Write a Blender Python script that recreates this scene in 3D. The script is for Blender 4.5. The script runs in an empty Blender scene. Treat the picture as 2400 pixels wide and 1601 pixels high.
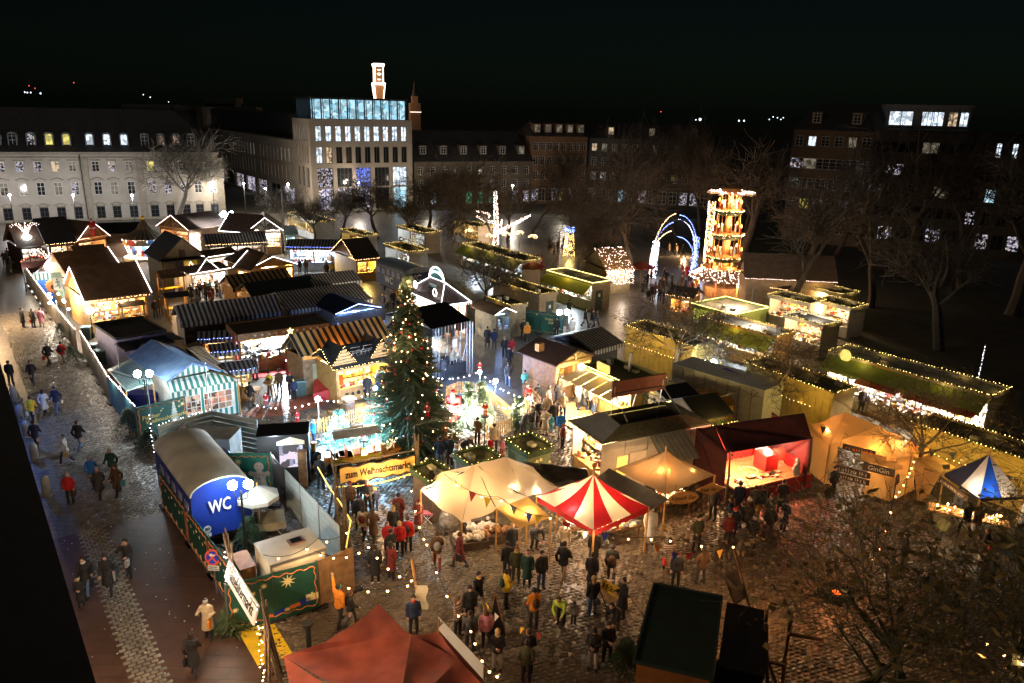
import bpy, math, random
import numpy as np
from mathutils import Vector, Matrix, noise
R=random.Random(7); GAIN=3.6
sc=bpy.context.scene; COL=sc.collection
# ---------------- camera (solved from the vanishing points of the photograph) ----------------
H=19.0; FP=1822.0; CX,CY=1200.0,800.5
U_=Vector((140,-6100,-FP)).normalized()            # world up in camera axes (right, down, forward)
f_=Vector((0,0,1)); Y_=(f_-f_.dot(U_)*U_).normalized(); X_=Y_.cross(U_).normalized()
if X_.x<0: X_=-X_
def P(px,py,z=0.0):
    c=Vector((px-CX,py-CY,FP)); w=Vector((c.dot(X_),c.dot(Y_),c.dot(U_))); t=(z-H)/w.z
    return Vector((w.x*t,w.y*t,z))
def J(x,y,z):
    d=Vector((x,y,z-H)); c=d.x*X_+d.y*Y_+d.z*U_
    return (CX+FP*c.x/c.z, CY+FP*c.y/c.z)
def PD(px,py,dist):                                  # point on a pixel's ray at a given ground distance
    c=Vector((px-CX,py-CY,FP)); w=Vector((c.dot(X_),c.dot(Y_),c.dot(U_))); t=dist/w.y
    return Vector((w.x*t,w.y*t,H+w.z*t))
def solve_z(x,y,v):                                  # height over (x,y) whose image row is v
    lo,hi=-5.0,60.0
    for _ in range(50):
        m=(lo+hi)/2
        if J(x,y,m)[1]>v: lo=m
        else: hi=m
    return (lo+hi)/2
cd=bpy.data.cameras.new('camera'); cam=bpy.data.objects.new('camera',cd); COL.objects.link(cam)
cd.sensor_width=36; cd.lens=FP/2400*36; cd.clip_end=4000; cd.clip_start=.1
rx=Vector((X_.x,Y_.x,U_.x)); dn=Vector((X_.y,Y_.y,U_.y)); fw=Vector((X_.z,Y_.z,U_.z))
mw=Matrix.Identity(4)
for i in range(3): mw[i][0]=rx[i]; mw[i][1]=-dn[i]; mw[i][2]=-fw[i]
mw[2][3]=H; cam.matrix_world=mw; sc.camera=cam
# ---------------- night sky, exposure ----------------
w=bpy.data.worlds.new('World'); sc.world=w; w.use_nodes=True
nt=w.node_tree; nt.nodes.clear()
sk=nt.nodes.new('ShaderNodeTexSky'); sk.sky_type='NISHITA'; sk.sun_disc=False
sk.sun_elevation=math.radians(25); sk.sun_rotation=math.radians(200)
tint=nt.nodes.new('ShaderNodeMix'); tint.data_type='RGBA'; tint.blend_type='MULTIPLY'; tint.inputs[0].default_value=1
tint.inputs[7].default_value=(.62,.95,.8,1)
bg=nt.nodes.new('ShaderNodeBackground'); wo=nt.nodes.new('ShaderNodeOutputWorld')
nt.links.new(sk.outputs[0],tint.inputs[6]); nt.links.new(tint.outputs[2],bg.inputs[0]); nt.links.new(bg.outputs[0],wo.inputs[0])
bg.inputs[1].default_value=0.0006
sl=bpy.data.lights.new('overhead_fill','SUN'); sl.energy=.10; sl.angle=math.radians(40); sl.color=(1,.88,.75)  # added overhead fill that stands for city glow and brightens the roofs
so=bpy.data.objects.new('overhead_fill',sl); so.rotation_euler=(math.radians(14),0,math.radians(-25)); COL.objects.link(so)
v=sc.view_settings; v.view_transform='Standard'; v.look='None'; v.exposure=0; v.gamma=1; v.use_curve_mapping=False
sc.render.engine='CYCLES'; cy=sc.cycles
cy.use_denoising=True
try: cy.denoiser='OPENIMAGEDENOISE'
except Exception: pass
cy.max_bounces=4; cy.diffuse_bounces=2; cy.glossy_bounces=2; cy.transmission_bounces=3; cy.transparent_max_bounces=8
cy.sample_clamp_indirect=3; cy.sample_clamp_direct=0; cy.caustics_reflective=False; cy.caustics_refractive=False
cy.use_light_tree=True
# ---------------- materials (all procedural) ----------------
MATS={}
def _base(name):
    m=bpy.data.materials.new(name); m.use_nodes=True; n=m.node_tree
    return m,n,n.nodes['Principled BSDF']
def _noise(n,scale,detail=4,co=None):
    t=n.nodes.new('ShaderNodeTexNoise'); t.inputs['Scale'].default_value=scale; t.inputs['Detail'].default_value=detail
    if co is None:
        c=n.nodes.new('ShaderNodeTexCoord'); co=c.outputs['Object']
    n.links.new(co,t.inputs['Vector']); return t
def _bump(n,b,h,dist=.02,st=.5):
    bp=n.nodes.new('ShaderNodeBump'); bp.inputs['Distance'].default_value=dist; bp.inputs['Strength'].default_value=st
    n.links.new(h,bp.inputs['Height']); n.links.new(bp.outputs[0],b.inputs['Normal']); return bp
def _dirty(n,b,colsock,scale,var):
    """multiply a colour by a noise between 1-var and 1+var/2"""
    t=_noise(n,scale,5); mr=n.nodes.new('ShaderNodeMapRange'); mr.inputs[1].default_value=.3; mr.inputs[2].default_value=.7
    mr.inputs[3].default_value=1-var; mr.inputs[4].default_value=1+var*.4
    n.links.new(t.outputs[0],mr.inputs[0])
    mx=n.nodes.new('ShaderNodeMix'); mx.data_type='RGBA'; mx.blend_type='MULTIPLY'; mx.inputs[0].default_value=1
    n.links.new(mr.outputs[0],mx.inputs[7])
    if colsock[0]=='c': mx.inputs[6].default_value=(*colsock[1],1)
    else: n.links.new(colsock[1],mx.inputs[6])
    n.links.new(mx.outputs[2],b.inputs['Base Color']); return t
def mat(name,col,rough=.7,metal=0,var=.3,scale=2.5,bump=.012,spec=None):
    if name in MATS: return MATS[name]
    m,n,b=_base(name); b.inputs['Roughness'].default_value=rough; b.inputs['Metallic'].default_value=metal
    t=_dirty(n,b,('c',col),scale,var)
    if bump: _bump(n,b,t.outputs[0],bump,.6)
    MATS[name]=m; return m
def stripe(name,ca,cb,period=.3,axis='X',duty=.5,rough=.6,var=.3,trans=0):
    if name in MATS: return MATS[name]
    m,n,b=_base(name); b.inputs['Roughness'].default_value=rough
    c=n.nodes.new('ShaderNodeTexCoord'); s=n.nodes.new('ShaderNodeSeparateXYZ'); n.links.new(c.outputs['Object'],s.inputs[0])
    src=s.outputs[axis]
    d=n.nodes.new('ShaderNodeMath'); d.operation='DIVIDE'; d.inputs[1].default_value=period; n.links.new(src,d.inputs[0])
    fr=n.nodes.new('ShaderNodeMath'); fr.operation='FRACT'; n.links.new(d.outputs[0],fr.inputs[0])
    g=n.nodes.new('ShaderNodeMath'); g.operation='GREATER_THAN'; g.inputs[1].default_value=duty; n.links.new(fr.outputs[0],g.inputs[0])
    mx=n.nodes.new('ShaderNodeMix'); mx.data_type='RGBA'; mx.inputs[6].default_value=(*ca,1); mx.inputs[7].default_value=(*cb,1)
    n.links.new(g.outputs[0],mx.inputs[0])
    t=_dirty(n,b,('s',mx.outputs[2]),1.6,var); _bump(n,b,t.outputs[0],.03,.7)
    MATS[name]=m; return m
def tiles(name,col,col2,w=.25,h=.18,rough=.55,bump=.03,mortar=.02,var=.35,axis=None):
    if name in MATS: return MATS[name]
    m,n,b=_base(name); b.inputs['Roughness'].default_value=rough
    c=n.nodes.new('ShaderNodeTexCoord'); br=n.nodes.new('ShaderNodeTexBrick'); co=c.outputs['Object']
    if axis=='XZ':
        s=n.nodes.new('ShaderNodeSeparateXYZ'); k=n.nodes.new('ShaderNodeCombineXYZ'); n.links.new(co,s.inputs[0]); n.links.new(s.outputs[0],k.inputs[0]); n.links.new(s.outputs[2],k.inputs[1]); co=k.outputs[0]
    n.links.new(co,br.inputs['Vector']); br.inputs['Scale'].default_value=1
    br.inputs['Color1'].default_value=(*col,1); br.inputs['Color2'].default_value=(*col2,1); br.inputs['Mortar'].default_value=(*[x*.35 for x in col],1)
    br.inputs['Brick Width'].default_value=w; br.inputs['Row Height'].default_value=h; br.inputs['Mortar Size'].default_value=mortar
    _dirty(n,b,('s',br.outputs['Color']),1.2,var)
    iv=n.nodes.new('ShaderNodeMath'); iv.operation='SUBTRACT'; iv.inputs[0].default_value=1; n.links.new(br.outputs['Fac'],iv.inputs[1])
    _bump(n,b,iv.outputs[0],bump,1)
    MATS[name]=m; return m
def canvas(name,col,trans=.45,var=.25,rough=.75,scale=1.2):
    """tent cloth: lets lamp light through"""
    if name in MATS: return MATS[name]
    m,n,b=_base(name); b.inputs['Roughness'].default_value=rough
    t=_dirty(n,b,('c',col),scale,var); t2=_noise(n,3.5,3); t2.inputs['Distortion'].default_value=1.5; _bump(n,b,t2.outputs[0],.06,.7)
    tr=n.nodes.new('ShaderNodeBsdfTranslucent'); tr.inputs[0].default_value=(*[min(1,c*1.15) for c in col],1)
    ms=n.nodes.new('ShaderNodeMixShader'); ms.inputs[0].default_value=trans
    o=n.nodes['Material Output']; n.links.new(b.outputs[0],ms.inputs[1]); n.links.new(tr.outputs[0],ms.inputs[2]); n.links.new(ms.outputs[0],o.inputs[0])
    MATS[name]=m; return m
def glow(name,col,strength=8,sample=False):
    if name in MATS: return MATS[name]
    m,n,b=_base(name); b.inputs['Base Color'].default_value=(*col,1); b.inputs['Emission Color'].default_value=(*col,1); b.inputs['Emission Strength'].default_value=strength
    try: m.cycles.emission_sampling='AUTO' if sample else 'NONE'
    except Exception: pass
    MATS[name]=m; return m
def litwin(name,col,strength=1.5,scale=3.0,lo=.15,col2=None,thr=.45):
    """window with a lit room behind: uneven emission"""
    if name in MATS: return MATS[name]
    m,n,b=_base(name); b.inputs['Base Color'].default_value=(.03,.03,.03,1); b.inputs['Roughness'].default_value=.15
    c=n.nodes.new('ShaderNodeTexCoord'); oi=n.nodes.new('ShaderNodeObjectInfo')
    ad=n.nodes.new('ShaderNodeVectorMath'); ad.operation='ADD'; n.links.new(c.outputs['Object'],ad.inputs[0])
    sc_=n.nodes.new('ShaderNodeVectorMath'); sc_.operation='SCALE'; sc_.inputs[3].default_value=1; n.links.new(oi.outputs['Location'],sc_.inputs[0]); n.links.new(sc_.outputs[0],ad.inputs[1])
    vo=n.nodes.new('ShaderNodeTexVoronoi'); vo.inputs['Scale'].default_value=scale*1.3; vo.distance='CHEBYCHEV'; n.links.new(ad.outputs[0],vo.inputs['Vector'])
    sp=n.nodes.new('ShaderNodeSeparateColor'); n.links.new(vo.outputs['Color'],sp.inputs[0])
    mr=n.nodes.new('ShaderNodeMapRange'); mr.inputs[1].default_value=thr-.2; mr.inputs[2].default_value=thr+.2; mr.inputs[3].default_value=lo*strength; mr.inputs[4].default_value=strength
    n.links.new(sp.outputs[0],mr.inputs[0]); n.links.new(mr.outputs[0],b.inputs['Emission Strength'])
    mx=n.nodes.new('ShaderNodeMix'); mx.data_type='RGBA'; mx.inputs[6].default_value=(*col,1); mx.inputs[7].default_value=(*(col2 or col),1)
    n.links.new(sp.outputs[1],mx.inputs[0]); n.links.new(mx.outputs[2],b.inputs['Emission Color'])
    try: m.cycles.emission_sampling='NONE'
    except Exception: pass
    MATS[name]=m; return m
WOOD=mat('wood_brown',(.26,.14,.06),.65,var=.45,scale=4); WOODY=mat('wood_yellow',(.5,.27,.08),.6,var=.3,scale=4)
WOODD=mat('wood_dark',(.07,.045,.03),.7,var=.4,scale=5); STICK=mat('bark_stick',(.17,.12,.08),.9,var=.5,scale=6)
BLACK=mat('black_felt',(.018,.018,.018),.75,var=.4); DARKW=mat('dark_metal',(.03,.035,.04),.45,.5); ROOFD=mat('roof_slate_dark',(.035,.03,.03),.6,var=.5)
STEEL=mat('steel_grey',(.35,.36,.37),.35,.8,var=.2); WHITE=mat('white_paint',(.72,.72,.7),.45,var=.12,scale=1); CREAM=mat('cream_wall',(.55,.5,.42),.7,var=.2)
GREENB=mat('banner_green',(.012,.085,.06),.6,var=.25,scale=1); GREEND=mat('green_felt',(.016,.03,.02),.7,var=.35)
ORG=mat('orange_line',(.75,.2,.05),.6); REDP=mat('red_paint',(.45,.03,.025),.5,var=.2); BLUEP=mat('blue_paint',(.015,.05,.42),.35,var=.12,scale=1)
YEL=mat('yellow_paint',(.8,.5,.03),.5,var=.2); TEALW=mat('teal',(.05,.3,.32),.5); GREY=mat('grey_concrete',(.22,.22,.21),.85,var=.35)
GARL=mat('fir_garland',(.03,.06,.02),.9,var=.5,scale=8); GLASS=mat('dark_glass',(.015,.018,.022),.08,var=.1,bump=0)
STARW=mat('printed_star',(.8,.72,.35),.6,var=.1); PINK=mat('pink_cloth',(.6,.18,.25),.7)
BULBW=glow('bulb_warm',(1,.58,.26),20); BULBY=glow('bulb_yellow',(1,.68,.2),11); BULBC=glow('bulb_cool',(.85,.85,1),18); BULBB=glow('bulb_blue',(.2,.3,1),16); BULBP=glow('bulb_pinkwhite',(1,.7,.6),16)
TUBEW=glow('tube_white',(1,.9,.86),9); TUBEB=glow('tube_blue',(.3,.45,1),9); GLOBE=glow('globe_glass',(.82,.95,1),150,True)
LAMPM={'C':(.3,.7,1),'w':(1,.62,.3),'n':(1,.84,.65),'c':(.75,.88,1),'b':(.25,.45,1),'y':(1,.66,.16),'o':(1,.42,.12),'r':(1,.15,.08)}
for k_,c_ in LAMPM.items(): glow('lamp_glass_'+k_,c_,10)
# ---------------- mesh builder ----------------
class MB:
    def __init__(s): s.v=[]; s.f=[]; s.m=[]; s.sm=False
    def add(s,vs,fs,mi=0):
        b=len(s.v); s.v.extend([tuple(x) for x in vs]); s.f.extend([tuple(i+b for i in f) for f in fs]); s.m.extend([mi]*len(fs)); return s
    def box(s,x0,y0,z0,x1,y1,z1,mi=0):
        return s.add([(x0,y0,z0),(x1,y0,z0),(x1,y1,z0),(x0,y1,z0),(x0,y0,z1),(x1,y0,z1),(x1,y1,z1),(x0,y1,z1)],
            [(0,3,2,1),(4,5,6,7),(0,1,5,4),(1,2,6,5),(2,3,7,6),(3,0,4,7)],mi)
    def slab(s,pts,t,mi=0):
        """flat polygon in space given thickness t along its normal (downwards)"""
        p=[Vector(q) for q in pts]; n=Vector((0,0,0))
        for i in range(len(p)): n+=(p[i]-p[0]).cross(p[(i+1)%len(p)]-p[0])
        n.normalize()
        if n.z<0 or (abs(n.z)<1e-6 and n.y>0): p=p[::-1]; n=-n
        k=len(p); q=[a-n*t for a in p]
        return s.add(p+q,[tuple(range(k)),tuple(range(2*k-1,k-1,-1))]+[(i,k+i,k+(i+1)%k,(i+1)%k) for i in range(k)],mi)
    def tube(s,pts,r,n=6,r2=None,mi=0,cap=True):
        p=[Vector(q) for q in pts]; k=len(p); rs=[r+(r2-r)*i/max(1,k-1) for i in range(k)] if r2 is not None else (r if isinstance(r,(list,tuple)) else [r]*k)
        vs=[]; up=Vector((0,0,1))
        for i,q in enumerate(p):
            d=(p[min(i+1,k-1)]-p[max(i-1,0)]).normalized()
            a=up if abs(d.z)<.9 else Vector((1,0,0)); u=d.cross(a).normalized(); w=d.cross(u)
            for j in range(n):
                t=2*math.pi*j/n; vs.append(q+(u*math.cos(t)+w*math.sin(t))*rs[i])
        fs=[(i*n+j,i*n+(j+1)%n,(i+1)*n+(j+1)%n,(i+1)*n+j) for i in range(k-1) for j in range(n)]
        if cap: fs+= [tuple(range(n-1,-1,-1)),tuple((k-1)*n+j for j in range(n))]
        return s.add(vs,fs,mi)
    def lathe(s,prof,c=(0,0,0),n=12,mi=0,sx=1,sy=1):
        vs=[];k=len(prof)
        for r,z in prof:
            for j in range(n):
                t=2*math.pi*j/n; vs.append((c[0]+r*sx*math.cos(t),c[1]+r*sy*math.sin(t),c[2]+z))
        fs=[(i*n+j,i*n+(j+1)%n,(i+1)*n+(j+1)%n,(i+1)*n+j) for i in range(k-1) for j in range(n)]
        fs+=[tuple(range(n-1,-1,-1)),tuple((k-1)*n+j for j in range(n))]
        return s.add(vs,fs,mi)
    def ball(s,c,r,n=8,m=5,mi=0,sx=1,sy=1,sz=1):
        return s.lathe([(max(.001,r*math.sin(math.pi*i/m)),-r*math.cos(math.pi*i/m)*sz) for i in range(m+1)],c,n,mi,sx,sy)
    def octa(s,c,r,mi=0):
        x,y,z=c; return s.add([(x+r,y,z),(x,y+r,z),(x-r,y,z),(x,y-r,z),(x,y,z+r),(x,y,z-r)],[(0,1,4),(1,2,4),(2,3,4),(3,0,4),(1,0,5),(2,1,5),(3,2,5),(0,3,5)],mi)
    def mesh(s,name,mats,smooth=None):
        me=bpy.data.meshes.new(name); me.from_pydata(s.v,[],s.f); me.update()
        for m in (mats if isinstance(mats,(list,tuple)) else [mats]): me.materials.append(m)
        if any(s.m): me.polygons.foreach_set('material_index',s.m)
        if smooth if smooth is not None else s.sm: me.polygons.foreach_set('use_smooth',[True]*len(s.f))
        return me
def link(name,data,parent=None,loc=(0,0,0),rot=(0,0,0),kind=None,label=None):
    o=bpy.data.objects.new(name,data); COL.objects.link(o); o.location=loc; o.rotation_euler=rot
    if parent is not None: o.parent=parent
    if kind: o['kind']=kind
    if label: o['label']=label
    return o
def part(name,mb,m,parent=None,kind=None,smooth=None,label=None,loc=(0,0,0),rot=(0,0,0)):
    return link(name,mb.mesh(name,m,smooth),parent,loc,rot,kind,label)
LAND=[]; USED={}
def tag(o,label,cat,group=None):
    o['label']=label; o['category']=cat
    if group: o['group']=group
    USED.setdefault(label,[]).append(o.name); return o
def thing(name,label,cat,loc=(0,0,0),rz=0,group=None,lm=None):
    o=link(name,None,None,loc,(0,0,rz)); o.empty_display_size=.2; tag(o,label,cat,group)
    if lm: LAND.append((lm,Vector(loc)))
    return o
def lamp(parent,loc,power,c='n',r=.08,name='lamp_light',spot=None):
    d=bpy.data.lights.new(name,'POINT'); d.energy=power; d.color=LAMPM[c] if isinstance(c,str) else c; d.shadow_soft_size=r
    return link(name,d,parent,loc)
def bulbs(name,pts,m,parent=None,sp=.25,r=.035,jit=.03,wire=True,seed=0,kind='stuff'):
    """a string of small bulbs along a polyline"""
    rr=random.Random(seed+len(pts)); mb=MB()
    for a,b in zip(pts[:-1],pts[1:]):
        a=Vector(a); b=Vector(b); L=(b-a).length; n=max(1,int(L/sp))
        for i in range(n):
            q=a.lerp(b,(i+rr.random()*.5)/n)
            mb.octa((q.x+rr.uniform(-jit,jit),q.y+rr.uniform(-jit,jit),q.z+rr.uniform(-jit,jit)),r)
        if wire: mb.tube([a-Vector((0,0,.03)),b-Vector((0,0,.03))],.012,3,mi=1)
    return part(name,mb,[m,BLACK],parent,kind)
def text(name,body,size,m,parent=None,loc=(0,0,0),rot=(math.pi/2,0,0),shear=0,bold=0,align='CENTER',ext=.008,sx=1):
    c=bpy.data.curves.new(name,'FONT'); c.body=body; c.size=size; c.align_x=align; c.align_y='CENTER'; c.extrude=ext; c.shear=shear; c.offset=bold; c.resolution_u=2
    t=bpy.data.objects.new(name,c); COL.objects.link(t); bpy.context.view_layer.update()
    me=bpy.data.meshes.new_from_object(t.evaluated_get(bpy.context.evaluated_depsgraph_get())); bpy.data.objects.remove(t)
    me.materials.clear(); me.materials.append(m); o=link(name,me,parent,loc,rot); o.scale.x=sx; return o
def star(mb,x,y,z,r,k=8,th=.01,inner=.35,mi=0):
    """flat star in the local XZ plane, facing -y"""
    vs=[];n=2*k
    for i in range(n):
        a=math.pi*i/k+math.pi/2; q=r if i%2==0 else r*inner
        vs.append((x+q*math.cos(a),y,z+q*math.sin(a)))
    vs+= [(a,b+th,c) for a,b,c in vs]
    mb.add(vs,[tuple(range(n)),tuple(range(2*n-1,n-1,-1))]+[(i,(i+1)%n,n+(i+1)%n,n+i) for i in range(n)],mi)
def rect(A,B,C,z):
    """oriented rectangle: A,B = front eave corners (left,right) in picture, C = a corner of the far side; returns origin, angle, length, depth"""
    a=P(*A,z); b=P(*B,z); d=b-a; L=d.length; ang=math.atan2(d.y,d.x); n=Vector((-math.sin(ang),math.cos(ang),0))
    D=C if isinstance(C,(int,float)) else abs((P(*C,z)-a).dot(n))
    return Vector((a.x,a.y,0)),ang,L,D
def loc2w(o,ang,x,y,z=0): return Vector((o.x+x*math.cos(ang)-y*math.sin(ang),o.y+x*math.sin(ang)+y*math.cos(ang),z))
# ======================= ground =======================
def sheet(name,pts,z,m,kind='structure',sub=1):
    mb=MB(); mb.add([(p.x,p.y,0) for p in pts],[tuple(range(len(pts)))]); me=mb.mesh(name,m)
    if me.polygons[0].normal.z<0: me.flip_normals()
    return link(name,me,None,(0,0,z),kind=kind)
M_ground=mat('ground_park_soil',(.035,.032,.02),.9,var=.5,scale=.6,bump=.04)
M_asph=mat('asphalt_wet',(.05,.05,.05),.35,var=.35,scale=.8)
M_cob=tiles('cobble_far',(.2,.18,.15),(.15,.135,.115),.27,.17,.33,.05,.03)
M_stone=mat('cobble_stone',(.23,.21,.18),.2,var=.55,scale=2.0,bump=.01)
M_stone2=mat('plaza_stone',(.14,.1,.065),.42,var=.65,scale=2.2,bump=.01)
M_joint=mat('joint_sand',(.03,.027,.022),.8,var=.3)
M_red=tiles('red_brown_paving',(.085,.045,.028),(.07,.037,.024),1.2,.6,.42,.01,.012,.3)
M_walk=tiles('slab_paving',(.16,.155,.145),(.12,.12,.115),.4,.4,.5,.02,.02,.3)
sheet('ground',[Vector((-900,-60,0)),Vector((900,-60,0)),Vector((900,1500,0)),Vector((-900,1500,0))],-.012,M_ground)
E0=P(225,1601,11); E1=P(0,850,11)                      # eave line of the dark house on the left
su=(E1-E0); su.z=0; su.normalize(); sn=Vector((-su.y,su.x,0))   # street direction / towards the house
O=P(500,1330); 
def S(s,t,z=0): q=O+su*s+sn*t; q.z=z; return q          # street frame: s metres away from camera side, t metres to the left
tw=(E0-O).dot(sn)                                       # house wall at t=tw
sheet('market_square',[S(-22,0),S(125,0),P(960,497),P(1500,560),P(1600,600),P(1780,720),P(1960,960),P(2330,1290),P(2700,1500),S(-45,-30)],0,M_cob)
sheet('street',[S(-22,.0),S(-22,tw),S(130,tw),S(130,0)],.004,M_cob)
s0=(P(379,1199)-O).dot(su)
sheet('red_brown_footway',[S(-22,0.01),S(-22,tw),S(s0,tw),S(s0,.01)],.010,M_red)
sheet('house_footpath',[S(s0,tw-2.2),S(s0,tw),S(70,tw),S(70,tw-2.2)],.012,M_walk)
def stones(o,eu,ev,rng,pu,pv,h,rnd,seed,inside,joint=.02,tilt=.012):
    """numpy field of set stones with their own edges and tilt"""
    r=np.random.RandomState(seed); us=np.arange(rng[0],rng[1],pu); vs=np.arange(rng[2],rng[3],pv)
    U,V=np.meshgrid(us,vs); U=U+((np.arange(len(vs))%2)[:,None])*pu/2; U=U.ravel()+r.uniform(-.015,.015,U.size); V=V.ravel()+r.uniform(-.01,.01,V.size)
    k=inside(o.x+eu.x*U+ev.x*V,o.y+eu.y*U+ev.y*V); U=U[k];V=V[k];n=len(U)
    hu=(pu/2-joint)*r.uniform(.85,1,n); hv=(pv/2-joint)*r.uniform(.85,1,n); hz=h*r.uniform(.6,1.1,n)
    tx=r.uniform(-tilt,tilt,n);ty=r.uniform(-tilt,tilt,n); sg=np.array([(-1,-1),(1,-1),(1,1),(-1,1)])
    out=np.zeros((n,8,3))
    for i,(a,b) in enumerate(sg):
        for lv,(ins,z) in enumerate(((1,0),(rnd,1))):
            du=a*hu*ins; dv=b*hv*ins; uu=U+du; vv=V+dv
            out[:,lv*4+i,0]=o.x+eu.x*uu+ev.x*vv; out[:,lv*4+i,1]=o.y+eu.y*uu+ev.y*vv
            out[:,lv*4+i,2]=z*(hz+a*tx+b*ty)
    base=(np.arange(n)*8)[:,None]; fc=np.array([[4,5,6,7],[0,1,5,4],[1,2,6,5],[2,3,7,6],[3,0,4,7]])
    F=(base[:,:,None]+fc[None]).reshape(-1,4); return out.reshape(-1,3),F
def mesh_np(name,V,F,m,smooth=True):
    me=bpy.data.meshes.new(name); me.vertices.add(len(V)); me.vertices.foreach_set('co',V.ravel()); me.loops.add(F.size); me.loops.foreach_set('vertex_index',F.ravel().astype(np.int32))
    me.polygons.add(len(F)); me.polygons.foreach_set('loop_start',np.arange(0,F.size,4,dtype=np.int32)); me.polygons.foreach_set('loop_total',np.full(len(F),4,dtype=np.int32)) if False else None
    me.update(calc_edges=True); me.materials.append(m)
    if smooth: me.polygons.foreach_set('use_smooth',[True]*len(F))
    me.validate(); return me
V,F=stones(S(s0,0),-sn*-1,su,(0.02,tw-2.2,0.05,46),.27,.175,.032,.6,3,lambda x,y:np.ones_like(x,bool),.02,.03)
link('cobblestones',mesh_np('cobblestones',V,F,M_stone),None,(0,0,.004),kind='stuff')
# drain strip of setts inside the footway
V,F=stones(S(-20,tw-2.1),sn*-1,su,(0,1.1,0,20+s0),.28,.2,.025,.75,4,lambda x,y:np.ones_like(x,bool))
link('gutter_setts',mesh_np('gutter_setts',V,F,mat('sett_grey',(.2,.19,.15),.45,var=.5,scale=1)),None,(0,0,.010),kind='stuff')
pe=Vector((.93,.36,0)).normalized(); pn=Vector((-pe.y,pe.x,0))
def inpl(x,y): return ((x-O.x)*sn.x+(y-O.y)*sn.y<-.1)&(y>15)&(y<47)&(x<16+ (y-20)*.35)
V,F=stones(Vector((0,20,0)),pe,pn,(-26,30,-20,40),.27,.185,.026,.9,5,inpl,.017,.035)
near=V.reshape(-1,8,3); d=near[:,0,1]; vis=np.array([0<J(p[0],p[1],0)[0]<2400 and 1300<J(p[0],p[1],0)[1]<1601 for p in near[:,0]])
order=np.argsort(np.where(vis,d,1e9))[:300]; keep=np.ones(len(near),bool); keep[order]=False
plaza=link('plaza_pavement',mesh_np('plaza_pavement',near[keep].reshape(-1,3),(np.arange(keep.sum())[:,None,None]*8+np.array([[4,5,6,7],[0,1,5,4],[1,2,6,5],[2,3,7,6],[3,0,4,7]])[None]).reshape(-1,4),M_stone2,False),None,(0,0,.004),kind='structure')
smb=MB(); smb.add([(-.12,-.08,0),(.12,-.08,0),(.12,.08,0),(-.12,.08,0),(-.1,-.065,.02),(.1,-.065,.02),(.1,.065,.02),(-.1,.065,.02)],[(4,5,6,7),(0,1,5,4),(1,2,6,5),(2,3,7,6),(3,0,4,7)])
sme=smb.mesh('paving_stone',M_stone2,True)
for i in order:
    c=near[i].mean(0); o=link('paving_stone',sme,plaza,(c[0],c[1],0),(R.uniform(-.03,.03),R.uniform(-.03,.03),math.atan2(pe.y,pe.x)+R.uniform(-.04,.04))); o.scale.z=R.uniform(.7,1.1)
# ======================= buildings behind =======================
W_dark=[GLASS]; 
W_cool=litwin('room_cool',(.75,.88,1),1.6,1.5,.35); W_cold=litwin('room_bluish',(.25,.7,.95),1.15,1.4,.45,(.7,.92,1)); W_warm=litwin('room_warm',(1,.72,.45),.8,1.9,.15)
W_mix=litwin('room_reflection',(1,.8,.7),.8,3.2,.0,(.6,.65,1),.7); W_yel=litwin('room_yellow',(1,.85,.2),1.1,1,.5); W_dim=litwin('room_dim',(.8,.7,.5),.25,1.2,.2)
W_shop=litwin('shop_window',(1,.86,.8),1.1,3.0,.05,(.6,.6,1),.55); W_blue=litwin('shop_blue',(.15,.25,1),1.2,3,.05,thr=.5); W_green=litwin('shop_green',(.1,1,.45),.9,3,.05,thr=.5)
WM={'d':GLASS,'c':W_cool,'B':W_cold,'w':W_warm,'m':W_mix,'y':W_yel,'i':W_dim,'s':W_shop,'b':W_blue,'g':W_green}
FRM=mat('window_frame_white',(.6,.58,.55),.5,var=.1); FRD=mat('window_frame_dark',(.05,.045,.04),.5)
wcache={}
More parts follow.
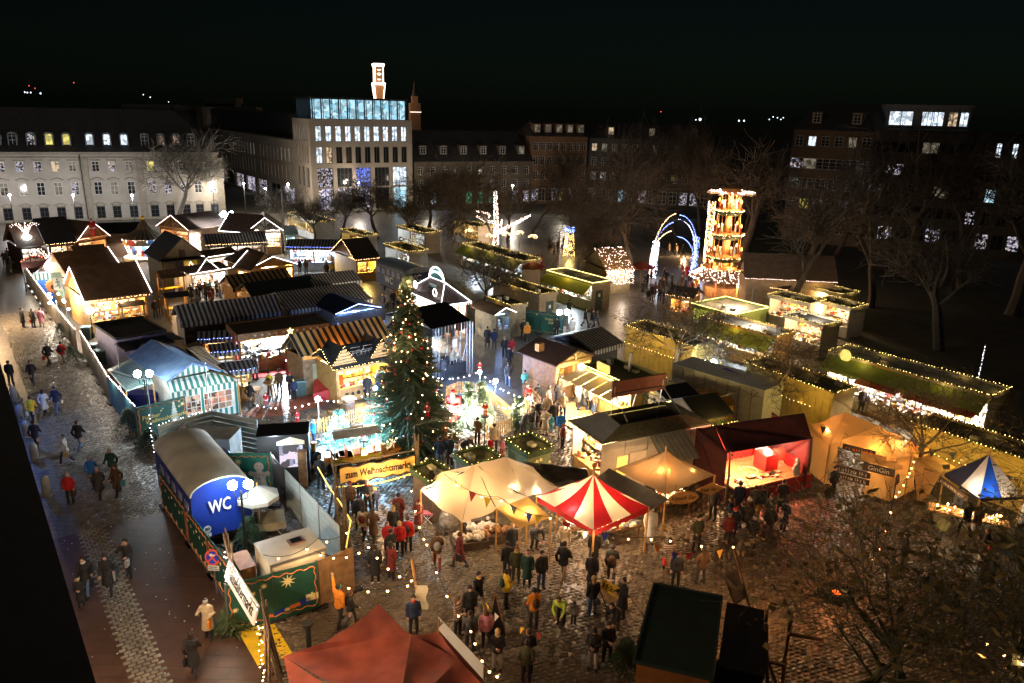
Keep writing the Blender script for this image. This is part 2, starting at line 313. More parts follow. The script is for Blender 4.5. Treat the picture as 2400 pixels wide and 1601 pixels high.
def window(parent,x,z,w,h,pm,style='cross',fm=None,y=0,deep=.12,hood=None,hm=None):
    """a window part (frame with bars) with its pane as a sub-part; local x is the window centre, z its sill"""
    fm=fm or FRM; key=('f',round(w,2),round(h,2),style,fm.name)
    if key not in wcache:
        mb=MB(); t=.07
        mb.box(-w/2,-.02,0,-w/2+t,deep,h); mb.box(w/2-t,-.02,0,w/2,deep,h); mb.box(-w/2+t,-.02,h-t,w/2-t,deep,h); mb.box(-w/2+t,-.02,0,w/2-t,deep,t)
        if style in('cross','arch'):
            mb.box(-.03,-.01,t,.03,deep-.03,h-t); mb.box(-w/2+t,-.008,h*.66,-.03,deep-.04,h*.66+.06); mb.box(.03,-.008,h*.66,w/2-t,deep-.04,h*.66+.06)
            mb.box(-w/2+t,-.004,h*.33,-.03,deep-.05,h*.33+.03); mb.box(.03,-.004,h*.33,w/2-t,deep-.05,h*.33+.03)
        if style=='mid': mb.box(-.035,-.01,t,.035,deep-.03,h-t)
        if style=='four':
            for k in(1,2,3): mb.box(-w/2+w*k/4-.03,-.01,t,-w/2+w*k/4+.03,deep-.03,h-t)
        if style=='arch': mb.tube([(math.cos(math.pi*i/8)*(w/2+.05),-.03,h+math.sin(math.pi*i/8)*w*.32) for i in range(9)],.06,4)
        wcache[key]=mb.mesh('window',fm)
        pb=MB(); 
        if style=='arch': 
            q=[(-w/2+t,deep-.05,t),(w/2-t,deep-.05,t)]+[(math.cos(math.pi*i/8)*(w/2-t),deep-.05,h+math.sin(math.pi*i/8)*w*.3) for i in range(9)]
            pb.add(q,[tuple(range(len(q)))])
        else: pb.add([(-w/2+t,deep-.05,t),(w/2-t,deep-.05,t),(w/2-t,deep-.05,h-t),(-w/2+t,deep-.05,h-t)],[(0,1,2,3)])
        wcache[key+('p',)]=pb.mesh('pane',GLASS)
    o=link('window',wcache[key],parent,(x,y,z)); p=link('pane',wcache[key+('p',)],o)
    p.material_slots[0].link='OBJECT'; p.material_slots[0].material=pm
    if hood:
        k2=('hood',hood,round(w,2),round(h,2))
        if k2 not in wcache:
            mb=MB(); ww=w/2+.22
            mb.box(-ww,-.06,-.25,ww,.0,-.05); mb.box(-ww+.02,-.045,-.05,-w/2,.0,h+.05); mb.box(w/2,-.045,-.05,ww-.02,.0,h+.05)
            pts=[(-ww-.1+ (2*ww+.2)*i/10,-.1,h+.38+ .28*math.sin(math.pi*i/10)**2) for i in range(11)] if hood!='flat' else [(-ww,-.08,h+.2),(ww,-.08,h+.2)]
            mb.tube(pts,.09,4); mb.box(-ww+.02,-.045,h+.05,ww-.02,.0,h+.3)
            wcache[k2]=mb.mesh('window_surround',hm or FRM)
        link('window_surround',wcache[k2],o)
    return o
def openings(wmb,x0,x1,z0,z1,rows,y0=0,y1=.4):
    """wall made of bands and piers around window openings; rows=[(zb,zt,[(xc,w)..])]"""
    z=z0
    for zb,zt,ws in sorted(rows,key=lambda r:r[0]):
        if zb>z: wmb.box(x0,y0,z,x1,y1,zb)
        x=x0
        for xc,ww in ws:
            if xc-ww/2>x: wmb.box(x,y0,zb,xc-ww/2,y1,zt)
            x=xc+ww/2
        if x<x1: wmb.box(x,y0,zb,x1,y1,zt)
        z=zt
    if z<z1: wmb.box(x0,y0,z,x1,y1,z1)
def frame2(a,b):
    d=b-a; return math.atan2(d.y,d.x), math.hypot(d.x,d.y)
# ---- baroque building
Mbar=mat('plaster_rose_grey',(.36,.33,.29),.85,var=.18,scale=.5); Msur=mat('sandstone_trim',(.28,.25,.2),.85,var=.2)
a=Vector((-93.0,117.9,0)); b=Vector((-50.9,135.4,0)); ang,L=frame2(a,b)
bb=thing('town_building','long pale three storey building with arched dormers in its dark roof, at the left','building',a,ang,lm='the long pale building')
xs=[]; px_top=[5,50,92,133,173,227,265,305,355,392,430,462,497]
def xat(px,v,z): q=P(px,v,z); return (q-a).dot(Vector((math.cos(ang),math.sin(ang),0)))
n_=Vector((-math.sin(ang),math.cos(ang),0))
def x_on(px,a=a,ang=ang):
    """where the vertical plane of the facade meets the picture column px near its middle height"""
    e=Vector((math.cos(ang),math.sin(ang),0)); lo,hi=-40,120
    for _ in range(50):
        m=(lo+hi)/2; q=a+e*m
        if J(q.x,q.y,7)[0]<px: lo=m
        else: hi=m
    return lo
xs=[x_on(p) for p in px_top]; xs=[xs[0]-2.9*k for k in range(4,0,-1)]+xs; xs=[x for x in xs if 1<x<L-1]
wall=MB(); openings(wall,0,L,0,11,[(.1,2.5,[(x,1.25) for x in xs]),(4.15,6.2,[(x,1.15) for x in xs]),(7.85,9.45,[(x,1.1) for x in xs])])
wall.box(0,.4,0,.4,11,11); wall.box(L-.4,.4,0,L,11,11); part('wall',wall,Mbar,bb)
tr=MB(); tr.box(-.3,-.35,10.5,L+.3,0,10.95); tr.box(-.1,-.12,9.95,L+.1,0,10.15); tr.box(-.1,-.15,0,L+.1,-.003,.35)
part('cornice',tr,Msur,bb)
for px in (200,330,515):
    x=x_on(px); pm=MB(); pm.box(x-.55,-.14,.35,x+.55,-.003,9.9); pm.box(x-.65,-.2,9.4,x+.65,-.004,9.95); part('pilaster',pm,Msur,bb)
dp=MB(); xd=x_on(193); dp.tube([(xd,-.35,10.6),(xd,-.3,8.5),(xd+.1,-.22,.2)],.07,5); part('downpipe',dp,DARKW,bb)
states={0:'mmmmm',1:'mmmmm',2:'mmmmm'}
rr=random.Random(3)
for i,x in enumerate(xs):
    window(bb,x,.1,1.25,2.1,GLASS,'arch',FRD,.1,hood='w',hm=Msur)
    window(bb,x,4.15,1.15,2.05,rr.choice([W_mix,W_mix,W_mix,GLASS,W_dim]),'cross',FRM,.08,hood='w',hm=Msur)
    window(bb,x,7.85,1.1,1.6,[W_mix,W_warm,W_mix,W_mix,GLASS,W_dim][rr.randrange(6)] if abs(x-x_on(355))>.5 else W_yel,'cross',FRM,.08,hood='flat',hm=Msur)
rf=MB(); rp=[(-.4,-.5,10.95),(L+.4,-.5,10.95),(L-3.2,4.5,15.2),(0,4.5,15.2)]
rf.add([(-.4,-.5,10.96),(L+.4,-.5,10.96),(L-1.6,2.2,13.4),(-.4,2.2,13.4),(L-6.5,6.2,17.6),(-.4,6.2,17.6),(L+.4,12,10.96),(-.4,12,10.96)],[(0,1,2,3),(3,2,4,5),(1,6,4,2),(5,4,6,7),(0,3,5,7)])
roof=part('roof',rf,ROOFD,bb)
for px,st in zip([-40,3,41,84,126,166,220,260,300,348,385,421,455],'dddmyycccdddd'):
    x=x_on(px); 
    if x<1: continue
    dm=MB(); dm.box(x-.62,.5,11.9,x-.5,2,13.5); dm.box(x+.5,.5,11.9,x+.62,2,13.5); dm.tube([(x+math.cos(math.pi*i/8)*.6,.5,13.5+math.sin(math.pi*i/8)*.4) for i in range(9)],.07,4); dm.slab([(x-.6,.55,13.75),(x+.6,.55,13.75),(x+.5,2.6,13.9),(x-.5,2.6,13.9)],.1); dm.box(x-.5,.62,11.9,x+.5,.64,11.95)
    dr=part('dormer',dm,mat('dormer_zinc',(.22,.24,.25),.5,.2),roof)
    pn=MB(); q=[(x-.45,.6,12.05),(x+.45,.6,12.05)]+[(x+math.cos(math.pi*i/6)*.45,.6,13.4+math.sin(math.pi*i/6)*.3) for i in range(7)]; pn.add(q,[tuple(range(9))])
    pn2=part('dormer_window',pn,WM[{'y':'y'}.get(st,st)],roof); pn3=MB(); pn3.box(x-.02,.56,12.05,x+.02,.59,13.6); pn3.box(x-.45,.56,12.7,x+.45,.585,12.74); pn3.box(x-.45,.56,13.3,x+.45,.585,13.34); part('dormer_bars',pn3,FRM,roof)
# ---- tall corner office
Mst=mat('limestone_office',(.27,.225,.18),.8,var=.15,scale=.6)
c0=P(735,500); c1=P(968,489); ang,L=frame2(c0,c1); e=Vector((math.cos(ang),math.sin(ang),0)); nn=Vector((-e.y,e.x,0))
cl=c0+nn*10.5
tb=thing('office_block','tall corner office block with bluish lit glass top storey','building',c0,ang,lm='the tall office block')
zc=lambda v: solve_z(c0.x,c0.y,v)
rows=[zc(332),zc(295),zc(384),zc(345),zc(441),zc(395)]
WD=L/10.8
xs=[.75+WD*(i+.5) for i in range(10)]; xs5=[.75+WD*(2*i+1) for i in range(5)]
wl=MB(); openings(wl,0,L,0,16.6,[(rows[0],rows[1],[(x,WD*.62) for x in xs]),(rows[2],rows[3],[(x,WD*.62) for x in xs]),(rows[4],rows[5],[(x,WD*1.6) for x in xs5]),(.3,4.3,[(x,WD*1.55) for x in xs5])],0,.55)
# left face: same wall turned; built in local coords x in [-.0], y along
D=10.5
ys=[.9+ (D-1.2)/6*(i+.5) for i in range(6)]
def side_open(mb,D,z1,rows,xo=0,th=.55):
    t=MB(); openings(t,.551,D,0,z1,rows,0,th)
    mb.add([(xo+b_,a_,c_) for a_,b_,c_ in t.v],[f[::-1] for f in t.f],0)
side_open(wl,D,16.6,[(rows[0],rows[1],[(y,.75) for y in ys]),(rows[2],rows[3],[(y,.75) for y in ys]),(rows[4],rows[5],[(ys[0]+.6+2.9*k,2.0) for k in range(3)])])
wl.box(L-.5,.56,0,L,D,16.6); wl.box(0,D,0,L,D+.3,16.6); part('wall',wl,Mst,tb)
for i,x in enumerate(xs):
    window(tb,x,rows[0],WD*.62,rows[1]-rows[0],WM['c'],'mid',FRD,.3); window(tb,x,rows[2],WD*.62,rows[3]-rows[2],WM['cwd ddddddd'.replace(' ','')[i] if i<10 else 'd'],'mid',FRD,.3)
for i,x in enumerate(xs5):
    window(tb,x,rows[4],WD*1.6,rows[5]-rows[4],WM['mdbdc'[i]],'four',FRD,.3); window(tb,x,.3,WD*1.55,4.0,WM['sssdB'[i]],'mid',FRD,.3)
for y in ys:
    for k,(r0,r1) in enumerate(((rows[0],rows[1]),(rows[2],rows[3]))):
        wn=window(tb,0,r0,.75,r1-r0,WM['c' if k==0 else 'i'],'mid',FRD); wn.rotation_euler.z=-math.pi/2; wn.location=(.3,y,r0)
for k in range(3):
    wn=window(tb,0,rows[4],2.0,rows[5]-rows[4],WM['i'],'four',FRD); wn.rotation_euler.z=-math.pi/2; wn.location=(.3,ys[0]+.6+2.9*k,rows[4])
gl=MB(); gl.add([(.9,.9,16.65),(L-.8,.9,16.65),(L-.8,.9,20),(.9,.9,20)],[(0,1,2,3)]); gl.add([(.9,.9,16.65),(.9,D-.5,16.65),(.9,D-.5,20),(.9,.9,20)],[(3,2,1,0)]); gs=part('glass_storey',gl,W_cold,tb)
fl=MB(); fl.box(.0,.0,16.62,L,D,16.66)
fl.box(.3,.3,20.0,L-.3,D,20.35); part('flat_roof',fl,DARKW,tb)
mn=MB(); xx=.9
while xx<L-.8:
    mn.box(xx-.09,.55,16.66,xx+.09,.85,20); mn.box(xx+.33,.6,16.66,xx+.4,.85,20); xx+=1.62
for i in range(14): mn.box(.55,1.3+i*.62,16.66,.85,1.42+i*.62,20)
part('glazing_bars',mn,DARKW,tb,kind='stuff')
sh=MB()
for i in range(26):
    x=1.5+i*(L-3)/26; sh.box(x,1.3+rr.random(),16.7,x+.35+rr.random()*.5,2.6,17.2+rr.random()*1.6)
part('office_shelving',sh,GREY,tb,kind='stuff')
# ---- office wing to the left
w0=c0+nn*D; w0=Vector((w0.x,w0.y,0)); w1=P(478,304,12.2); w1.z=0; ang2,L2=frame2(w1,w0)
wb=thing('office_wing','long low office wing with slit windows left of the tall block','building',w1,ang2)
zz=lambda v: solve_z(w0.x,w0.y,v)
nW=30; xs=[L2*(i+.7)/nW for i in range(nW) if i not in(9,19)]
wl=MB(); rws=[(8.3,10.8,[(x,.6) for x in xs]),(4.6,7.4,[(x,.6) for x in xs]),(.3,3.4,[(L2*(i+.5)/8,L2/8*.75) for i in range(8)])]
openings(wl,0,L2,0,12.2,rws,0,.4); wl.box(0,.4,0,.4,14,12.2); part('wall',wl,Mst,wb)
for i,x in enumerate(xs):
    window(wb,x,8.3,.6,2.5,WM['c' if i in(2,3,16,17,24,25,26) else 'd'],'plain',FRD,.25); window(wb,x,4.6,.6,2.8,WM['m' if i in(6,13) else 'd'],'plain',FRD,.25)
for i in range(8): window(wb,L2*(i+.5)/8,.3,L2/8*.75,3.1,WM['msdmsmds'[i]],'mid',FRD,.25)
ub=MB(); ub.box(0,2,12.25,L2,14,17.2); part('setback_storey',ub,mat('dark_cladding',(.03,.035,.035),.4,var=.2),wb)
rt=MB(); rt.box(-.2,-.2,12.2,L2,2,12.5) ; part('parapet',rt,Mst,wb)
ob=thing('stair_block','pale roof block with three tall openings above the office wing','building',w1,ang2)
z1=17.8; sb=MB(); openings(sb,-7,0,10,z1,[(12.2,16.6,[(-4.6,1.1),(-3.2,1.1),(-1.8,1.1)])],0,.5); sb.box(-7,.5,10,-.0,8,z1); part('wall',sb,Mst,ob)
for (pa,pb_,t,lb) in (((405,247),(600,250),1.2,'long pale roof parapet on the skyline left of the tall block'),((283,243),(400,246),1.0,'dim far roof edge on the skyline above the dark mansard'),((273,263),(360,268),1.0,'pale low roof box above the dark mansard roof'),((474,228),(552,229),1.6,'grey rooftop plant housing with a row of vents')):
    A_=PD(*pa,230); B_=PD(*pb_,230); an,Ls=frame2(A_,B_); o=thing('roof_box',lb,'roof structure',(A_.x,A_.y,0),an); m_=MB(); m_.box(0,0,A_.z-t,Ls,6,A_.z); m_.box(.5,.5,0,Ls-.5,5.5,A_.z-t); part('parapet_wall',m_,mat('far_plaster',(.2,.2,.19),.8),o)
# ---- town hall tower with outline lights
def tower():
    q=PD(888,226,330); z0=q.z; s=330/1822
    o=thing('town_hall_tower','slender square tower outlined with white lights above the office block','tower',(q.x,q.y,0),math.radians(20))
    w=16*s/2*1.1; mb=MB(); mb.box(-w,-w,0,w,w,z0+66*s); part('shaft',mb,mat('tower_stone',(.4,.24,.14),.8),o)
    m2=MB(); zb=z0+28*s; 
    m2.box(-w*1.35,-w*1.35,zb-3*s,w*1.35,w*1.35,zb); m2.box(-w*1.2,-w*1.2,z0+62*s,w*1.2,w*1.2,z0+68*s); part('gallery',m2,mat('tower_stone2',(.4,.25,.15),.8),o)
    pts=[]; t=TUBEW; lb=MB()
    zt=z0+68*s
    for (x,y) in ((-1,-1),(1,-1),(-1,1),(1,1)):
        lb.tube([(x*w*1.02,y*w*1.02,z0+30*s),(x*w*1.02,y*w*1.02,z0+60*s),(x*w*1.25,y*w*1.25,zt)],.22,4); lb.tube([(x*w*1.0,y*w*1.0,z0-5*s),(x*w*1.4,y*w*1.4,zb)],.22,4)
    for zq,k in ((zb,1.4),(zt,1.28),(zb-2.5*s,1.4),(zt-4*s,1.22)):
        lb.tube([(-w*k,-w*k,zq),(w*k,-w*k,zq)],.25,4); lb.tube([(-w*k,-w*k,zq),(-w*k,w*k,zq)],.25,4); lb.tube([(w*k,-w*k,zq),(w*k,w*k,zq)],.25,4)
    part('outline_lights',lb,glow('tower_tube',(1,.75,.6),4),o)
    wn=MB()
    for z in (34,44,54):
        h=6 if z==44 else 3.4
        wn.lathe([(.1,0),(.85,.3),(.85,h*s*.8),(.1,h*s)],(0,-w-.2,z0+z*s),8,0,1,.3); wn.lathe([(.1,0),(.85,.3),(.85,h*s*.8),(.1,h*s)],(-w-.2,0,z0+z*s),8,0,.3,1)
    part('arched_window_light',wn,glow('tower_window',(1,.8,.6),1.6),o)
    lamp(o,(-6*w,-8*w,z0+10*s),2500,'w',3,'floodlight')
tower()
q=PD(972,270,330); s=330/1822
st=thing('church_steeple','small dim stone church tower with a pointed spire on the skyline','tower',(q.x,q.y,0),.3)
mb=MB(); mb.box(-2.1,-2.1,0,2.1,2.1,q.z+26*s); mb.box(-1.2,-1.2,q.z+26*s,1.2,1.2,q.z+41*s); part('tower_body',mb,mat('steeple_stone',(.34,.22,.17),.85),st)
mb=MB(); mb.lathe([(1.35,0),(.8,6*s),(.05,34*s)],(0,0,q.z+41*s),6); part('spire',mb,ROOFD,st); mb=MB(); mb.box(-2.3,-2.2,q.z+6*s,2.3,-2.12,q.z+7.5*s); part('light_band',mb,glow('steeple_band',(1,.8,.65),2),st)
lamp(st,(-6,-9,q.z+8),150,'w',2,'floodlight')
# ---- older houses to the right
def block(name,label,cat,pa,pb,zt,depth,wm,rows,cols,roofz=None,fm=FRM,roofm=ROOFD,hood=None,style='cross',dorm=None,seed=1,dist=None,lm=None):
    """rows=[(sill,height,width,states)]"""
    A_=P(*pa); B_=P(*pb); an,L=frame2(A_,B_); o=thing(name,label,cat,A_,an,lm=lm); xs=[L*(i+.5)/cols for i in range(cols)]
    wl=MB(); openings(wl,0,L,0,zt,[(z,z+h,[(x,w) for x,sx in zip(xs,st*9) if sx!='-']) for z,h,w,st in rows],0,.4); wl.box(0,.4,0,.3,depth,zt); wl.box(L-.3,.4,0,L,depth,zt); part('wall',wl,wm,o)
    for z,h,w,st in rows:
        for x,sx in zip(xs,st*9):
            if sx!='-': window(o,x,z,w,h,WM[sx],style,fm,.1,hood=hood)
    if roofz:
        rf=MB(); rf.add([(-.3,-.4,zt+.003),(L+.3,-.4,zt+.003),(L+.3,depth,zt+.003),(-.3,depth,zt+.003),(1.5,depth*.5,roofz),(L-1.5,depth*.5,roofz)],[(0,1,5,4),(1,2,5),(2,3,4,5),(3,0,4)]); ro=part('roof',rf,roofm,o)
        if dorm:
            for i,sx in enumerate(dorm):
                x=L*(i+.5)/len(dorm); hz=(roofz-zt); zb=zt+hz*.22; y=depth*.5*.16
                d=MB(); d.box(x-.75,y,zb,x+.75,y+2,zb+.15); d.box(x-.75,y,zb+.15,x-.55,y+2,zb+1.6); d.box(x+.55,y,zb+.15,x+.75,y+2,zb+1.6); d.slab([(x-.8,y-.05,zb+1.75),(x+.8,y-.05,zb+1.75),(x+.8,y+2.8,zb+1.9),(x-.8,y+2.8,zb+1.9)],.14); part('dormer',d,wm,ro)
                wn=window(o,x,zb+.15,1.1,1.45,WM[sx],'cross',FRM,y)
    else:
        rf=MB(); rf.box(-.2,-.2,zt+.003,L+.2,depth,zt+.3); part('roof',rf,roofm,o)
    return o
Mold=mat('plaster_ochre_grey',(.16,.125,.09),.85,var=.3,scale=.6)
block('old_house','old two storey house with a dark roof and five dormers right of the office block','building',(972,486),(1245,478),8.8,12,Mold,[(6.2,1.6,1.0,'dddddddddd'),(3.6,1.6,1.0,'ddddddmddd'),(.5,2.3,1.3,'dcbdgggdss')],10,14.6,dorm='dddddi',lm='the old house with dormers')
Morg=mat('plaster_brown',(.24,.13,.07),.85,var=.3,scale=.5)
block('town_house','four storey brown town house lit faintly from the street','building',(1245,478),(1370,476),13.8,12,Morg,[(11,1.6,1,'d'),(8,1.8,1,'ddddiddd'),(5,1.8,1,'d'),(.6,2.6,1.5,'mddmymmd')],8,17,dorm='iiiii')
Mdk=mat('plaster_dark',(.06,.055,.045),.9,var=.3,scale=.5)
block('town_house','long dark town house with scattered lit windows behind the bare trees','building',(1375,476),(1660,492),13.6,12,Mdk,[(11,1.5,1.1,'wiidddiddddd'),(8,1.7,1.1,'dddddddddddd'),(5,1.7,1.2,'imdmiddddddd'),(.6,2.6,1.6,'mddBdmdddmmd')],12,16.5,dorm='wid')
block('apartment_house','apartment house with wooden balcony band and few lit windows behind the trees','building',(1830,560),(2010,580),17,14,mat('plaster_tan',(.13,.09,.055),.85,var=.3,scale=.5),[(14.6,1.5,1.2,'dcddi'),(11.2,1.6,2,'middd'),(8.2,1.6,1.6,'ddddd'),(5,1.7,1.6,'dymdd'),(1.6,1.8,1.6,'ddddd')],6,21,dorm='dd')
block('apartment_block','broad modern apartment block with a lit penthouse at the upper right','building',(2012,582),(2235,598),17.2,14,Mdk,[(14.2,1.6,2.2,'dddidd'),(11,1.7,2.4,'dmdddd'),(8,1.7,2.4,'mdddid'),(5,1.7,2,'dddddd'),(1.6,2,2,'dmddmd')],6,None,fm=FRD,style='mid',lm='the apartment block')
A_=P(2035,586);B_=P(2225,599); an,L=frame2(A_,B_); nrm_=Vector((-math.sin(an),math.cos(an),0)); A_=A_+nrm_*2.5
ph=thing('penthouse','lit penthouse storey set back on top of the modern apartment block','building',A_,an); wl=MB(); openings(wl,0,L,17.5,20.6,[(18,20,[(L*.18,3.2),(L*.5,1.6),(L*.62,1.6),(L*.8,1.2),(L*.93,1.1)])],0,.3); wl.box(0,.3,17.5,L,8,17.52); wl.box(0,8,17.52,L,8.3,20.6);wl.box(-.3,-.3,20.6,L+.3,8.4,20.9); part('wall',wl,GREY,ph)
for x,wd,sx in ((.18,3.2,'c'),(.5,1.6,'c'),(.62,1.6,'c'),(.8,1.2,'w'),(.93,1.1,'c')): window(ph,L*x,18,wd,2,WM[sx],'mid',FRD,.1)
block('apartment_block','darker flat apartment block with narrow lit stair windows at the far right edge','building',(2238,600),(2460,618),17,14,Mdk,[(14,2,.7,'dcccd'),(10.6,1.4,1.8,'d'),(7.8,1.9,1.3,'dBddid'),(4.6,1.9,1.3,'mddddm'),(1.2,2.2,1.6,'dmdmdd')],6,None,fm=FRD,style='mid')
# far lights on the hills
def far_light(px,py,d,r,m,lb,n=0):
    q=PD(px,py,d); mb=MB(); mb.ball((0,0,0),r,6,4); mb.tube([(0,0,-r),(0,0,-q.z)],.15,4,mi=1); o=link('distant_lamp',mb.mesh('distant_lamp',[m,DARKW]),None,q); tag(o,lb,'lamp','far lights on the horizon')
Gf=glow('far_white',(.8,.9,1),3); Gr=glow('far_red',(1,.1,.05),2)
lb='tiny distant light on the dark horizon'
for px,py,r,m in ((58,216,.5,Gf),(64,217,.5,Gf),(72,217,.5,Gf),(95,219,.6,Gf),(68,201,.4,Gr),(82,207,.4,Gr),(173,194,.4,Gr),(336,222,.4,Gf),(352,228,.4,Gf),(395,239,.3,Gf),(1641,280,1.0,Gf),(1631,281,.4,Gf),(1732,283,.6,Gf),(1744,283,.6,Gf),(1549,262,.4,Gr),(1803,280,.4,Gf),(1812,274,.4,Gf),(1822,276,.4,Gf),(1830,280,.4,Gf),(1836,276,.4,Gf)): far_light(px,py,600,r,m,lb)
# ---- dark house on the left
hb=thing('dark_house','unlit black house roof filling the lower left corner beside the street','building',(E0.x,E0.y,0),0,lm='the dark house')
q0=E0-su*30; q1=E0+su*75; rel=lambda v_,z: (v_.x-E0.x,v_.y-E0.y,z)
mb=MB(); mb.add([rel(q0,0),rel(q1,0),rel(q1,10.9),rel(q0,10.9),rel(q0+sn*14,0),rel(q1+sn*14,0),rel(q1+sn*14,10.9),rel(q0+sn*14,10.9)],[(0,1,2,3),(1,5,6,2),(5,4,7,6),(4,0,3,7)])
part('wall',mb,mat('unlit_plaster_dark',(.05,.045,.04),.9),hb)  # unlit look of the house is put into this dark colour
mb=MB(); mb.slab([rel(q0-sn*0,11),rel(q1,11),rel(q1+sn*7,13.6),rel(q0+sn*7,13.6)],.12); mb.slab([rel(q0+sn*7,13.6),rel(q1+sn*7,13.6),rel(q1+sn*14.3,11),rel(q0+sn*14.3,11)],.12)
part('roof',mb,mat('unlit_roof_black',(.012,.012,.012),.8,var=.4),hb)  # roof painted black because no light falls on it
# ======================= stall builders =======================
GOODM=[mat('goods_white',(.75,.75,.72),.5),mat('goods_red',(.3,.06,.04),.5),mat('goods_gold',(.6,.4,.1),.4),mat('goods_cream',(.6,.5,.38),.6),mat('goods_brown',(.3,.15,.06),.6),mat('goods_grey',(.3,.32,.4),.5)]
def goods(mb,x0,x1,y0,y1,z,n,rr,hmax=.35):
    for i in range(n):
        x=rr.uniform(x0,x1); y=rr.uniform(y0,y1); s=rr.uniform(.06,.17); h=rr.uniform(.08,hmax)
        if rr.random()<.5: mb.box(x-s,y-s*.7,z,x+s,y+s*.7,z+h,rr.randrange(6))
        else: mb.lathe([(s*.7,0),(s,h*.5),(s*.5,h)],(x,y,z),6,rr.randrange(6))
def shop(o,L,D,h,c,pw,wm,x0=.3,x1=None,y0=.35,seed=0,backm=None,shelf=True,counter=True,n=1):
    """lit interior: counter, shelves of goods, tube lamp"""
    x1=x1 or L-.3; rr=random.Random(seed+int(L*10)); mb=MB()
    if counter:
        cb=MB(); cb.box(x0,y0,0,x1,y0+.12,1.0); cb.box(x0-.02,y0-.15,1.0,x1+.02,y0+.6,1.06); part('counter',cb,wm,o)
        goods(mb,x0+.1,x1-.1,y0,y0+.5,1.065,int((x1-x0)*7),rr)
    if shelf:
        y=min(D-.75,y0+2.2)
        sb=MB()
        for z in (.9,1.35,1.8): 
            sb.box(x0,y,z,x1,y+.35,z+.03)
            if z+.45<h: goods(mb,x0+.1,x1-.1,y+.05,y+.3,z+.035,int((x1-x0)*6),rr,.3)
        part('shelf',sb,wm,o); bk=MB(); bk.box(x0,y+.36,0,x1,y+.4,h-.05); part('back_panel',bk,backm or WHITE,o)
    g=part('goods',mb,GOODM,o,kind='stuff') if mb.v else None
    k=max(n,int(round((x1-x0)/4.5)))
    for i in range(k):
        x=x0+(x1-x0)*(i+.5)/k; lb=MB(); lb.box(x-.5,y0+.5,h-.16,x+.5,y0+.58,h-.1); lm=part('tube_lamp',lb,MATS['lamp_glass_'+c],o); lamp(o,(x,y0+.4,h-.24),1.7*pw/k,c,.12)
def edge_light(o,pts,style,seed=0):
    if not style: return
    k=style[0]; m={'w':BULBW,'y':BULBY,'c':BULBC,'b':BULBB,'p':BULBP}[style[1]]
    if k=='t':
        mb=MB(); mb.tube(pts,.024,5); part('light_tube',mb,{'w':TUBEW,'b':TUBEB,'y':glow('tube_yellow',(1,.8,.25),9),'c':glow('tube_cool',(.9,.92,1),9),'p':glow('tube_pink',(1,.72,.65),8)}[style[1]],o)
    else: bulbs('light_string',pts,m,o,.2 if len(style)<3 else .3,.026,.03,seed=seed)
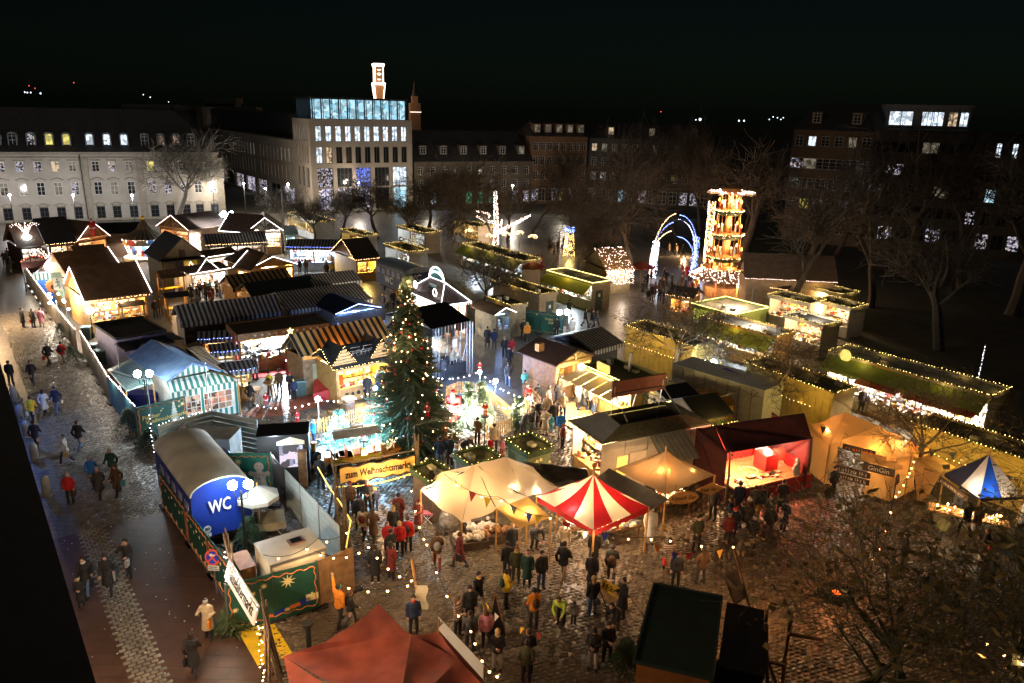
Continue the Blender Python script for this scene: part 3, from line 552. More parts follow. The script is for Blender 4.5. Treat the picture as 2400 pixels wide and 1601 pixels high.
def hut(label,A,B,C,ze,ridge,roofm,wm=WOOD,orient='x',open_='front',c='n',pw=120,edges='',est='tw',cat='market stall',name='market_hut',group=None,lm=None,val=None,gm=None,seed=0,roof_only=False,th=.1,truss=False,walls='lrb',counter=True,shelf=True):
    org,ang,L,D=rect(A,B,C,ze); o=thing(name,label,cat,org,ang,group,lm)
    if orient=='x':
        xx={'L':0,'R':L,'M':L/2}[ridge[0]]; q=loc2w(org,ang,xx,D/2); zr=solve_z(q.x,q.y,ridge[1]) if ridge[1]>20 else ridge[1]
    else:
        q=loc2w(org,ang,L/2,0) if ridge[0]=='F' else loc2w(org,ang,L/2,D); zr=solve_z(q.x,q.y,ridge[1]) if ridge[1]>20 else ridge[1]
    zr=max(zr,ze+.25); i=.32; zi=lambda y: ze+(zr-ze)*(1-abs(y-D/2)/(D/2))
    if orient=='x':
        for sl in ([(0,0,ze),(L,0,ze),(L,D/2,zr),(0,D/2,zr)],[(0,D/2+.004,zr),(L,D/2+.004,zr),(L,D,ze),(0,D,ze)]):
            mb=MB(); mb.slab(sl,th); part('roof_slope',mb,roofm,o)
        e=.32
        for x in (i,L-i-.06):
            mb=MB(); z0=ze+(zr-ze)*(i/(D/2))-th-.02; pts=[(x,i,z0),(x,D/2,zr-th-.03),(x,D-i,z0)]
            mb.add(pts+[(a+.06,b,c_) for a,b,c_ in pts],[(0,2,1),(3,4,5),(0,1,4,3),(1,2,5,4),(2,0,3,5)]); part('gable',mb,gm or wm,o)
        if truss:
            for x in (-.03,):
                mb=MB(); mb.tube([(x,.1,ze-.05),(x,D-.1,ze-.05)],.06,4); mb.tube([(x,D/2,ze-.05),(x,D/2,zr-.12)],.05,4); mb.tube([(x,D*.25,ze-.05),(x,D*.5,ze+(zr-ze)*.6)],.04,4); mb.tube([(x,D*.75,ze-.05),(x,D*.5,ze+(zr-ze)*.6)],.04,4); part('truss',mb,WOODY,o)
        ed={'gl':[(-.03,0,ze+.02),(-.03,D/2,zr+.03),(-.03,D,ze+.02)],'gr':[(L+.03,0,ze+.02),(L+.03,D/2,zr+.03),(L+.03,D,ze+.02)],'ef':[(0,-.04,ze),(L,-.04,ze)],'eb':[(0,D,ze+.05),(L,D,ze+.05)]}
    else:
        for sl in ([(0,0,ze),(L/2,0,zr),(L/2,D,zr),(0,D,ze)],[(L/2+.004,0,zr),(L,0,ze),(L,D,ze),(L/2+.004,D,zr)]):
            mb=MB(); mb.slab(sl,th); part('roof_slope',mb,roofm,o)
        for y in (.25,D-i-.06):
            mb=MB(); z0=ze+(zr-ze)*(i/(L/2))-th-.02; pts=[(i,y,z0),(L/2,y,zr-th-.03),(L-i,y,z0)]
            mb.add(pts+[(a,b+.06,c_) for a,b,c_ in pts],[(0,1,2),(5,4,3),(0,3,4,1),(1,4,5,2),(2,5,3,0)]); part('gable',mb,gm or wm,o)
        if truss:
            mb=MB(); y=.2; mb.tube([(.3,y,ze-.02),(L-.3,y,ze-.02)],.06,4); mb.tube([(L/2,y,ze),(L/2,y,zr-.15)],.05,4)
            for s in(-1,1): mb.tube([(L/2+s*L*.3,y,ze),(L/2+s*L*.12,y,ze+(zr-ze)*.7)],.045,4); mb.tube([(L/2,y,ze+(zr-ze)*.2),(L/2+s*L*.13,y,ze+(zr-ze)*.6)],.04,4)
            part('timber_frame',mb,WOODD if truss=='d' else WOODY,o)
        ed={'g':[(0,-.04,ze+.02),(L/2,-.04,zr+.03),(L,-.04,ze+.02)],'ef':[(0.2,-.05,ze-.12),(L-.2,-.05,ze-.12)],'el':[(-.04,0,ze),(-.04,D,ze)],'er':[(L+.04,0,ze),(L+.04,D,ze)],'gb':[(0,D+.03,ze+.02),(L/2,D+.03,zr+.03),(L,D+.03,ze+.02)]}
    h=ze-th-.02
    if not roof_only:
        for k,bx in {'l':(i,i,0,i+.06,D-i,h),'r':(L-i-.06,i,0,L-i,D-i,h),'b':(i+.06,D-i-.06,0,L-i-.06,D-i,h),'f':(i+.06,i,0,L-i-.06,i+.06,h)}.items():
            if k in walls or (k=='f' and open_!='front'): mb=MB(); mb.box(*bx); part('wall',mb,wm,o)
        fb=MB()
        if open_=='front':
            for x in (i+.07,L/2-.06,L-i-.19): part('post',MB().box(x,i-.02,0,x+.12,i+.1,h-.26),gm or wm,o)
            fb.box(i+.07,i-.02,h-.25,L-i-.07,i+.1,h-.006); part('lintel',fb,gm or wm,o)
            shop(o,L,D,h,c,pw,wm,i+.1,L-i-.1,i+.02,seed,counter=counter,shelf=shelf)
    else:
        for x in (.15,L-.27):
            for y in (.15,D-.27): mb=MB(); mb.box(x,y,0,x+.12,y+.12,h); part('post',mb,wm,o)
    if val:
        mb=MB(); mb.box(0,-.035,ze-th-.25,L,-.01,ze-.02); part('valance',mb,val,o)
    for e_ in edges.split(): edge_light(o,ed[e_],est,seed)
    o['_L']=L; o['_D']=D; return o,L,D,zr
def garland(o,pts,r=.12,seed=0,name='garland'):
    rr=random.Random(seed); mb=MB()
    for a,b in zip(pts[:-1],pts[1:]):
        a=Vector(a);b=Vector(b);L=(b-a).length; n=int(L/.055)
        for i in range(n):
            q=a.lerp(b,i/n); d=Vector((rr.gauss(0,1),rr.gauss(0,1),rr.gauss(0,.8))).normalized()*r*rr.uniform(.8,1.7); t=Vector((rr.uniform(-.04,.04),rr.uniform(-.04,.04),rr.uniform(-.04,.04)))
            q2=q-d*.3; mb.add([q2-t,q+d,q2+t+Vector((0,0,.03))],[(0,1,2)])
    return part(name,mb,GARL,o,kind='stuff')
def flat_stall(label,A,B,C,z,c='y',pw=90,wm=None,fas=None,awn=None,lights='frbl',est='by',open_='f',roofm=BLACK,garl=True,cat='market stall',name='flat_roof_stall',group=None,lm=None,seed=0,par=.32,door=None,awd=.95,recess=.1,glowp=6,shelfc=None,sign=None):
    org,ang,L,D=rect(A,B,C,z); o=thing(name,label,cat,org,ang,group,lm); wm=wm or CREAM; t=.07; h=z-recess
    rf=MB(); rf.box(t,t,h-.06,L-t,D-t,h); part('roof',rf,roofm,o)
    fm=fas or wm
    for bx in ((0,0,z-par,L,t,z),(0,D-t,z-par,L,D,z),(0,t+.002,z-par,t,D-t-.002,z),(L-t,t+.002,z-par,L,D-t-.002,z)): mb=MB(); mb.box(*bx); part('fascia',mb,fm,o)
    hh=z-par-.003; i=.12
    for k,bx in {'l':(i,i,0,i+.06,D-i,hh),'r':(L-i-.06,i,0,L-i,D-i,hh),'b':(i+.061,D-i-.06,0,L-i-.061,D-i,hh),'f':(i+.061,i,0,L-i-.061,i+.06,hh)}.items():
        if k in open_: continue
        mb=MB(); mb.box(*bx); part('wall',mb,wm,o)
    mb=MB(); mb.box(i+.062,i+.08,hh-.05,L-i-.062,D-i-.07,hh-.01); part('ceiling',mb,WHITE,o)
    if 'f' in open_: 
        fb=MB(); n=max(2,int(L/3)+1)
        for k in range(n): x=i+(L-2*i-.1)*k/(n-1); part('post',MB().box(x,i,0,x+.1,i+.1,hh),wm,o)
        shop(o,L,D,hh,c,pw,wm,i+.15,L-i-.15,i+.05,seed,backm=shelfc)
    if garl:
        rr=random.Random(seed+3)
        for k in range(2+int(L/4)): x,y=rr.uniform(.4,L-.6),rr.uniform(.3,max(.35,D-.5)); mb=MB(); mb.box(x-.22,y-.14,h,x+.22,y+.14,h+rr.uniform(.12,.35)); part('roof_vent' if k%2 else 'roof_box',mb,[STEEL,CREAM,GREY][k%3],o)
        mb=MB(); mb.tube([(L*.1+L*.8*q/9,D*.5+.3*math.sin(q*1.3+seed),h+.03) for q in range(10)],.02,3); part('roof_cable',mb,DARKW,o)
    if door: mb=MB(); mb.box(L-i-.001,D*door-.45,.05,L-i+.04,D*door+.45,2.05); d=part('door',mb,mat('door_green',(.02,.05,.04),.5),o); mb=MB(); mb.box(L-i+.04,D*door-.12,1.4,L-i+.05,D*door+.12,1.7); part('notice',mb,WHITE,o); mb=MB(); mb.box(L-i+.04,D*door+.3,1.0,L-i+.08,D*door+.38,1.12); part('handle',mb,STEEL,d)
    if awn:
        mb=MB(); zt=z-par*.6; zb=zt-.75; mb.slab([(.1,-.01,zt),(L-.1,-.01,zt),(L-.1,-awd,zb),(.1,-awd,zb)],.02); mb.box(.1,-awd-.02,zb-.22,L-.1,-awd+.0,zb-.005); part('awning',mb,awn,o)
    segs={'f':[(-.03,-.03,z+.05),(L+.03,-.03,z+.05)],'r':[(L+.03,-.03,z+.05),(L+.03,D+.03,z+.05)],'b':[(L+.03,D+.03,z+.05),(-.03,D+.03,z+.05)],'l':[(-.03,D+.03,z+.05),(-.03,-.03,z+.05)]}
    for k in lights:
        if k not in 'frbl': continue
        if garl: garland(o,segs[k],.13,seed)
        edge_light(o,segs[k],est,seed+ord(k))
        if glowp:
            a,b=Vector(segs[k][0]),Vector(segs[k][1]); n=max(1,int((b-a).length/4))
            for q in range(n): p_=a.lerp(b,(q+.5)/n); lamp(o,(p_.x,p_.y-(.25 if k=='f' else 0),p_.z+.12),glowp,est[1] if est[1] in LAMPM else 'w',.25,'string_light_glow')
    o['_L']=L;o['_D']=D; return o,L,D,h
def wedge_tent(label,A,B,C,ze,apexv,mA,mB,n=4,val=.35,valm=None,c='w',pw=60,lz=None,cat='tent',name='pavilion_tent',lm=None,sag=.12,off=(.5,.5),group=None,legs=True):
    org,ang,L,D=rect(A,B,C,ze); o=thing(name,label,cat,org,ang,group,lm)
    cx,cy=L*off[0],D*off[1]; q=loc2w(org,ang,cx,cy); za=solve_z(q.x,q.y,apexv) if apexv>20 else apexv
    cor=[(0,0),(L,0),(L,D),(0,D)]; k=0
    for s in range(4):
        a=Vector((*cor[s],ze)); b=Vector((*cor[(s+1)%4],ze)); nn_=n[s] if isinstance(n,(list,tuple)) else n
        for w_ in range(nn_):
            p=a.lerp(b,w_/nn_); q2=a.lerp(b,(w_+1)/nn_); T=Vector((cx,cy,za)); mb=MB(); N=8; vs=[]
            for i in range(N+1):
                t=i/N
                for e in (0,.5,1):
                    b0=T.lerp(p.lerp(q2,e),t); b0.z-=sag*math.sin(math.pi*t)*(1+ .4*(e==.5)); vs.append(b0)
            mb.add(vs,[(i*3+j,(i+1)*3+j,(i+1)*3+j+1,i*3+j+1) for i in range(N) for j in(0,1)]); cl=part('roof_panel',mb,mA if k%2==0 else mB,o,smooth=True)
            if val:
                v_=MB(); m_=p.lerp(q2,.5); dz=Vector((0,0,.01)); out=Vector((0,0,0))
                v_.add([p-dz,q2-dz,q2-Vector((0,0,val*.8)),q2.lerp(m_,.5)-Vector((0,0,val)),m_-Vector((0,0,val*.75)),p.lerp(m_,.5)-Vector((0,0,val)),p-Vector((0,0,val*.8))],[(0,1,2,3,4,5,6)]); vv=part('valance',v_,valm or (mB if k%2==0 else mA),o); sd=vv.modifiers.new('t','SOLIDIFY'); sd.thickness=.01
            k+=1
    if legs:
        for x,y in cor: mb=MB(); mb.tube([(x*.98+.02*L*.5,y*.98+.02*D*.5,0),(x,y,ze)],.045,6); part('pole',mb,WOODY,o)
        mb=MB(); mb.tube([(cx,cy,0),(cx,cy,za+.25)],.05,6); part('centre_pole',mb,WOODY,o)
    if pw: lamp(o,(cx,cy,lz or ze+.1),pw,c,.12)
    return o,L,D,za,org,ang
def canopy(o,org,V,F,m,name='canvas_panel',sag=.18,seed=0,wr=.03,th=.012):
    """cloth panels between points given relative to org"""
    pts=[Vector(v)-org for v in V]
    for f in F:
        tri=[(f[0],f[i],f[i+1]) for i in range(1,len(f)-1)]; mb=MB(); mb.sm=True
        for t in tri:
            a,b,c=[pts[i] for i in t]; N=9; idx={}; vs=[];fs=[]
            for i in range(N+1):
                for j in range(N+1-i):
                    u,v_=i/N,j/N; w_=1-u-v_; p=a*w_+b*u+c*v_; s=(u*v_+v_*w_+u*w_)*3
                    if len(tri)>1: s=27*u*v_*w_
                    k=noise.noise(Vector((p.x*1.3,p.y*1.3,p.z*1.3+seed)))*wr*2*min(1,s*3)
                    idx[(i,j)]=len(vs); vs.append(Vector((p.x,p.y,p.z-sag*s*.5+k)))
            for i in range(N):
                for j in range(N-i):
                    fs.append((idx[(i,j)],idx[(i+1,j)],idx[(i,j+1)]))
                    if i+j<N-1: fs.append((idx[(i+1,j)],idx[(i+1,j+1)],idx[(i,j+1)]))
            mb.add(vs,fs)
        p_=part(name,mb,m,o,smooth=True)
        if 'canvas' not in m.name: sd=p_.modifiers.new('t','SOLIDIFY'); sd.thickness=th
# ======================= the market: stalls, left half =======================
SHING=tiles('shingle_brown',(.3,.15,.055),(.25,.12,.045),.35,.16,.6,.03,.02,.35); SHD=tiles('shingle_dark',(.05,.035,.028),(.04,.03,.024),.35,.2,.6,.03,.02)
BW=stripe('stripe_black_white',(.45,.43,.4),(.02,.02,.02),.36,rough=.4); BG=stripe('stripe_black_gold',(.02,.02,.018),(.55,.33,.12),.5,rough=.5)
GW=stripe('stripe_green_white',(.02,.22,.2),(.75,.75,.7),.34); BLW=stripe('stripe_blue_white',(.02,.12,.4),(.45,.6,.75),.16,axis='Y',rough=.35); BGW=stripe('stripe_black_grey',(.03,.03,.03),(.4,.38,.34),.3)
GRW=stripe('stripe_green_white_x',(.02,.25,.22),(.7,.75,.7),.18,axis='Y',rough=.4); BRR=mat('roof_metal_brown',(.14,.09,.05),.45,.2,var=.4); BLUR=mat('roof_navy',(.02,.03,.09),.5,var=.2)
LWALL=mat('lit_wall_cream',(.7,.6,.42),.7,var=.1); HALF=mat('half_timber_white',(.75,.7,.62),.7,var=.1); WOODOLD=mat('wood_weathered',(.2,.17,.11),.85,var=.4,scale=3)
HR=mat('hall_felt_brown',(.14,.09,.065),.7,var=.35)
g='market huts'
h1,L,D,zr=hut('large hut with brown shingle roof and white light tubes on its gable, by the street',(197,706),(355,686),(166,668),3.0,('L',627),SHING,WOODY,'x','front','w',330,'gl gr','tw',name='beer_hut',lm='the large shingled hut',seed=1)
edge_light(h1,[(.2,-.05,2.9),(L-.1,-.05,2.9)],'bw',3)
hut('shingled hut roof directly behind the large brown one',(168,665),(300,648),(140,625),3.1,('L',592),SHING,WOODY,'x','closed','w',0,'gr','tw',seed=2)
h3,L,D,zr=hut('dark hut with a santa figure in its pink lit gable',(180,566),(258,553),7,3.1,('F',519),HR,WOOD,'y','front','w',160,'g','tp',truss=True,lm='the hut with santa in its gable',seed=3)
hut('timber hut with pink lit gable below the long pale building',(366,530),(441,540),7,3.2,('F',505),HR,WOOD,'y','front','w',160,'g','tp',truss=True,seed=4)
hut('long dark metal roofed hall between two lit gables',(212,550),(330,546),5,3,('L',523),mat('metal_roof_dark',(.05,.05,.055),.3,.4,var=.3),WOODD,'x','closed','w',0,'',seed=5)
hut('dark roofed hut at the far left edge of the market',(40,580),(105,574),6,3,('L',524),HR,WOODD,'x','front','w',50,'',seed=6)
hut('broad dark hipped hut left of the santa gable',(108,574),(182,567),7,3.2,('L',512),BLACK,WOODD,'x','front','w',90,'ef','bw',seed=7)
hut('small hut with scalloped lit gables behind the shingled roofs',(172,590),(250,584),3.5,2.7,('M',574),HR,WOODY,'x','front','w',120,'ef','bw',seed=8)
h12,L,D,zr=hut('weathered wooden gable house with a yellow sign board',(372,613),(488,602),6,3.2,('F',557),BLACK,WOODOLD,'y','closed','w',60,'',walls='lrbf',seed=9,lm='the weathered gable house')
mb=MB(); mb.box(L*.5,.2,2.2,L*.5+1.4,.28,2.95); sg=part('sign_board',mb,YEL,h12); mb=MB(); mb.box(L*.42,.2,3.3,L*.55,.26,4.2); part('shutter',mb,WOODD,h12)
mb=MB(); 
for i in range(12): mb.box(.4+i*(L-.8)/12,.22,.1,.44+i*(L-.8)/12,.26,3.1)
part('batten',mb,WOODD,h12,kind='stuff')
# glare
gb=P(535,574); o=thing('floodlight_cluster','cluster of glaring white floodlights on a mast beside the booth at the street','floodlight',gb); zf=solve_z(gb.x,gb.y,506); part('mast',MB().tube([(0,0,0),(0,0,zf)],.06,6),DARKW,o)
for k in range(6): part('flood_head',MB().ball((-.9+.36*k,-.2,zf+.3*(k%3)-.2),.3,8,6),glow('flood_glass',(.75,.85,1),60),o)
lamp(o,(0,-.8,zf-.6),2200,'c',.4)
edge_light(h12,[(L*.55,-.1,2.1),(L*.62,-.1,2.9),(L*.72,-.1,1.9)],'tw')
h13,L,D,zr=hut('white candy stall glaring with cool light, small gable on top',(444,643),(540,628),4,2.6,('M',619),HR,WHITE,'x','front','n',420,'ef','tw',gm=WHITE,seed=10,lm='the glaring white candy stall')
edge_light(h13,[(L*.18,-.08,2.7),(L*.42,-.08,3.9),(L*.7,-.08,2.7)],'tw')
for i,(a,b,rv,lb) in enumerate((((378,655),(436,647),631,'upper'),((386,699),(445,693),684,'lower'),((280,721),(343,713),706,'leftmost'))):
    o,L,D,zr=hut({'upper':'small shelter roof over a yellow beer table below the weathered gable house','lower':'small dark shelter over a yellow beer table, the lower one beside the crowd','leftmost':'small dark shelter over a beer table in front of the large shingled hut'}[lb],a,b,1.7,2.2,('M',rv),BLACK if i else BRR,WOODY,'x','open','w',0,'',roof_only=True,th=.05,cat='table shelter',name='table_shelter',group='beer table shelters')
    mb=MB(); mb.box(.2,.4,1.0,L-.2,1.2,1.06); part('table_top',mb,YEL,o); mb=MB(); mb.box(.2,-.1,.55,L-.2,.15,.6); mb.box(.3,-.05,0,.38,.1,.55); mb.box(L-.38,-.05,0,L-.3,.1,.55); part('bench',mb,YEL,o)
    lamp(o,(L/2,.5,1.9),35,'w',.1)
hut('booth glaring blue white at the street end of the market',(512,541),(592,547),5,3,('R',503),HR,WHITE,'x','front','c',3800,'ef gl','tc',gm=WHITE,seed=11,lm='the glaring booth at the street')
h18,L,D,zr=hut('half-timbered white gable with two small windows and lit edges',(579,543),(665,541),7,3.1,('F',511),HR,WOODY,'y','front','n',520,'g','tw',truss='d',gm=HALF,seed=12,lm='the half-timbered gable')
for x in (.38,.62): window(h18,L*x,3.2,.6,.8,W_dim,'cross',FRD,.18)
hut('small pale blue lit tent beside the half-timbered gable',(667,551),(700,549),3,2.6,('M',528),mat('blue_lit_cloth',(.4,.55,.6),.6),mat('blue_lit_cloth',(.4,.55,.6),.6),'x','front','c',60,'',seed=13)  # blue light on the tent is put into the cloth colour
hut('long black and white striped roof in the back row below the half-timbered gable',(482,575),(629,567),4.5,3,('L',549),BW,WOODD,'x','front','n',140,'ef','cw' if 0 else 'bw',val=BW,seed=14)
hut('dark roofed stall with white front between striped roof and brown gable',(485,603),(560,592),3,2.7,('M',583),BRR,WHITE,'x','front','n',260,'ef','tw',gm=WHITE,seed=15)
h22,L,D,zr=hut('wide brown felt roof with lit orange gable facing the square',(582,632),(697,619),7,2.8,('F',602),HR,WOODY,'y','front','n',560,'g','tw',seed=16,lm='the wide brown gable hut')
hut('brown side roof with beaded edge lights left of the wide gable',(545,628),(588,634),4.5,2.8,('L',588),BRR,WOODY,'x','front','n',160,'gl','tw',seed=17)
hut('long striped awning stall lit blue white, with icicle lights',(668,579),(797,580),3.5,2.9,('L',560),BW,mat('stall_blue_white',(.45,.55,.75),.6),'x','front','c',420,'ef','bb',val=BW,seed=18,lm='the blue white stall with icicle lights')
hut('fairy-lit yellow hut with steep gable and dark roof',(831,610),(893,604),(790,587),2.6,('L',561),SHD,WOODY,'x','front','y',200,'gl ef','bw',seed=19,lm='the steep yellow hut')
hut('roof of black and gold stripes in the middle of the market',(545,676),(688,656),(526,661),2.8,('L',646),BG,WOODY,'x','front','w',60,'',val=BG,seed=20)
hut('stall under dark green felt roof between two striped roofs',(588,694),(745,673),(562,676),2.8,('L',664),GREEND,WOODY,'x','front','w',80,'',seed=21,lm='the green roofed stall')
hut('grey striped canvas roof sagging right of the green felt roof',(733,669),(848,657),4,3,('M',638),BGW,WOODD,'x','front','n',60,'',val=BGW,seed=22)
hut('wide wet dark striped roof right of centre in the market',(679,728),(873,701),6,2.8,('L',685),BGW,WOODD,'x','closed','n',0,'',val=BGW,seed=23,lm='the wide wet striped roof')
hut('long black and white striped roof left of the wide wet one',(422,759),(663,729),(404,736),2.8,('L',716),BW,WOODD,'x','closed','n',0,'',val=BW,seed=24,lm='the long striped roof')
o,L,D,h=flat_stall('flat roofed wooden toy stall with star fascia and bright bluish interior',(556,785),(773,757),(525,758),3.1,'c',1000,WOOD,WOOD,None,'','by','f',BRR,False,lm='the toy stall with stars',par=.5,seed=25,name='toy_stall')
for i in range(10):
    x=L*(.18+.075*i); mb=MB(); star(mb,x,-.03,2.88,.28 if i==5 else .13,5,.02,.42); part('star',mb,glow('star_gold',(1,.75,.3),4) if i==5 else mat('star_pale',(.7,.66,.6),.6),o)
for k in range(3):
    mb=MB(); rr=random.Random(k); goods(mb,L*.08,L*.92,.3,.6,1.0+k*.4,26,rr,.3); part('hanging_goods',mb,[GLASS,GOODM[5],GLASS,GOODM[5],DARKW,GOODM[0]],o,kind='stuff')
mb=MB(); mb.box(L*.45,-1.6,0,L*.62,-.6,.9); part('red_chest',mb,mat('dark_red_cloth',(.22,.02,.03),.7),o); mb=MB(); mb.box(L*.1,-1.2,0,L*.95,-.1,.06); part('red_carpet',mb,REDP,o)
o,L,D,zr=hut('stall with navy gable roof edged in blue light',(786,737),(893,721),5,2.9,('F',713),BLUR,mat('blue_lit_panel',(.3,.5,.7),.5),'y','front','c',420,'g','tb',seed=26,lm='the blue edged stall')  # blue light on the wall is put into its panel colour
mb=MB(); mb.slab([(-.2,-.1,2.75),(L+.2,-.1,2.75),(L+.2,-1.5,2.2),(-.2,-1.5,2.2)],.03); part('awning',mb,mat('grey_awning',(.3,.33,.36),.5),o); edge_light(o,[(0,-1.5,2.15),(L,-1.5,2.15)],'bb')
lamp(o,(.3,-.9,2.0),60,'b',.1)
h30,L,D,zr=hut('stall under a big roof of black and orange stripes beside the christmas tree',(705,837),(918,788),(669,813),2.9,('L',784),BG,WOOD,'x','closed','w',0,'',gm=BW,val=None,seed=27,walls='lrbf',lm='the black and orange striped roof')
for k in range(9): mb=MB(); mb.box(1.0+k*.34,.26,.1,1.3+k*.34,.31,2.1); part('side_plank',mb,mat('plank_pale',(.42,.38,.22),.7),h30)
lamp(h30,(L*.4,-.6,3.2),40,'o',.2)
h31,L,D,zr=hut('dark roofed hut with orange lit gables and carriage ornaments, in front of the tree',(782,868),(928,838),(723,837),2.55,('L',818),BLACK,WOODY,'x','front','y',420,'gl ef','by',gm=WOODY,seed=28,lm='the orange lit hut with dormers')
for x in (.2,.8):
    xx=L*x; mb=MB(); mb.add([(xx-.9,.35,2.62),(xx+.9,.35,2.62),(xx,.35,3.85),(xx-.9,2.2,3.0),(xx+.9,2.2,3.0),(xx,2.6,3.85)],[(0,1,2),(0,2,5,3),(2,1,4,5)],0); part('dormer',mb,BLACK,h31)
    for k in range(5): w_=.85*(1-k/5); mb=MB(); mb.box(xx-w_,.28,2.62+k*.22,xx+w_,.34,2.8+k*.22); part('dormer_plank',mb,WOODY,h31)
    edge_light(h31,[(xx-.95,.25,2.62),(xx,.25,3.92),(xx+.95,.25,2.62)],'by')
mb=MB()
for cx in (.42,.62): 
    for dx in(-.3,.3): mb.tube([(L*cx+dx+.2*math.cos(a*.785),.75,3.15+.2*math.sin(a*.785)) for a in range(9)],.02,4)
    mb.tube([(L*cx-.5,.75,3.15),(L*cx+.5,.75,3.2),(L*cx+.7,.75,3.5)],.025,4); mb.box(L*cx-.35,.72,3.3,L*cx+.35,.78,3.32); mb.box(L*cx-.35,.72,3.55,L*cx+.35,.78,3.58)
part('carriage_ornament',mb,mat('iron_grey',(.25,.22,.2),.5),h31)
for k in range(7): mb=MB(); mb.lathe([(.14,0),(.14,.03)],(0,0,0),4 if k%2 else 10); part('panel_ornament',mb,BLACK,h31,loc=(1+k*(L-1.6)/7,.27,.55),rot=(math.pi/2,0,0))
# red chest left of it
o=thing('red_counter','red ice rink style counter beside the orange lit hut','counter',P(765,930),.3); mb=MB(); mb.add([(-.9,-.5,0),(1.2,-.8,0),(1.2,.9,0),(-.7,1,0),(-.9,-.5,.5),(1.2,-.8,.9),(1.2,.9,1.2),(-.7,1,1)],[(0,1,5,4),(1,2,6,5),(2,3,7,6),(3,0,4,7),(4,5,6,7)]); part('counter_body',mb,REDP,o)
# stage with black roof behind the tree
org,ang,L,D=rect((1012,772),(1104,751),(899,735),4.0); o=thing('open_air_stage','black canvas covered stage with truss behind the christmas tree','stage',org,ang,lm='the black stage')
BCL=mat('black_tarp_wet',(.02,.02,.024),.28,var=.3); mb=MB(); mb.slab([(0,0,4),(L,0,4),(L,D/2,4.9),(0,D/2,4.9)],.04); part('roof_panel',mb,BCL,o); mb=MB(); mb.slab([(0,D/2,4.9),(L,D/2,4.9),(L,D,4),(0,D,4)],.04); part('roof_panel',mb,BCL,o)
for bx in ((0.05,.1,0,.1,D-.1,3.95),(.1,D-.15,0,L-.1,D-.1,3.95)): mb=MB(); mb.box(*bx); part('curtain',mb,BLACK,o)
mb=MB()
for i in range(24): x=L*i/24; mb.add([(x,-.02,3.98),(x+L/24,-.02+.05*(i%2),3.98),(x+L/24,-.02+.05*(i%2),3.45+.1*math.sin(i)),(x,-.02,3.4)],[(0,1,2,3)])
part('drape',mb,BCL,o)
def truss(o,x,y,h,m=STEEL,w=.3):
    mb=MB()
    for a,b in((0,0),(w,0),(w,w),(0,w)): mb.tube([(x+a,y+b,0),(x+a,y+b,h)],.03,4)
    for i in range(int(h/.4)): z=i*.4; mb.tube([(x,y,z),(x+w,y,z+.4)],.015,3); mb.tube([(x+w,y,z),(x+w,y+w,z+.4)],.015,3); mb.tube([(x,y,z),(x,y+w,z+.4)],.015,3)
    part('truss_tower',mb,m,o)
truss(o,L-.4,-.3,4); truss(o,.1,-.3,4)
mb=MB()
for i in range(6): mb.tube([(L*i/6,.5,0),(L*(i+1)/6,.5,2.2)],.03,4); mb.tube([(L*i/6,.5,0),(L*i/6,.5,3.4)],.03,4); 
mb.tube([(0,.5,1.2),(L,.5,1.2)],.03,4); mb.tube([(0,.5,2.4),(L,.5,2.4)],.03,4); part('scaffold',mb,STEEL,o)
mb=MB(); mb.box(.15,.3,.0,L-.2,D-.2,.8); part('stage_deck',mb,BLACK,o); mb=MB(); mb.box(L*.55,.2,3.0,L*.62,.3,3.5); part('loudspeaker',mb,BLACK,o); mb=MB(); mb.box(L*.5,-.08,2.3,L*.62,-.04,2.9); part('poster',mb,CREAM,o)
# hip roofed almond stall with arch sign
org,ang,L,D=rect((950,682),(1033,719),(1097,706),2.8); o=thing('almond_stall','hip roofed stall outlined in white light with an arched sign on top','market stall',org,ang,lm='the white outlined stall')
SHW=tiles('shingle_pinkish',(.16,.1,.08),(.13,.085,.07),.5,.28,.55,.04,.03); q=loc2w(org,ang,L/2,D/2); zt=solve_z(q.x,q.y,657); a,b=L*.3,L*.7; y0=D*.45
cr=[(0,0,2.8),(L,0,2.8),(L,D,2.8),(0,D,2.8),(a,D/2,zt),(b,D/2,zt)]
for f in ((0,1,5,4),(1,2,5),(2,3,4,5),(3,0,4)): mb=MB(); mb.slab([cr[i] for i in f],.06); part('roof_slope',mb,SHW,o)
for e in ((0,4),(1,5),(2,5),(0,1),(1,2),(4,5)): edge_light(o,[Vector(cr[e[0]])+Vector((0,0,.07)),Vector(cr[e[1]])+Vector((0,0,.07))],'tc')
edge_light(o,[(0,-.1,2.7),(L,-.1,2.7)],'bp'); edge_light(o,[(L+.1,0,2.7),(L+.1,D,2.7)],'bp')
mb=MB(); r0=L*.2; pts=[(L/2+r0*math.cos(math.pi*i/12),D/2-.1,zt+.1+r0*.8*math.sin(math.pi*i/12)) for i in range(13)]; mb.tube(pts,.05,5); mb.tube([(x,y,zt+.1+(z-zt-.1)*.6) for x,y,z in pts],.05,5); part('arch_tube',mb,TUBEW,o)
mb=MB(); q2=[(x,D/2-.05,z) for x,_,z in pts]; mb.add(q2,[tuple(range(13))]); part('arch_sign',mb,mat('teal_sign',(.05,.25,.24),.5),o)
mb=MB(); mb.box(L*.42,D*.32,zt-.7,L*.6,D*.35,zt-.3); part('sign_plate',mb,mat('mint_plate',(.3,.5,.45),.5),o)
for (x,y,s) in ((L*.2,D*.13,0),(L*.75,D*.13,0)): mb=MB(); z=2.8+(zt-2.8)*y/(D/2); mb.tube([(x+.32*math.cos(i*.524),y-.05,z+.45+.32*math.sin(i*.524)) for i in range(13)],.035,4); part('light_ring',mb,TUBEW,o)
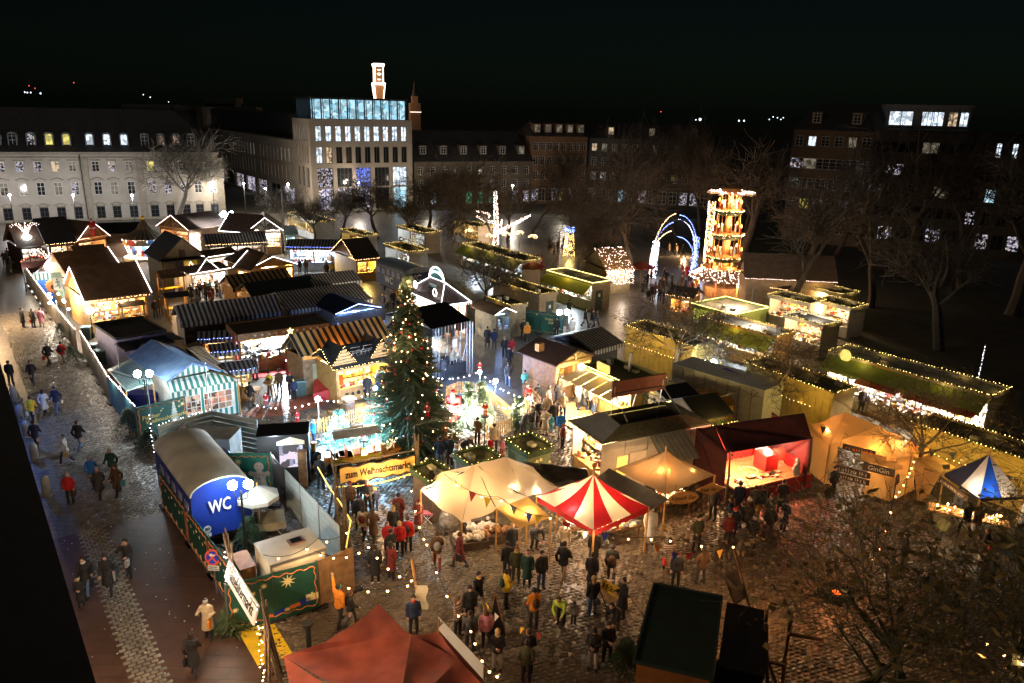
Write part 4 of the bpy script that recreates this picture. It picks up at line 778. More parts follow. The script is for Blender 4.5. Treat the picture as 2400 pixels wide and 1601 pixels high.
for bx in ((.3,D-.4,0,L-.3,D-.3,2.7),(.3,.3,0,.4,D-.4,2.7)): mb=MB(); mb.box(*bx); part('wall',mb,WHITE,o)
for k in range(4): mb=MB(); mb.box(L-.4,.4+k*(D-.8)/3-.05,0,L-.3,.5+k*(D-.8)/3,2.7); part('post',mb,ORG,o)
shop(o,L,D,2.7,'n',600,WHITE,.4,L-.4,.35,40); lamp(o,(L-.9,D/2,2.3),160,'n',.1)
# carousel
cg=P(345,606); o=thing('carousel','chain carousel with a striped pointed canopy and lit painted panels','carousel',cg,0,lm='the carousel'); zr_=solve_z(cg.x,cg.y,556); za=solve_z(cg.x,cg.y,514); sc_=1822/ (cg.y*math.cos(.29)+ (H-3)*math.sin(.29)); rad=50/sc_
CS=[mat('carousel_dark',(.06,.05,.04),.6),mat('carousel_tan',(.28,.22,.14),.6)]; mb=MB(); N=48
for i in range(N):
    a,b=2*math.pi*i/N,2*math.pi*(i+1)/N; pr=[(.15,za),(rad*.35,zr_+(za-zr_)*.45),(rad,zr_)]
    for (r0,z0),(r1,z1) in zip(pr[:-1],pr[1:]): mb.add([(r0*math.cos(a),r0*math.sin(a),z0),(r1*math.cos(a),r1*math.sin(a),z1),(r1*math.cos(b),r1*math.sin(b),z1),(r0*math.cos(b),r0*math.sin(b),z0)],[(0,1,2,3)],i%2)
part('canopy',mb,CS,o); mb=MB(); mb.ball((0,0,za+.2),.25); part('finial',mb,YEL,o)
PC=[mat('panel_red',(.6,.06,.04),.4),mat('panel_cream',(.8,.72,.55),.4),mat('panel_blue',(.08,.2,.5),.4),mat('panel_gold',(.7,.45,.1),.4)]
for i in range(12):
    a,b=2*math.pi*i/12,2*math.pi*(i+1)/12; mb=MB(); r=rad*.96; mb.add([(r*math.cos(a),r*math.sin(a),zr_-.05),(r*math.cos(b),r*math.sin(b),zr_-.05),(r*math.cos(b),r*math.sin(b),zr_-.75),(r*math.cos(a),r*math.sin(a),zr_-.75)],[(0,1,2,3)]); part('rim_panel',mb,PC[i%4],o)
    edge_light(o,[(r*1.02*math.cos(a),r*1.02*math.sin(a),zr_-.1),(r*.8*math.cos(a),r*.8*math.sin(a),.9)],'tw')
    r=rad*.4; mb=MB(); mb.add([(r*math.cos(a),r*math.sin(a),.4),(r*math.cos(b),r*math.sin(b),.4),(r*math.cos(b),r*math.sin(b),zr_-.6),(r*math.cos(a),r*math.sin(a),zr_-.6)],[(3,2,1,0)]); part('centre_panel',mb,PC[(i+1)%4],o)
    mb=MB(); x,y=rad*.75*math.cos(a+.2),rad*.75*math.sin(a+.2); mb.box(x-.2,y-.2,.7,x+.2,y+.2,.78); mb.box(x-.2,y+.15,.78,x+.2,y+.2,1.3); mb.tube([(x,y,1.3),(x*.95,y*.95,zr_-.3)],.015,3); part('seat',mb,PC[i%3],o)
mb=MB(); mb.lathe([(rad,0),(rad,.35),(.1,.36)],n=24); part('platform',mb,PC[1],o)
for a in range(4): lamp(o,(rad*.7*math.cos(a*1.57+.8),rad*.7*math.sin(a*1.57+.8),zr_-.5),260,'n',.2)
# blue brathaus booth
o,L,D,h=flat_stall('blue booth with green striped valance and round orange emblem by the street fence',(80,641),(145,638),(66,616),3.0,'n',0,mat('booth_blue',(.02,.16,.6),.4,var=.08),WHITE,None,'','by','',mat('wet_plastic_roof',(.2,.15,.13),.3),False,seed=44,lm='the blue booth',name='blue_booth')
mb=MB(); mb.box(-.05,-.1,2.35,L+.05,-.02,3.05); part('valance',mb,GW,o)
mb=MB(); mb.lathe([(.55,0),(.55,.04)],n=20); em=part('emblem',mb,ORG,o,loc=(L*.6,.08,1.6),rot=(math.pi/2,0,0)); mb=MB(); mb.ball((0,0,.06),.2,8,4,0,1,1.3,.3); mb.ball((.15,.2,.06),.1,6,4,0,1,1,.4); part('rooster',mb,BLACK,em)
mb=MB(); star(mb,L*.6,.06,1.7,.75,14,.02,.75); part('ray_ring',mb,GOODM[2],o); lamp(o,(L*.5,-2.2,2.6),70,'c',.3)
pa=P(48,612,3.2); pb=P(108,606,3.2); an,Ls=frame2(pa,pb); o=thing('arched_sign','dark arched sign with cursive letters and red bulbs above the street fence','sign',(pa.x,pa.y,0),an)
mb=MB(); pts=[(Ls*i/10,0,3.1+.55*math.sin(math.pi*i/10)) for i in range(11)]; mb.add([(0,0,2.4)]+pts+[(Ls,0,2.4)],[tuple(range(13))]); b=part('board',mb,mat('maroon_board',(.08,.02,.02),.6),o); sd=b.modifiers.new('t','SOLIDIFY'); sd.thickness=.06
for x in (.1,Ls-.1): mb=MB(); mb.tube([(x,.05,0),(x,.05,3)],.05,5); part('post',mb,DARKW,o)
text('lettering','Altes Brathaus',.42,CREAM,o,(Ls/2,-.06,3.2),shear=.2); bulbs('light_string',[(x,-.08,z+.03) for x,_,z in pts],glow('bulb_red',(1,.12,.05),16),o,.16,.05)
# white container and others at far left
o,L,D,h=flat_stall('small white container booth beneath the left light palm',(40,578),(87,576),3,2.6,'c',0,WHITE,WHITE,None,'','by','',GREY,False,seed=45,name='container_booth'); lamp(o,(L*.5,-1.6,2.4),60,'c',.3)
# dark flat roofed unit + white front (left-middle)
o,L,D,h=flat_stall('low dark flat roofed container with a pale lilac front wall beside the long striped roof',(270,792),(390,772),(257,751),2.8,'w',0,mat('lilac_panel',(.5,.45,.6),.6),BLACK,None,'','by','',mat('bitumen_roof',(.03,.032,.025),.6,var=.5),False,seed=46,name='container_booth',lm='the dark flat container',par=.2)
mb=MB(); mb.box(-.1,-2.2,2.3,L*.93,-.05,2.42); part('lower_roof',mb,BLACK,o); mb=MB(); mb.box(L*.93+.02,-1.6,.3,L*1.18,1,2.3); part('side_cabinet',mb,STEEL,o)
# blue-green striped tents at the fence
o,L,D,zr=hut('blue striped gable tent with green and white striped front by the street',(390,895),(515,868),(332,829),2.9,('F',850),BLW,GW,'y','closed','n',0,'',walls='lr',gm=GW,lm='the blue striped tent',name='striped_tent',cat='tent',seed=47)
fa=P(401,921,2.2);fb_=P(557,893,2.2); inv=Matrix.Translation(Vector((o.location.x,o.location.y,0)))@Matrix.Rotation(o.rotation_euler.z,4,'Z'); inv=inv.inverted()
def loc_(px,py,z,i=inv): return i@P(px,py,z)
p1,p2,p3,p4=loc_(389,894,2.85),loc_(524,866,2.85),loc_(557,892,2.2),loc_(401,920,2.2); mb=MB(); mb.slab([p1,p2,p3,p4],.04); part('front_awning',mb,GW,o)
L3=(p3-p4).length; u=(p3-p4)/L3; fr_=link('front_wall',None,o,(p4.x,p4.y,0),(0,0,math.atan2(u.y,u.x)))
wl=MB(); openings(wl,0.05,L3-.05,0,2.15,[(.55,1.75,[(L3*.27,1.15),(L3*.68,1.7)])],.06,.14); part('wall',wl,GW,o,loc=fr_.location,rot=fr_.rotation_euler); 
for x,w_ in ((L3*.27,1.15),(L3*.68,1.7)):
    wn=MB()
    for k in range(5): wn.box(x-w_/2+w_*k/4-.02,.0,.55,x-w_/2+w_*k/4+.02,.05,1.75)
    for k in range(4): wn.box(x-w_/2,-.003,.55+k*.39,x+w_/2,.045,.58+k*.39)
    part('window_bars',wn,WHITE,o,loc=fr_.location,rot=fr_.rotation_euler); wn=MB(); wn.add([(x-w_/2,.1,.55),(x+w_/2,.1,.55),(x+w_/2,.1,1.75),(x-w_/2,.1,1.75)],[(0,1,2,3)]); part('window_pane',wn,litwin('tent_window',(1,.35,.2),.8,2,.1,(1,.8,.6)),o,loc=fr_.location,rot=fr_.rotation_euler)
bpy.data.objects.remove(fr_); lamp(o,(L*.6,-2.2,2.2),60,'n',.2)
def free(name,label,cat,V,F,m,org=None,lm=None,sag=.1,legs=(),group=None,seed=0,wr=.03,z0=0,legm=None):
    pts=[P(*v) for v in V]; og=org or Vector((sum(p.x for p in pts)/len(pts),sum(p.y for p in pts)/len(pts),z0)); o=thing(name,label,cat,og,0,group,lm)
    ms=m if isinstance(m,list) else [m]*len(F)
    for k,(f,mm) in enumerate(zip(F,ms)): canopy(o,og,pts,[f],mm,'roof_panel',sag,seed+k,wr)
    for i in legs: q=pts[i]-og; mb=MB(); mb.tube([(q.x,q.y,-og.z),(q.x,q.y,q.z)],.04,6); part('pole',mb,legm or WOODY,o)
    return o,og,pts
free('lean_to_roof','slanting brown corrugated roof leaning on the blue striped tent','roof',[(429,809,3.1),(461,801,2.7),(557,888,2.4),(497,873,3.1)],[(0,1,2,3)],stripe('corrugated_brown',(.3,.19,.08),(.1,.06,.03),.22,'X'),sag=.05,legs=(1,2))
free('lean_to_roof','low green and white striped awning roof at the street fence corner','roof',[(251,867,2.3),(332,829,2.9),(359,899,2.7),(296,918,2.2)],[(0,1,2,3)],GRW,sag=.12,legs=(0,2,3),lm='the striped awning at the fence')
free('party_tent','black pointed party tent roof behind the blue striped roof','tent',[(308,832,2.1),(335,804,2.9),(398,822,2.1),(345,845,2.1)],[(0,3,1),(3,2,1)],BLACK,sag=.1,legs=(0,2,3))
o=thing('blue_counter','dark blue covered counter under the striped awning by the fence','counter',P(330,965),0); mb=MB(); mb.box(-1.1,-.6,0,1.1,.6,1.0); part('counter_box',mb,mat('navy_cloth',(.02,.03,.2),.6),o); mb=MB(); mb.box(-.8,-.65,1.0,1.3,.3,1.4); part('cover',mb,mat('navy_cloth2',(.03,.04,.3),.6),o)
for i,(a,b,rv,lb) in enumerate((((462,796),(556,790),775,'striped kiosk roof with lilac lights, the rear one of three by the wet alley'),((492,827),(562,820),806,'striped kiosk roof with lilac lights, the middle one of three by the wet alley'),((528,872),(602,862),846,'dark striped kiosk roof, the nearest of three beside the wet alley'))):
    hut(lb,a,b,2.2,2.3,('M',rv),BGW if i else BW,WOODY,'x','front','w' if i==0 else 'c',90 if i==0 else 45,'ef','bb',val=BGW,group='striped kiosks by the alley',seed=50+i,lm='the striped kiosks' if i==1 else None)
# red masts
for (a,b,t) in (((450,792),(448,735),'thin dark red mast beside the long striped roof'),((556,884),(566,785),'tall red tapered mast at the corner of the wet alley')):
    g0=P(a[0]+3,a[1]+ (30 if t[0]=='t' and 'thin' in t else 0)); z=solve_z(g0.x,g0.y,b[1]); o=thing('red_mast',t,'mast',g0); mb=MB(); mb.tube([(0,0,0),(0,0,z)],.12,6,.05); part('mast_pole',mb,REDP,o); mb=MB(); mb.lathe([(.16,0),(.16,.5)],n=8); part('mast_foot',mb,WHITE,o)
def scrib(o,x,y,z,w,h,m,seed=1):
    """worn lettering too small to read: a row of strokes"""
    rr=random.Random(seed+int(w*10)); mb=MB(); c=x
    while c<x+w:
        k=rr.choice((0,1,2)); b=h*rr.uniform(.12,.2)
        mb.box(c,y-.012,z,c+b,y,z+h*rr.choice((.7,1)))
        if k: mb.box(c+b,y-.012,z+(h*.4 if k==1 else 0),c+h*.4,y,z+(h*.4 if k==1 else 0)+b)
        if k==2: mb.box(c+h*.4,y-.012,z,c+h*.4+b,y,z+h*.65)
        c+=h*rr.choice((.55,.65,.9))
    return part('lettering',mb,m,o,kind='stuff')
# ======================= the market: right half =======================
LIME=mat('awning_lime',(.4,.42,.03),.6,var=.15); LIMED=mat('awning_olive',(.18,.24,.03),.6,var=.2); YWALL=mat('stall_yellow_wall',(.42,.3,.08),.75,var=.2); PWALL=mat('stall_plank_wall',(.33,.25,.15),.75,var=.25); DG=mat('stall_dark_green',(.03,.05,.04),.6,var=.2)
REDA=stripe('awning_red',(.5,.06,.02),(.35,.03,.015),.35)
FG='flat roofed stalls edged with fir garlands'
for lb,A,B,C,kw in (
 ('far flat garland stall behind the half-timbered gable',(672,498),(737,520),(783,516),dict(pw=60)),
 ('far flat garland stall under the light wrapped branches',(797,537),(854,553),(893,552),dict(pw=40)),
 ('far flat garland stall with a grey roof left of the light tree',(929,529),(995,546),(1032,542),dict(pw=60,c='c')),
 ('flat garland stall nearest the rear wagon, seen through twigs',(899,571),(958,590),(1004,585),dict(pw=60,c='c')),
 ('long flat garland stall with olive awning in front of the light tree',(1082,571),(1224,612),(1256,603),dict(pw=330,c='c',awn=LIMED,lm='the long stall before the light tree')),
 ('flat garland stall with plank back wall and dark side door, left of the lime awning',(1152,656),(1264,690),(1306,682),dict(open_='',wm=PWALL,door=.6,lm='the plank backed stall')),
 ('flat garland stall with a bright lime awning and white lit counter',(1281,634),(1389,664),(1430,656),dict(pw=260,c='c',awn=LIME,wm=PWALL,door=.4,lm='the lime awning stall',est='ty',roofm=GREY)),
 ('small flat stall with yellow edge light behind the little gable booth',(1138,694),(1196,716),(1226,706),dict(open_='',wm=PWALL,est='by',lights='fr')),
 ('open topped garland pavilion with glowing pale floor below the candle pyramid',(1621,711),(1722,738),(1798,720),dict(pw=120,c='n',est='ty',roofm=mat('pale_membrane',(.45,.38,.3),.5),wm=LIMED,lm='the glowing garland pavilion')),
 ('flat garland stall with lime awning and bluish lit counter below the pavilion',(1640,742),(1820,789),(1857,774),dict(pw=380,c='c',awn=LIME,wm=WOODY,lm='the stall with the bluish counter',roofm=GREY)),
 ('flat garland stall with glowing yellow back wall left of the blue counter',(1463,762),(1625,812),(1668,796),dict(open_='',wm=YWALL,lm='the yellow backed stall')),
 ('flat garland stall with yellow ribbed wall behind the red stage tent',(1745,848),(1955,922),(2000,903),dict(open_='',wm=YWALL,lm='the yellow walled stall')),
 ('very long flat stall with olive and red awnings and glaring shop fronts',(1941,822),(2324,928),(2363,907),dict(z=3.1,pw=1500,c='n',awn=LIMED,roofm=GREY,lm='the very long stall',n=3)),
 ('dark flat garland stall with yellow back wall at the right edge, behind the blue tent',(2136,988),(2440,1090),(2478,1062),dict(open_='',wm=YWALL,lm='the right edge stall')),
 ('far flat garland stall with a warm front right of the candle pyramid',(1870,665),(1975,690),(2000,680),dict(pw=120,c='w',est='by')),
 ('warm garland stall with a lit front between the pyramid and the dark park',(1905,700),(1995,722),(2025,712),dict(pw=140,c='w')),
 ('flat garland stall right of the glowing pavilion, half hidden by the many stemmed tree',(1835,735),(1930,762),(1960,750),dict(pw=120,c='w')),
 ('far flat garland stall behind the dandelion lamps',(1060,520),(1120,532),(1150,527),dict(pw=30)),
 ('far warm stall at the foot of the candle pyramid on its right side',(1800,690),(1900,712),(1930,702),dict(pw=100,c='w',est='by')),
 ):
    z=kw.pop('z',2.9); kw.pop('n',None); c=kw.pop('c','y'); pw=kw.pop('pw',0); awn=kw.pop('awn',None)
    o,L,D,h=flat_stall(lb,A,B,C,z,c,pw,kw.pop('wm',CREAM),None,awn,kw.pop('lights','frbl'),kw.pop('est','by'),kw.pop('open_','f'),kw.pop('roofm',BLACK),True,group=FG,seed=A[0],glowp=5,**kw)
    if 'very long' in lb:
        for x0,x1 in ((L*.28,L*.55),(L*.58,L*.98)): mb=MB(); mb.slab([(x0,-.2,2.25),(x1,-.2,2.25),(x1,-1.7,1.95),(x0,-1.7,1.95)],.03); part('red_awning',mb,REDA,o)
        for k in range(7): mb=MB(); mb.tube([(L*(.1+.14*k),-1.4,0),(L*(.1+.14*k),-1.4,2.3)],.04,5); part('awning_post',mb,DARKW,o)
        mb=MB(); rr=random.Random(3); mb.box(L*.05,-1.3,0,L*.95,-.6,.85,0); goods(mb,L*.06,L*.94,-1.25,-.65,.86,150,rr,.4); part('display_table',mb,GOODM,o)
        for k in range(6): lamp(o,(L*(.08+.17*k),-.7,1.9),190,'n',.1)
        scrib(o,L*.3,-.03,2.9,3.2,.22,YEL)
        mb=MB(); mb.lathe([(.42,0),(.42,.05)],n=18); part('round_sign',mb,glow('yellow_disc',(1,.8,.2),.9),o,loc=(L*.13,-.12,3.15),rot=(math.pi/2,0,0))
    if 'glowing yellow back' in lb or 'ribbed' in lb or 'right edge' in lb:
        mb=MB(); 
        for k in range(int(L/.5)): mb.box(.2+k*.5,.085,.1,.25+k*.5,.117,2.2)
        part('wall_rib',mb,mat('rib_yellow',(.42,.3,.06),.7),o,kind='stuff')
        for k in range(int(L/2.6)+1): lamp(o,(.8+k*2.6,-1.5,2.35),26,'y',.25,'string_light_glow')
        edge_light(o,[(0,-.9,1.9),(L*.9,-.9,1.9)],'by3')
    if 'pavilion' in lb: lamp(o,(L*.6,D*.5,3.6),120,'n',.3)
hut('small wooden gable booth with a white zigzag light beside the green banners',(1160,740),(1210,732),3.8,2.5,('F',722),BRR,WOODOLD,'y','front','b',12,'g','tw',seed=60,lm='the little gable booth')
o,L,D,zr=hut('crib hut with a slatted roof full of fairy lights and a lit curtain',(1420,634),(1487,630),6,2.7,('L',582),WOODOLD,mat('tan_wall',(.33,.27,.16),.8),'x','closed','w',0,'ef','bp',walls='lrbf',seed=61,lm='the crib hut')
for k in range(11): z=2.78+(zr-2.75)*k/11; y=D/2*k/11; mb=MB(); mb.box(-.1,y-.06,z,L+.1,y+.06,z+.08); part('roof_slat',mb,WOOD,o)
rr=random.Random(5); mb=MB()
for k in range(150): t=rr.random(); mb.octa((rr.random()*L,D/2*t-.03,2.82+(zr-2.75)*t),.03)
part('roof_bulbs',mb,BULBP,o,kind='stuff'); mb=MB()
for k in range(260): mb.octa((rr.random()*L,-.12,2.6-rr.random()**1.5*1.5),.028)
part('light_curtain',mb,BULBP,o,kind='stuff'); lamp(o,(L/2,-.8,2),40,'n',.3); lamp(o,(L*.3,-1.5,4),70,'w',.3)
hut('striped dark awning roof behind the brown felt hut',(1391,823),(1463,803),4.5,2.8,('L',783),BGW,BLACK,'x','closed','w',0,'',val=BGW,seed=62,lm='the striped awning roof')
o,L,D,zr=hut('brown felt roofed hut with a warm yellow timber gable',(1303,858),(1403,832),(1223,821),2.8,('F',820),mat('felt_redbrown',(.06,.03,.02),.8,var=.3),WOOD,'y','front','w',240,'',truss=True,gm=YWALL,seed=63,lm='the hut with the yellow gable')
mb=MB(); mb.box(L*.02,D*.45,3.3,L*.14,D*.55,3.85); part('dormer',mb,WOODY,o); lamp(o,(L*.5,-1.0,2.6),50,'w',.1)
mb=MB(); mb.box(.3,.4,.95,.36,D-.4,1.0); part('side_shelf',mb,WOODY,o)
hut('long tan walled hall with a dark roof right of the candle pyramid',(1745,652),(1965,662),5,3.6,('M',596),HR,mat('tan_wall_lit',(.45,.32,.2),.8),'x','closed','w',0,'ef','bp',walls='lrbf',seed=91)
hut('dark shingled booth roof below the candle pyramid on its left',(1560,690),(1625,700),3,2.6,('M',672),SHD,WOODY,'x','front','w',110,'ef','bw',seed=92)
hut('fairy lit booth roof between the candle pyramid and the tan hall',(1790,672),(1850,680),3,2.7,('M',655),SHD,WOODY,'x','front','w',120,'ef gl','bw',seed=93)
# mulled wine stall
o,L,D,h=flat_stall('mulled wine stall with wavy yellow light strip and slanting glass awning',(1362,854),(1481,905),(1555,884),2.8,'w',520,YWALL,LIMED,None,'fr','ty','f',mat('moss_roof',(.07,.065,.03),.85,var=.4),True,lm='the mulled wine stall',seed=64,name='wine_stall')
for k in range(5): mb=MB(); mb.slab([(L*k/5+.06,-.1,2.6),(L*(k+1)/5-.06,-.1,2.6),(L*(k+1)/5-.06,-1.7,2.15),(L*k/5+.06,-1.7,2.15)],.02); part('awning_panel',mb,canvas('awning_cream',(.6,.5,.3),.3),o)
mb=MB(); mb.tube([(L*.5,D*.7,2.4),(L*.5,D*.7,3.9)],.08,8); part('flue',mb,STEEL,o)
mb=MB(); mb.box(-.2,-3.2,.01,L*.95,-.2,.08); part('deck_floor',mb,WOODY,o)
for x in (.15,.5,.85): lamp(o,(L*x,-.9,1.95),170,'n',.08)
mb=MB(); mb.ball((.25,-.2,2.75),.22); part('globe',mb,glow('globe_warm',(1,.9,.7),12),o); mb=MB(); mb.box(L*.35,-.12,3.0,L*.6,-.06,3.55); part('fascia_sign',mb,YEL,o)
mb=MB(); mb.box(L+.2,-.4,1.0,L+.3,D*.8,1.15); part('side_rail',mb,WOOD,o); lamp(o,(L+.5,D*.5,2.3),60,'y',.1)
# big pale stall with the black opened roof
PALE=mat('pale_stall_panel',(.42,.4,.35),.6,var=.15); THA=mat('thatch_dark',(.05,.05,.025),.95,var=.5,scale=6,bump=.08)
org,ang,L,D=rect((1332,985),(1410,1040),(1638,975),3.0); o=thing('food_stall','large pale panelled stall with a black roof opening and steel sign frame','market stall',org,ang,lm='the large pale stall')
for nm,bx in (('wall',(L-.1,.05,0,L,D,2.9)),('wall',(0.1,D-.1,0,L-.12,D,2.9)),('wall',(0,.3,0,.1,D-.1,2.9))): mb=MB(); mb.box(*bx); part(nm,mb,PALE,o)
for k in range(1,5): mb=MB(); mb.box(L,.05+D*k/5-.02,.1,L+.03,D*k/5+.06,2.85); part('panel_joint',mb,STEEL,o)
ins=[(L*.22,D*.25,3.5),(L*.8,D*.22,3.5),(L*.8,D*.8,3.5),(L*.22,D*.8,3.5)]; ot=[(0,0,3),(L,0,3),(L,D,3),(0,D,3)]
for k,m_ in enumerate((PALE,THA,THA,THA)):
    mb=MB(); mb.slab([ot[k],ot[(k+1)%4],ins[(k+1)%4],ins[k]],.08); part('roof_slope',mb,m_,o)
mb=MB(); mb.box(L*.22,D*.22,2.6,L*.8,D*.8,2.7); part('roof_well',mb,BLACK,o)
mb=MB()
for a_,b_ in (((L*.25,D*.3,2.7),(L*.35,D*.3,5.0)),((L*.25,D*.75,2.7),(L*.35,D*.75,5.0)),((L*.35,D*.3,4.6),(L*.35,D*.75,4.6)),((L*.35,D*.3,4.6),(L*.75,D*.3,3.5)),((L*.35,D*.75,4.6),(L*.78,D*.78,3.5)),((L*.22,D*.52,3.5),(L*.35,D*.52,4.9))): mb.tube([a_,b_],.035,5)
part('steel_frame',mb,STEEL,o); mb=MB(); mb.box(L*.3,D*.28,4.4,L*.34,D*.78,5.3); part('sign_back',mb,mat('rust_panel',(.12,.05,.025),.8),o)
edge_light(o,[(-.05,-.1,3.05),(-.05,D*.98,3.05)],'ty'); edge_light(o,[(0,-.1,2.85),(L,-.1,2.85)],'bw'); garland(o,[(0,-.05,3.05),(L,-.05,3.05)],.12,4)
shop(o,L,1.6,2.8,'w',200,WOODY,.2,L-.2,.35,70); mb=MB(); mb.box(L+.035,D*.14,1.0,L+.07,D*.23,2.1); part('menu_poster',mb,glow('menu_poster_glow',(.9,.75,.2),.55),o)
mb=MB(); mb.slab([(L+.02,D*.42,2.9),(L+.02,D*.75,2.9),(L+1.6,D*.72,2.0),(L+1.6,D*.4,2.0)],.03); part('side_tarp',mb,stripe('tarp_grey',(.28,.27,.22),(.2,.2,.16),.3,'Y'),o); mb=MB(); mb.box(L+.035,D*.25,.1,L+.06,D*.4,2.2); part('side_door',mb,CREAM,o)
lamp(o,(L+1.8,D*.2,3.3),35,'w',.3)
for A,B,rv,lb in (((1572,948),(1650,934),902,'black gable roof over a hedge with fairy lights, the left one by the white containers'),((1640,985),(1722,970),926,'black gable roof over a lit hedge, nearest the red stage tent')):
    o,L,D,zr=hut(lb,A,B,3.4,2.5,('M',rv),BLACK,WOODOLD,'x','closed','w',0,'',seed=A[0],group='black gable roofs over hedges')
    garland(o,[(-.2,-.1,2.3),(-.2,3.4,2.3)],.35,1,'hedge_trim'); garland(o,[(-.1,-.15,2.2),(L+.2,-.15,2.2)],.35,2,'hedge_trim'); edge_light(o,[(0,-.4,2.2),(L,-.4,2.2)],'by'); lamp(o,(L*.5,-.8,2.6),28,'y',.3)
def box_thing(name,label,cat,A,B,C,z,m,topm=None,lm=None,group=None,bodyname='body',z0=0):
    org,ang,L,D=rect(A,B,C,z); o=thing(name,label,cat,org,ang,group,lm); mb=MB(); mb.box(0,0,z0,L,D,z-.06); part(bodyname,mb,m,o); mb=MB(); mb.box(-.03,-.03,z-.057,L+.03,D+.03,z); part('lid',mb,topm or m,o); return o,L,D
WCONT=mat('container_white',(.5,.54,.52),.6,var=.15)
o,L,D=box_thing('white_container','row of tall white container walls under the bare tree behind the wine stall','container',(1577,852),(1792,915),2.4,2.8,WCONT,lm='the white containers')
for k in range(1,8): mb=MB(); mb.box(L*k/8,-.04,.1,L*k/8+.05,-.003,2.7); part('panel_joint',mb,STEEL,o)
box_thing('cold_box','tall white cool box standing by the bare tree trunk','cool box',(1572,890),(1594,897),1.0,1.9,WHITE)
box_thing('cold_box','low white cool box beside the red stage tent','cool box',(1735,945),(1758,952),1.0,1.2,WHITE)
box_thing('waste_bin','dark green waste container right of the cool box by the red stage','bin',(1758,955),(1782,960),.9,1.2,mat('bin_green',(.02,.07,.06),.5))
free('blue_canopy','blue violet canopy roof lit from below among the white containers','canopy',[(1677,868,2.7),(1702,862,2.9),(1740,880,2.8),(1738,892,2.5)],[(0,3,2,1)],mat('blue_violet_cloth',(.12,.12,.6),.5),sag=.1,legs=(0,3))
org,ang,L,D=rect((1628,905),(1690,930),(1735,925),2.4); o=thing('open_yard_booth','open topped wooden yard with metal rails and a bright white floor','booth',org,ang)
for bx in ((0,0,0,L,.08,1.6),(L-.08,.09,0,L,D,1.6),(0,D-.08,0,L-.09,D,2),(0,.09,0,.08,D-.09,2)): mb=MB(); mb.box(*bx); part('wall',mb,WOODY,o)
mb=MB(); mb.box(.1,.1,1.0,L-.1,D-.1,1.05); part('inner_cover',mb,WHITE,o); mb=MB(); mb.tube([(0,0,2.4),(L,0,2.4),(L,D,2.4),(0,D,2.4),(0,0,2.4)],.03,5)
for x,y in((0,0),(L,0),(L,D),(0,D)): mb.tube([(x,y,0),(x,y,2.4)],.03,5)
part('rail_frame',mb,STEEL,o)
# ---------------- medieval tents ----------------
CB=canvas('canvas_beige',(.75,.6,.4),.6); CY2=canvas('canvas_yellow',(.7,.45,.14),.55); CO=canvas('canvas_ochre',(.6,.36,.13),.5); CRD=canvas('canvas_red',(.45,.015,.02),.35); CW=canvas('canvas_cream',(.72,.62,.45),.5); CMB=canvas('canvas_mud',(.34,.25,.15),.5); CBL=canvas('canvas_blue',(.02,.1,.5),.4); CNV=canvas('canvas_navy_dark',(.015,.025,.06),.2); CRE=mat('canvas_rust_red',(.42,.09,.05),.7,var=.5,scale=1.1,bump=.05); DT=mat('dark_tarp',(.07,.06,.045),.6,var=.4); CDR=mat('cloth_dark_red',(.06,.01,.01),.8,var=.4)
V=[(986,1149,2.2),(1114,1089,4.0),(1186,1071,4.2),(1082,1224,2.1),(1164,1191,2.2),(1307,1142,2.4),(1236,1164,2.4),(1020,1110,2.2),(1250,1095,2.4)]
o,og,pts=free('beige_marquee','wide beige double peaked marquee lit from inside, selling furs and woodwork','tent',V,[(0,3,1),(3,4,1),(4,6,1),(6,2,1),(6,5,2),(5,8,2),(8,7,1,2),(7,0,1)],CB,lm='the beige marquee',sag=.28,legs=(0,3,4,5,6),wr=.09)
canopy(o,og,[P(1164,1191,2.2),P(1236,1164,2.4),P(1292,1213,2.2),P(1218,1239,2.0)],[(0,3,2,1)],CY2,'porch_panel',.25); 
for q in ((1218,1239,2.0),(1292,1213,2.2)): w_=P(*q)-og; mb=MB(); mb.tube([(w_.x,w_.y,0),(w_.x,w_.y,w_.z)],.04,6); part('pole',mb,WOODY,o)
def wl_(o,px,py,z,pw,c,r=.08,bulb=True):
    q=P(px,py,z)-o.location; lamp(o,(q.x,q.y,z-o.location.z),pw,c,r); 
    if bulb: mb=MB(); mb.ball((q.x,q.y,z-o.location.z+.02),.07,6,4); part('hanging_lamp',mb,MATS['lamp_glass_'+c],o)
for a in ((1110,1150,2.5,75,'w'),(1200,1190,2.2,60,'w'),(1262,1150,2.55,22,'n'),(1205,1140,2.9,25,'n'),(1240,1205,2.0,60,'w'),(1020,1165,2.0,90,'n'),(1060,1150,2.2,30,'w')): wl_(o,*a)
# dark tarps behind
free('dark_tarp','crumpled dark olive tarpaulin between beige marquee and the booths','tarpaulin',[(1215,1080,2.2),(1290,1090,2.2),(1375,1098,2.4),(1385,1140,2.2),(1305,1140,2.3)],[(0,4,3,2,1)],DT,sag=.25,wr=.12)
o,L,D,za,og,an=wedge_tent('red and white striped pavilion tent with a pointed top',(1258,1163),(1392,1243),(1520,1188),2.3,1112,CW,CRD,3,.3,CRD,'w',80,2.0,lm='the red and white striped tent',name='striped_pavilion',sag=.16)
for x,y,p in ((L*.25,D*.45,22),(L*.55,D*.12,26)): lamp(o,(x,y,2.25),p,'n',.05)
o,L,D,za,og,an=wedge_tent('brown beige pavilion tent with an orange glow spot and stretched side canvas',(1441,1099),(1560,1160),(1690,1120),2.2,1056,CMB,CMB,2,.0,None,'o',0,lm='the brown pavilion tent',name='brown_pavilion',sag=.2)
for x,y,z,p in ((L*.62,D*.33,2.5,13),(L*.8,D*.75,2.4,6),(L*.4,D*.3,1.7,30)): lamp(o,(x,y,z),p,'o',.05)
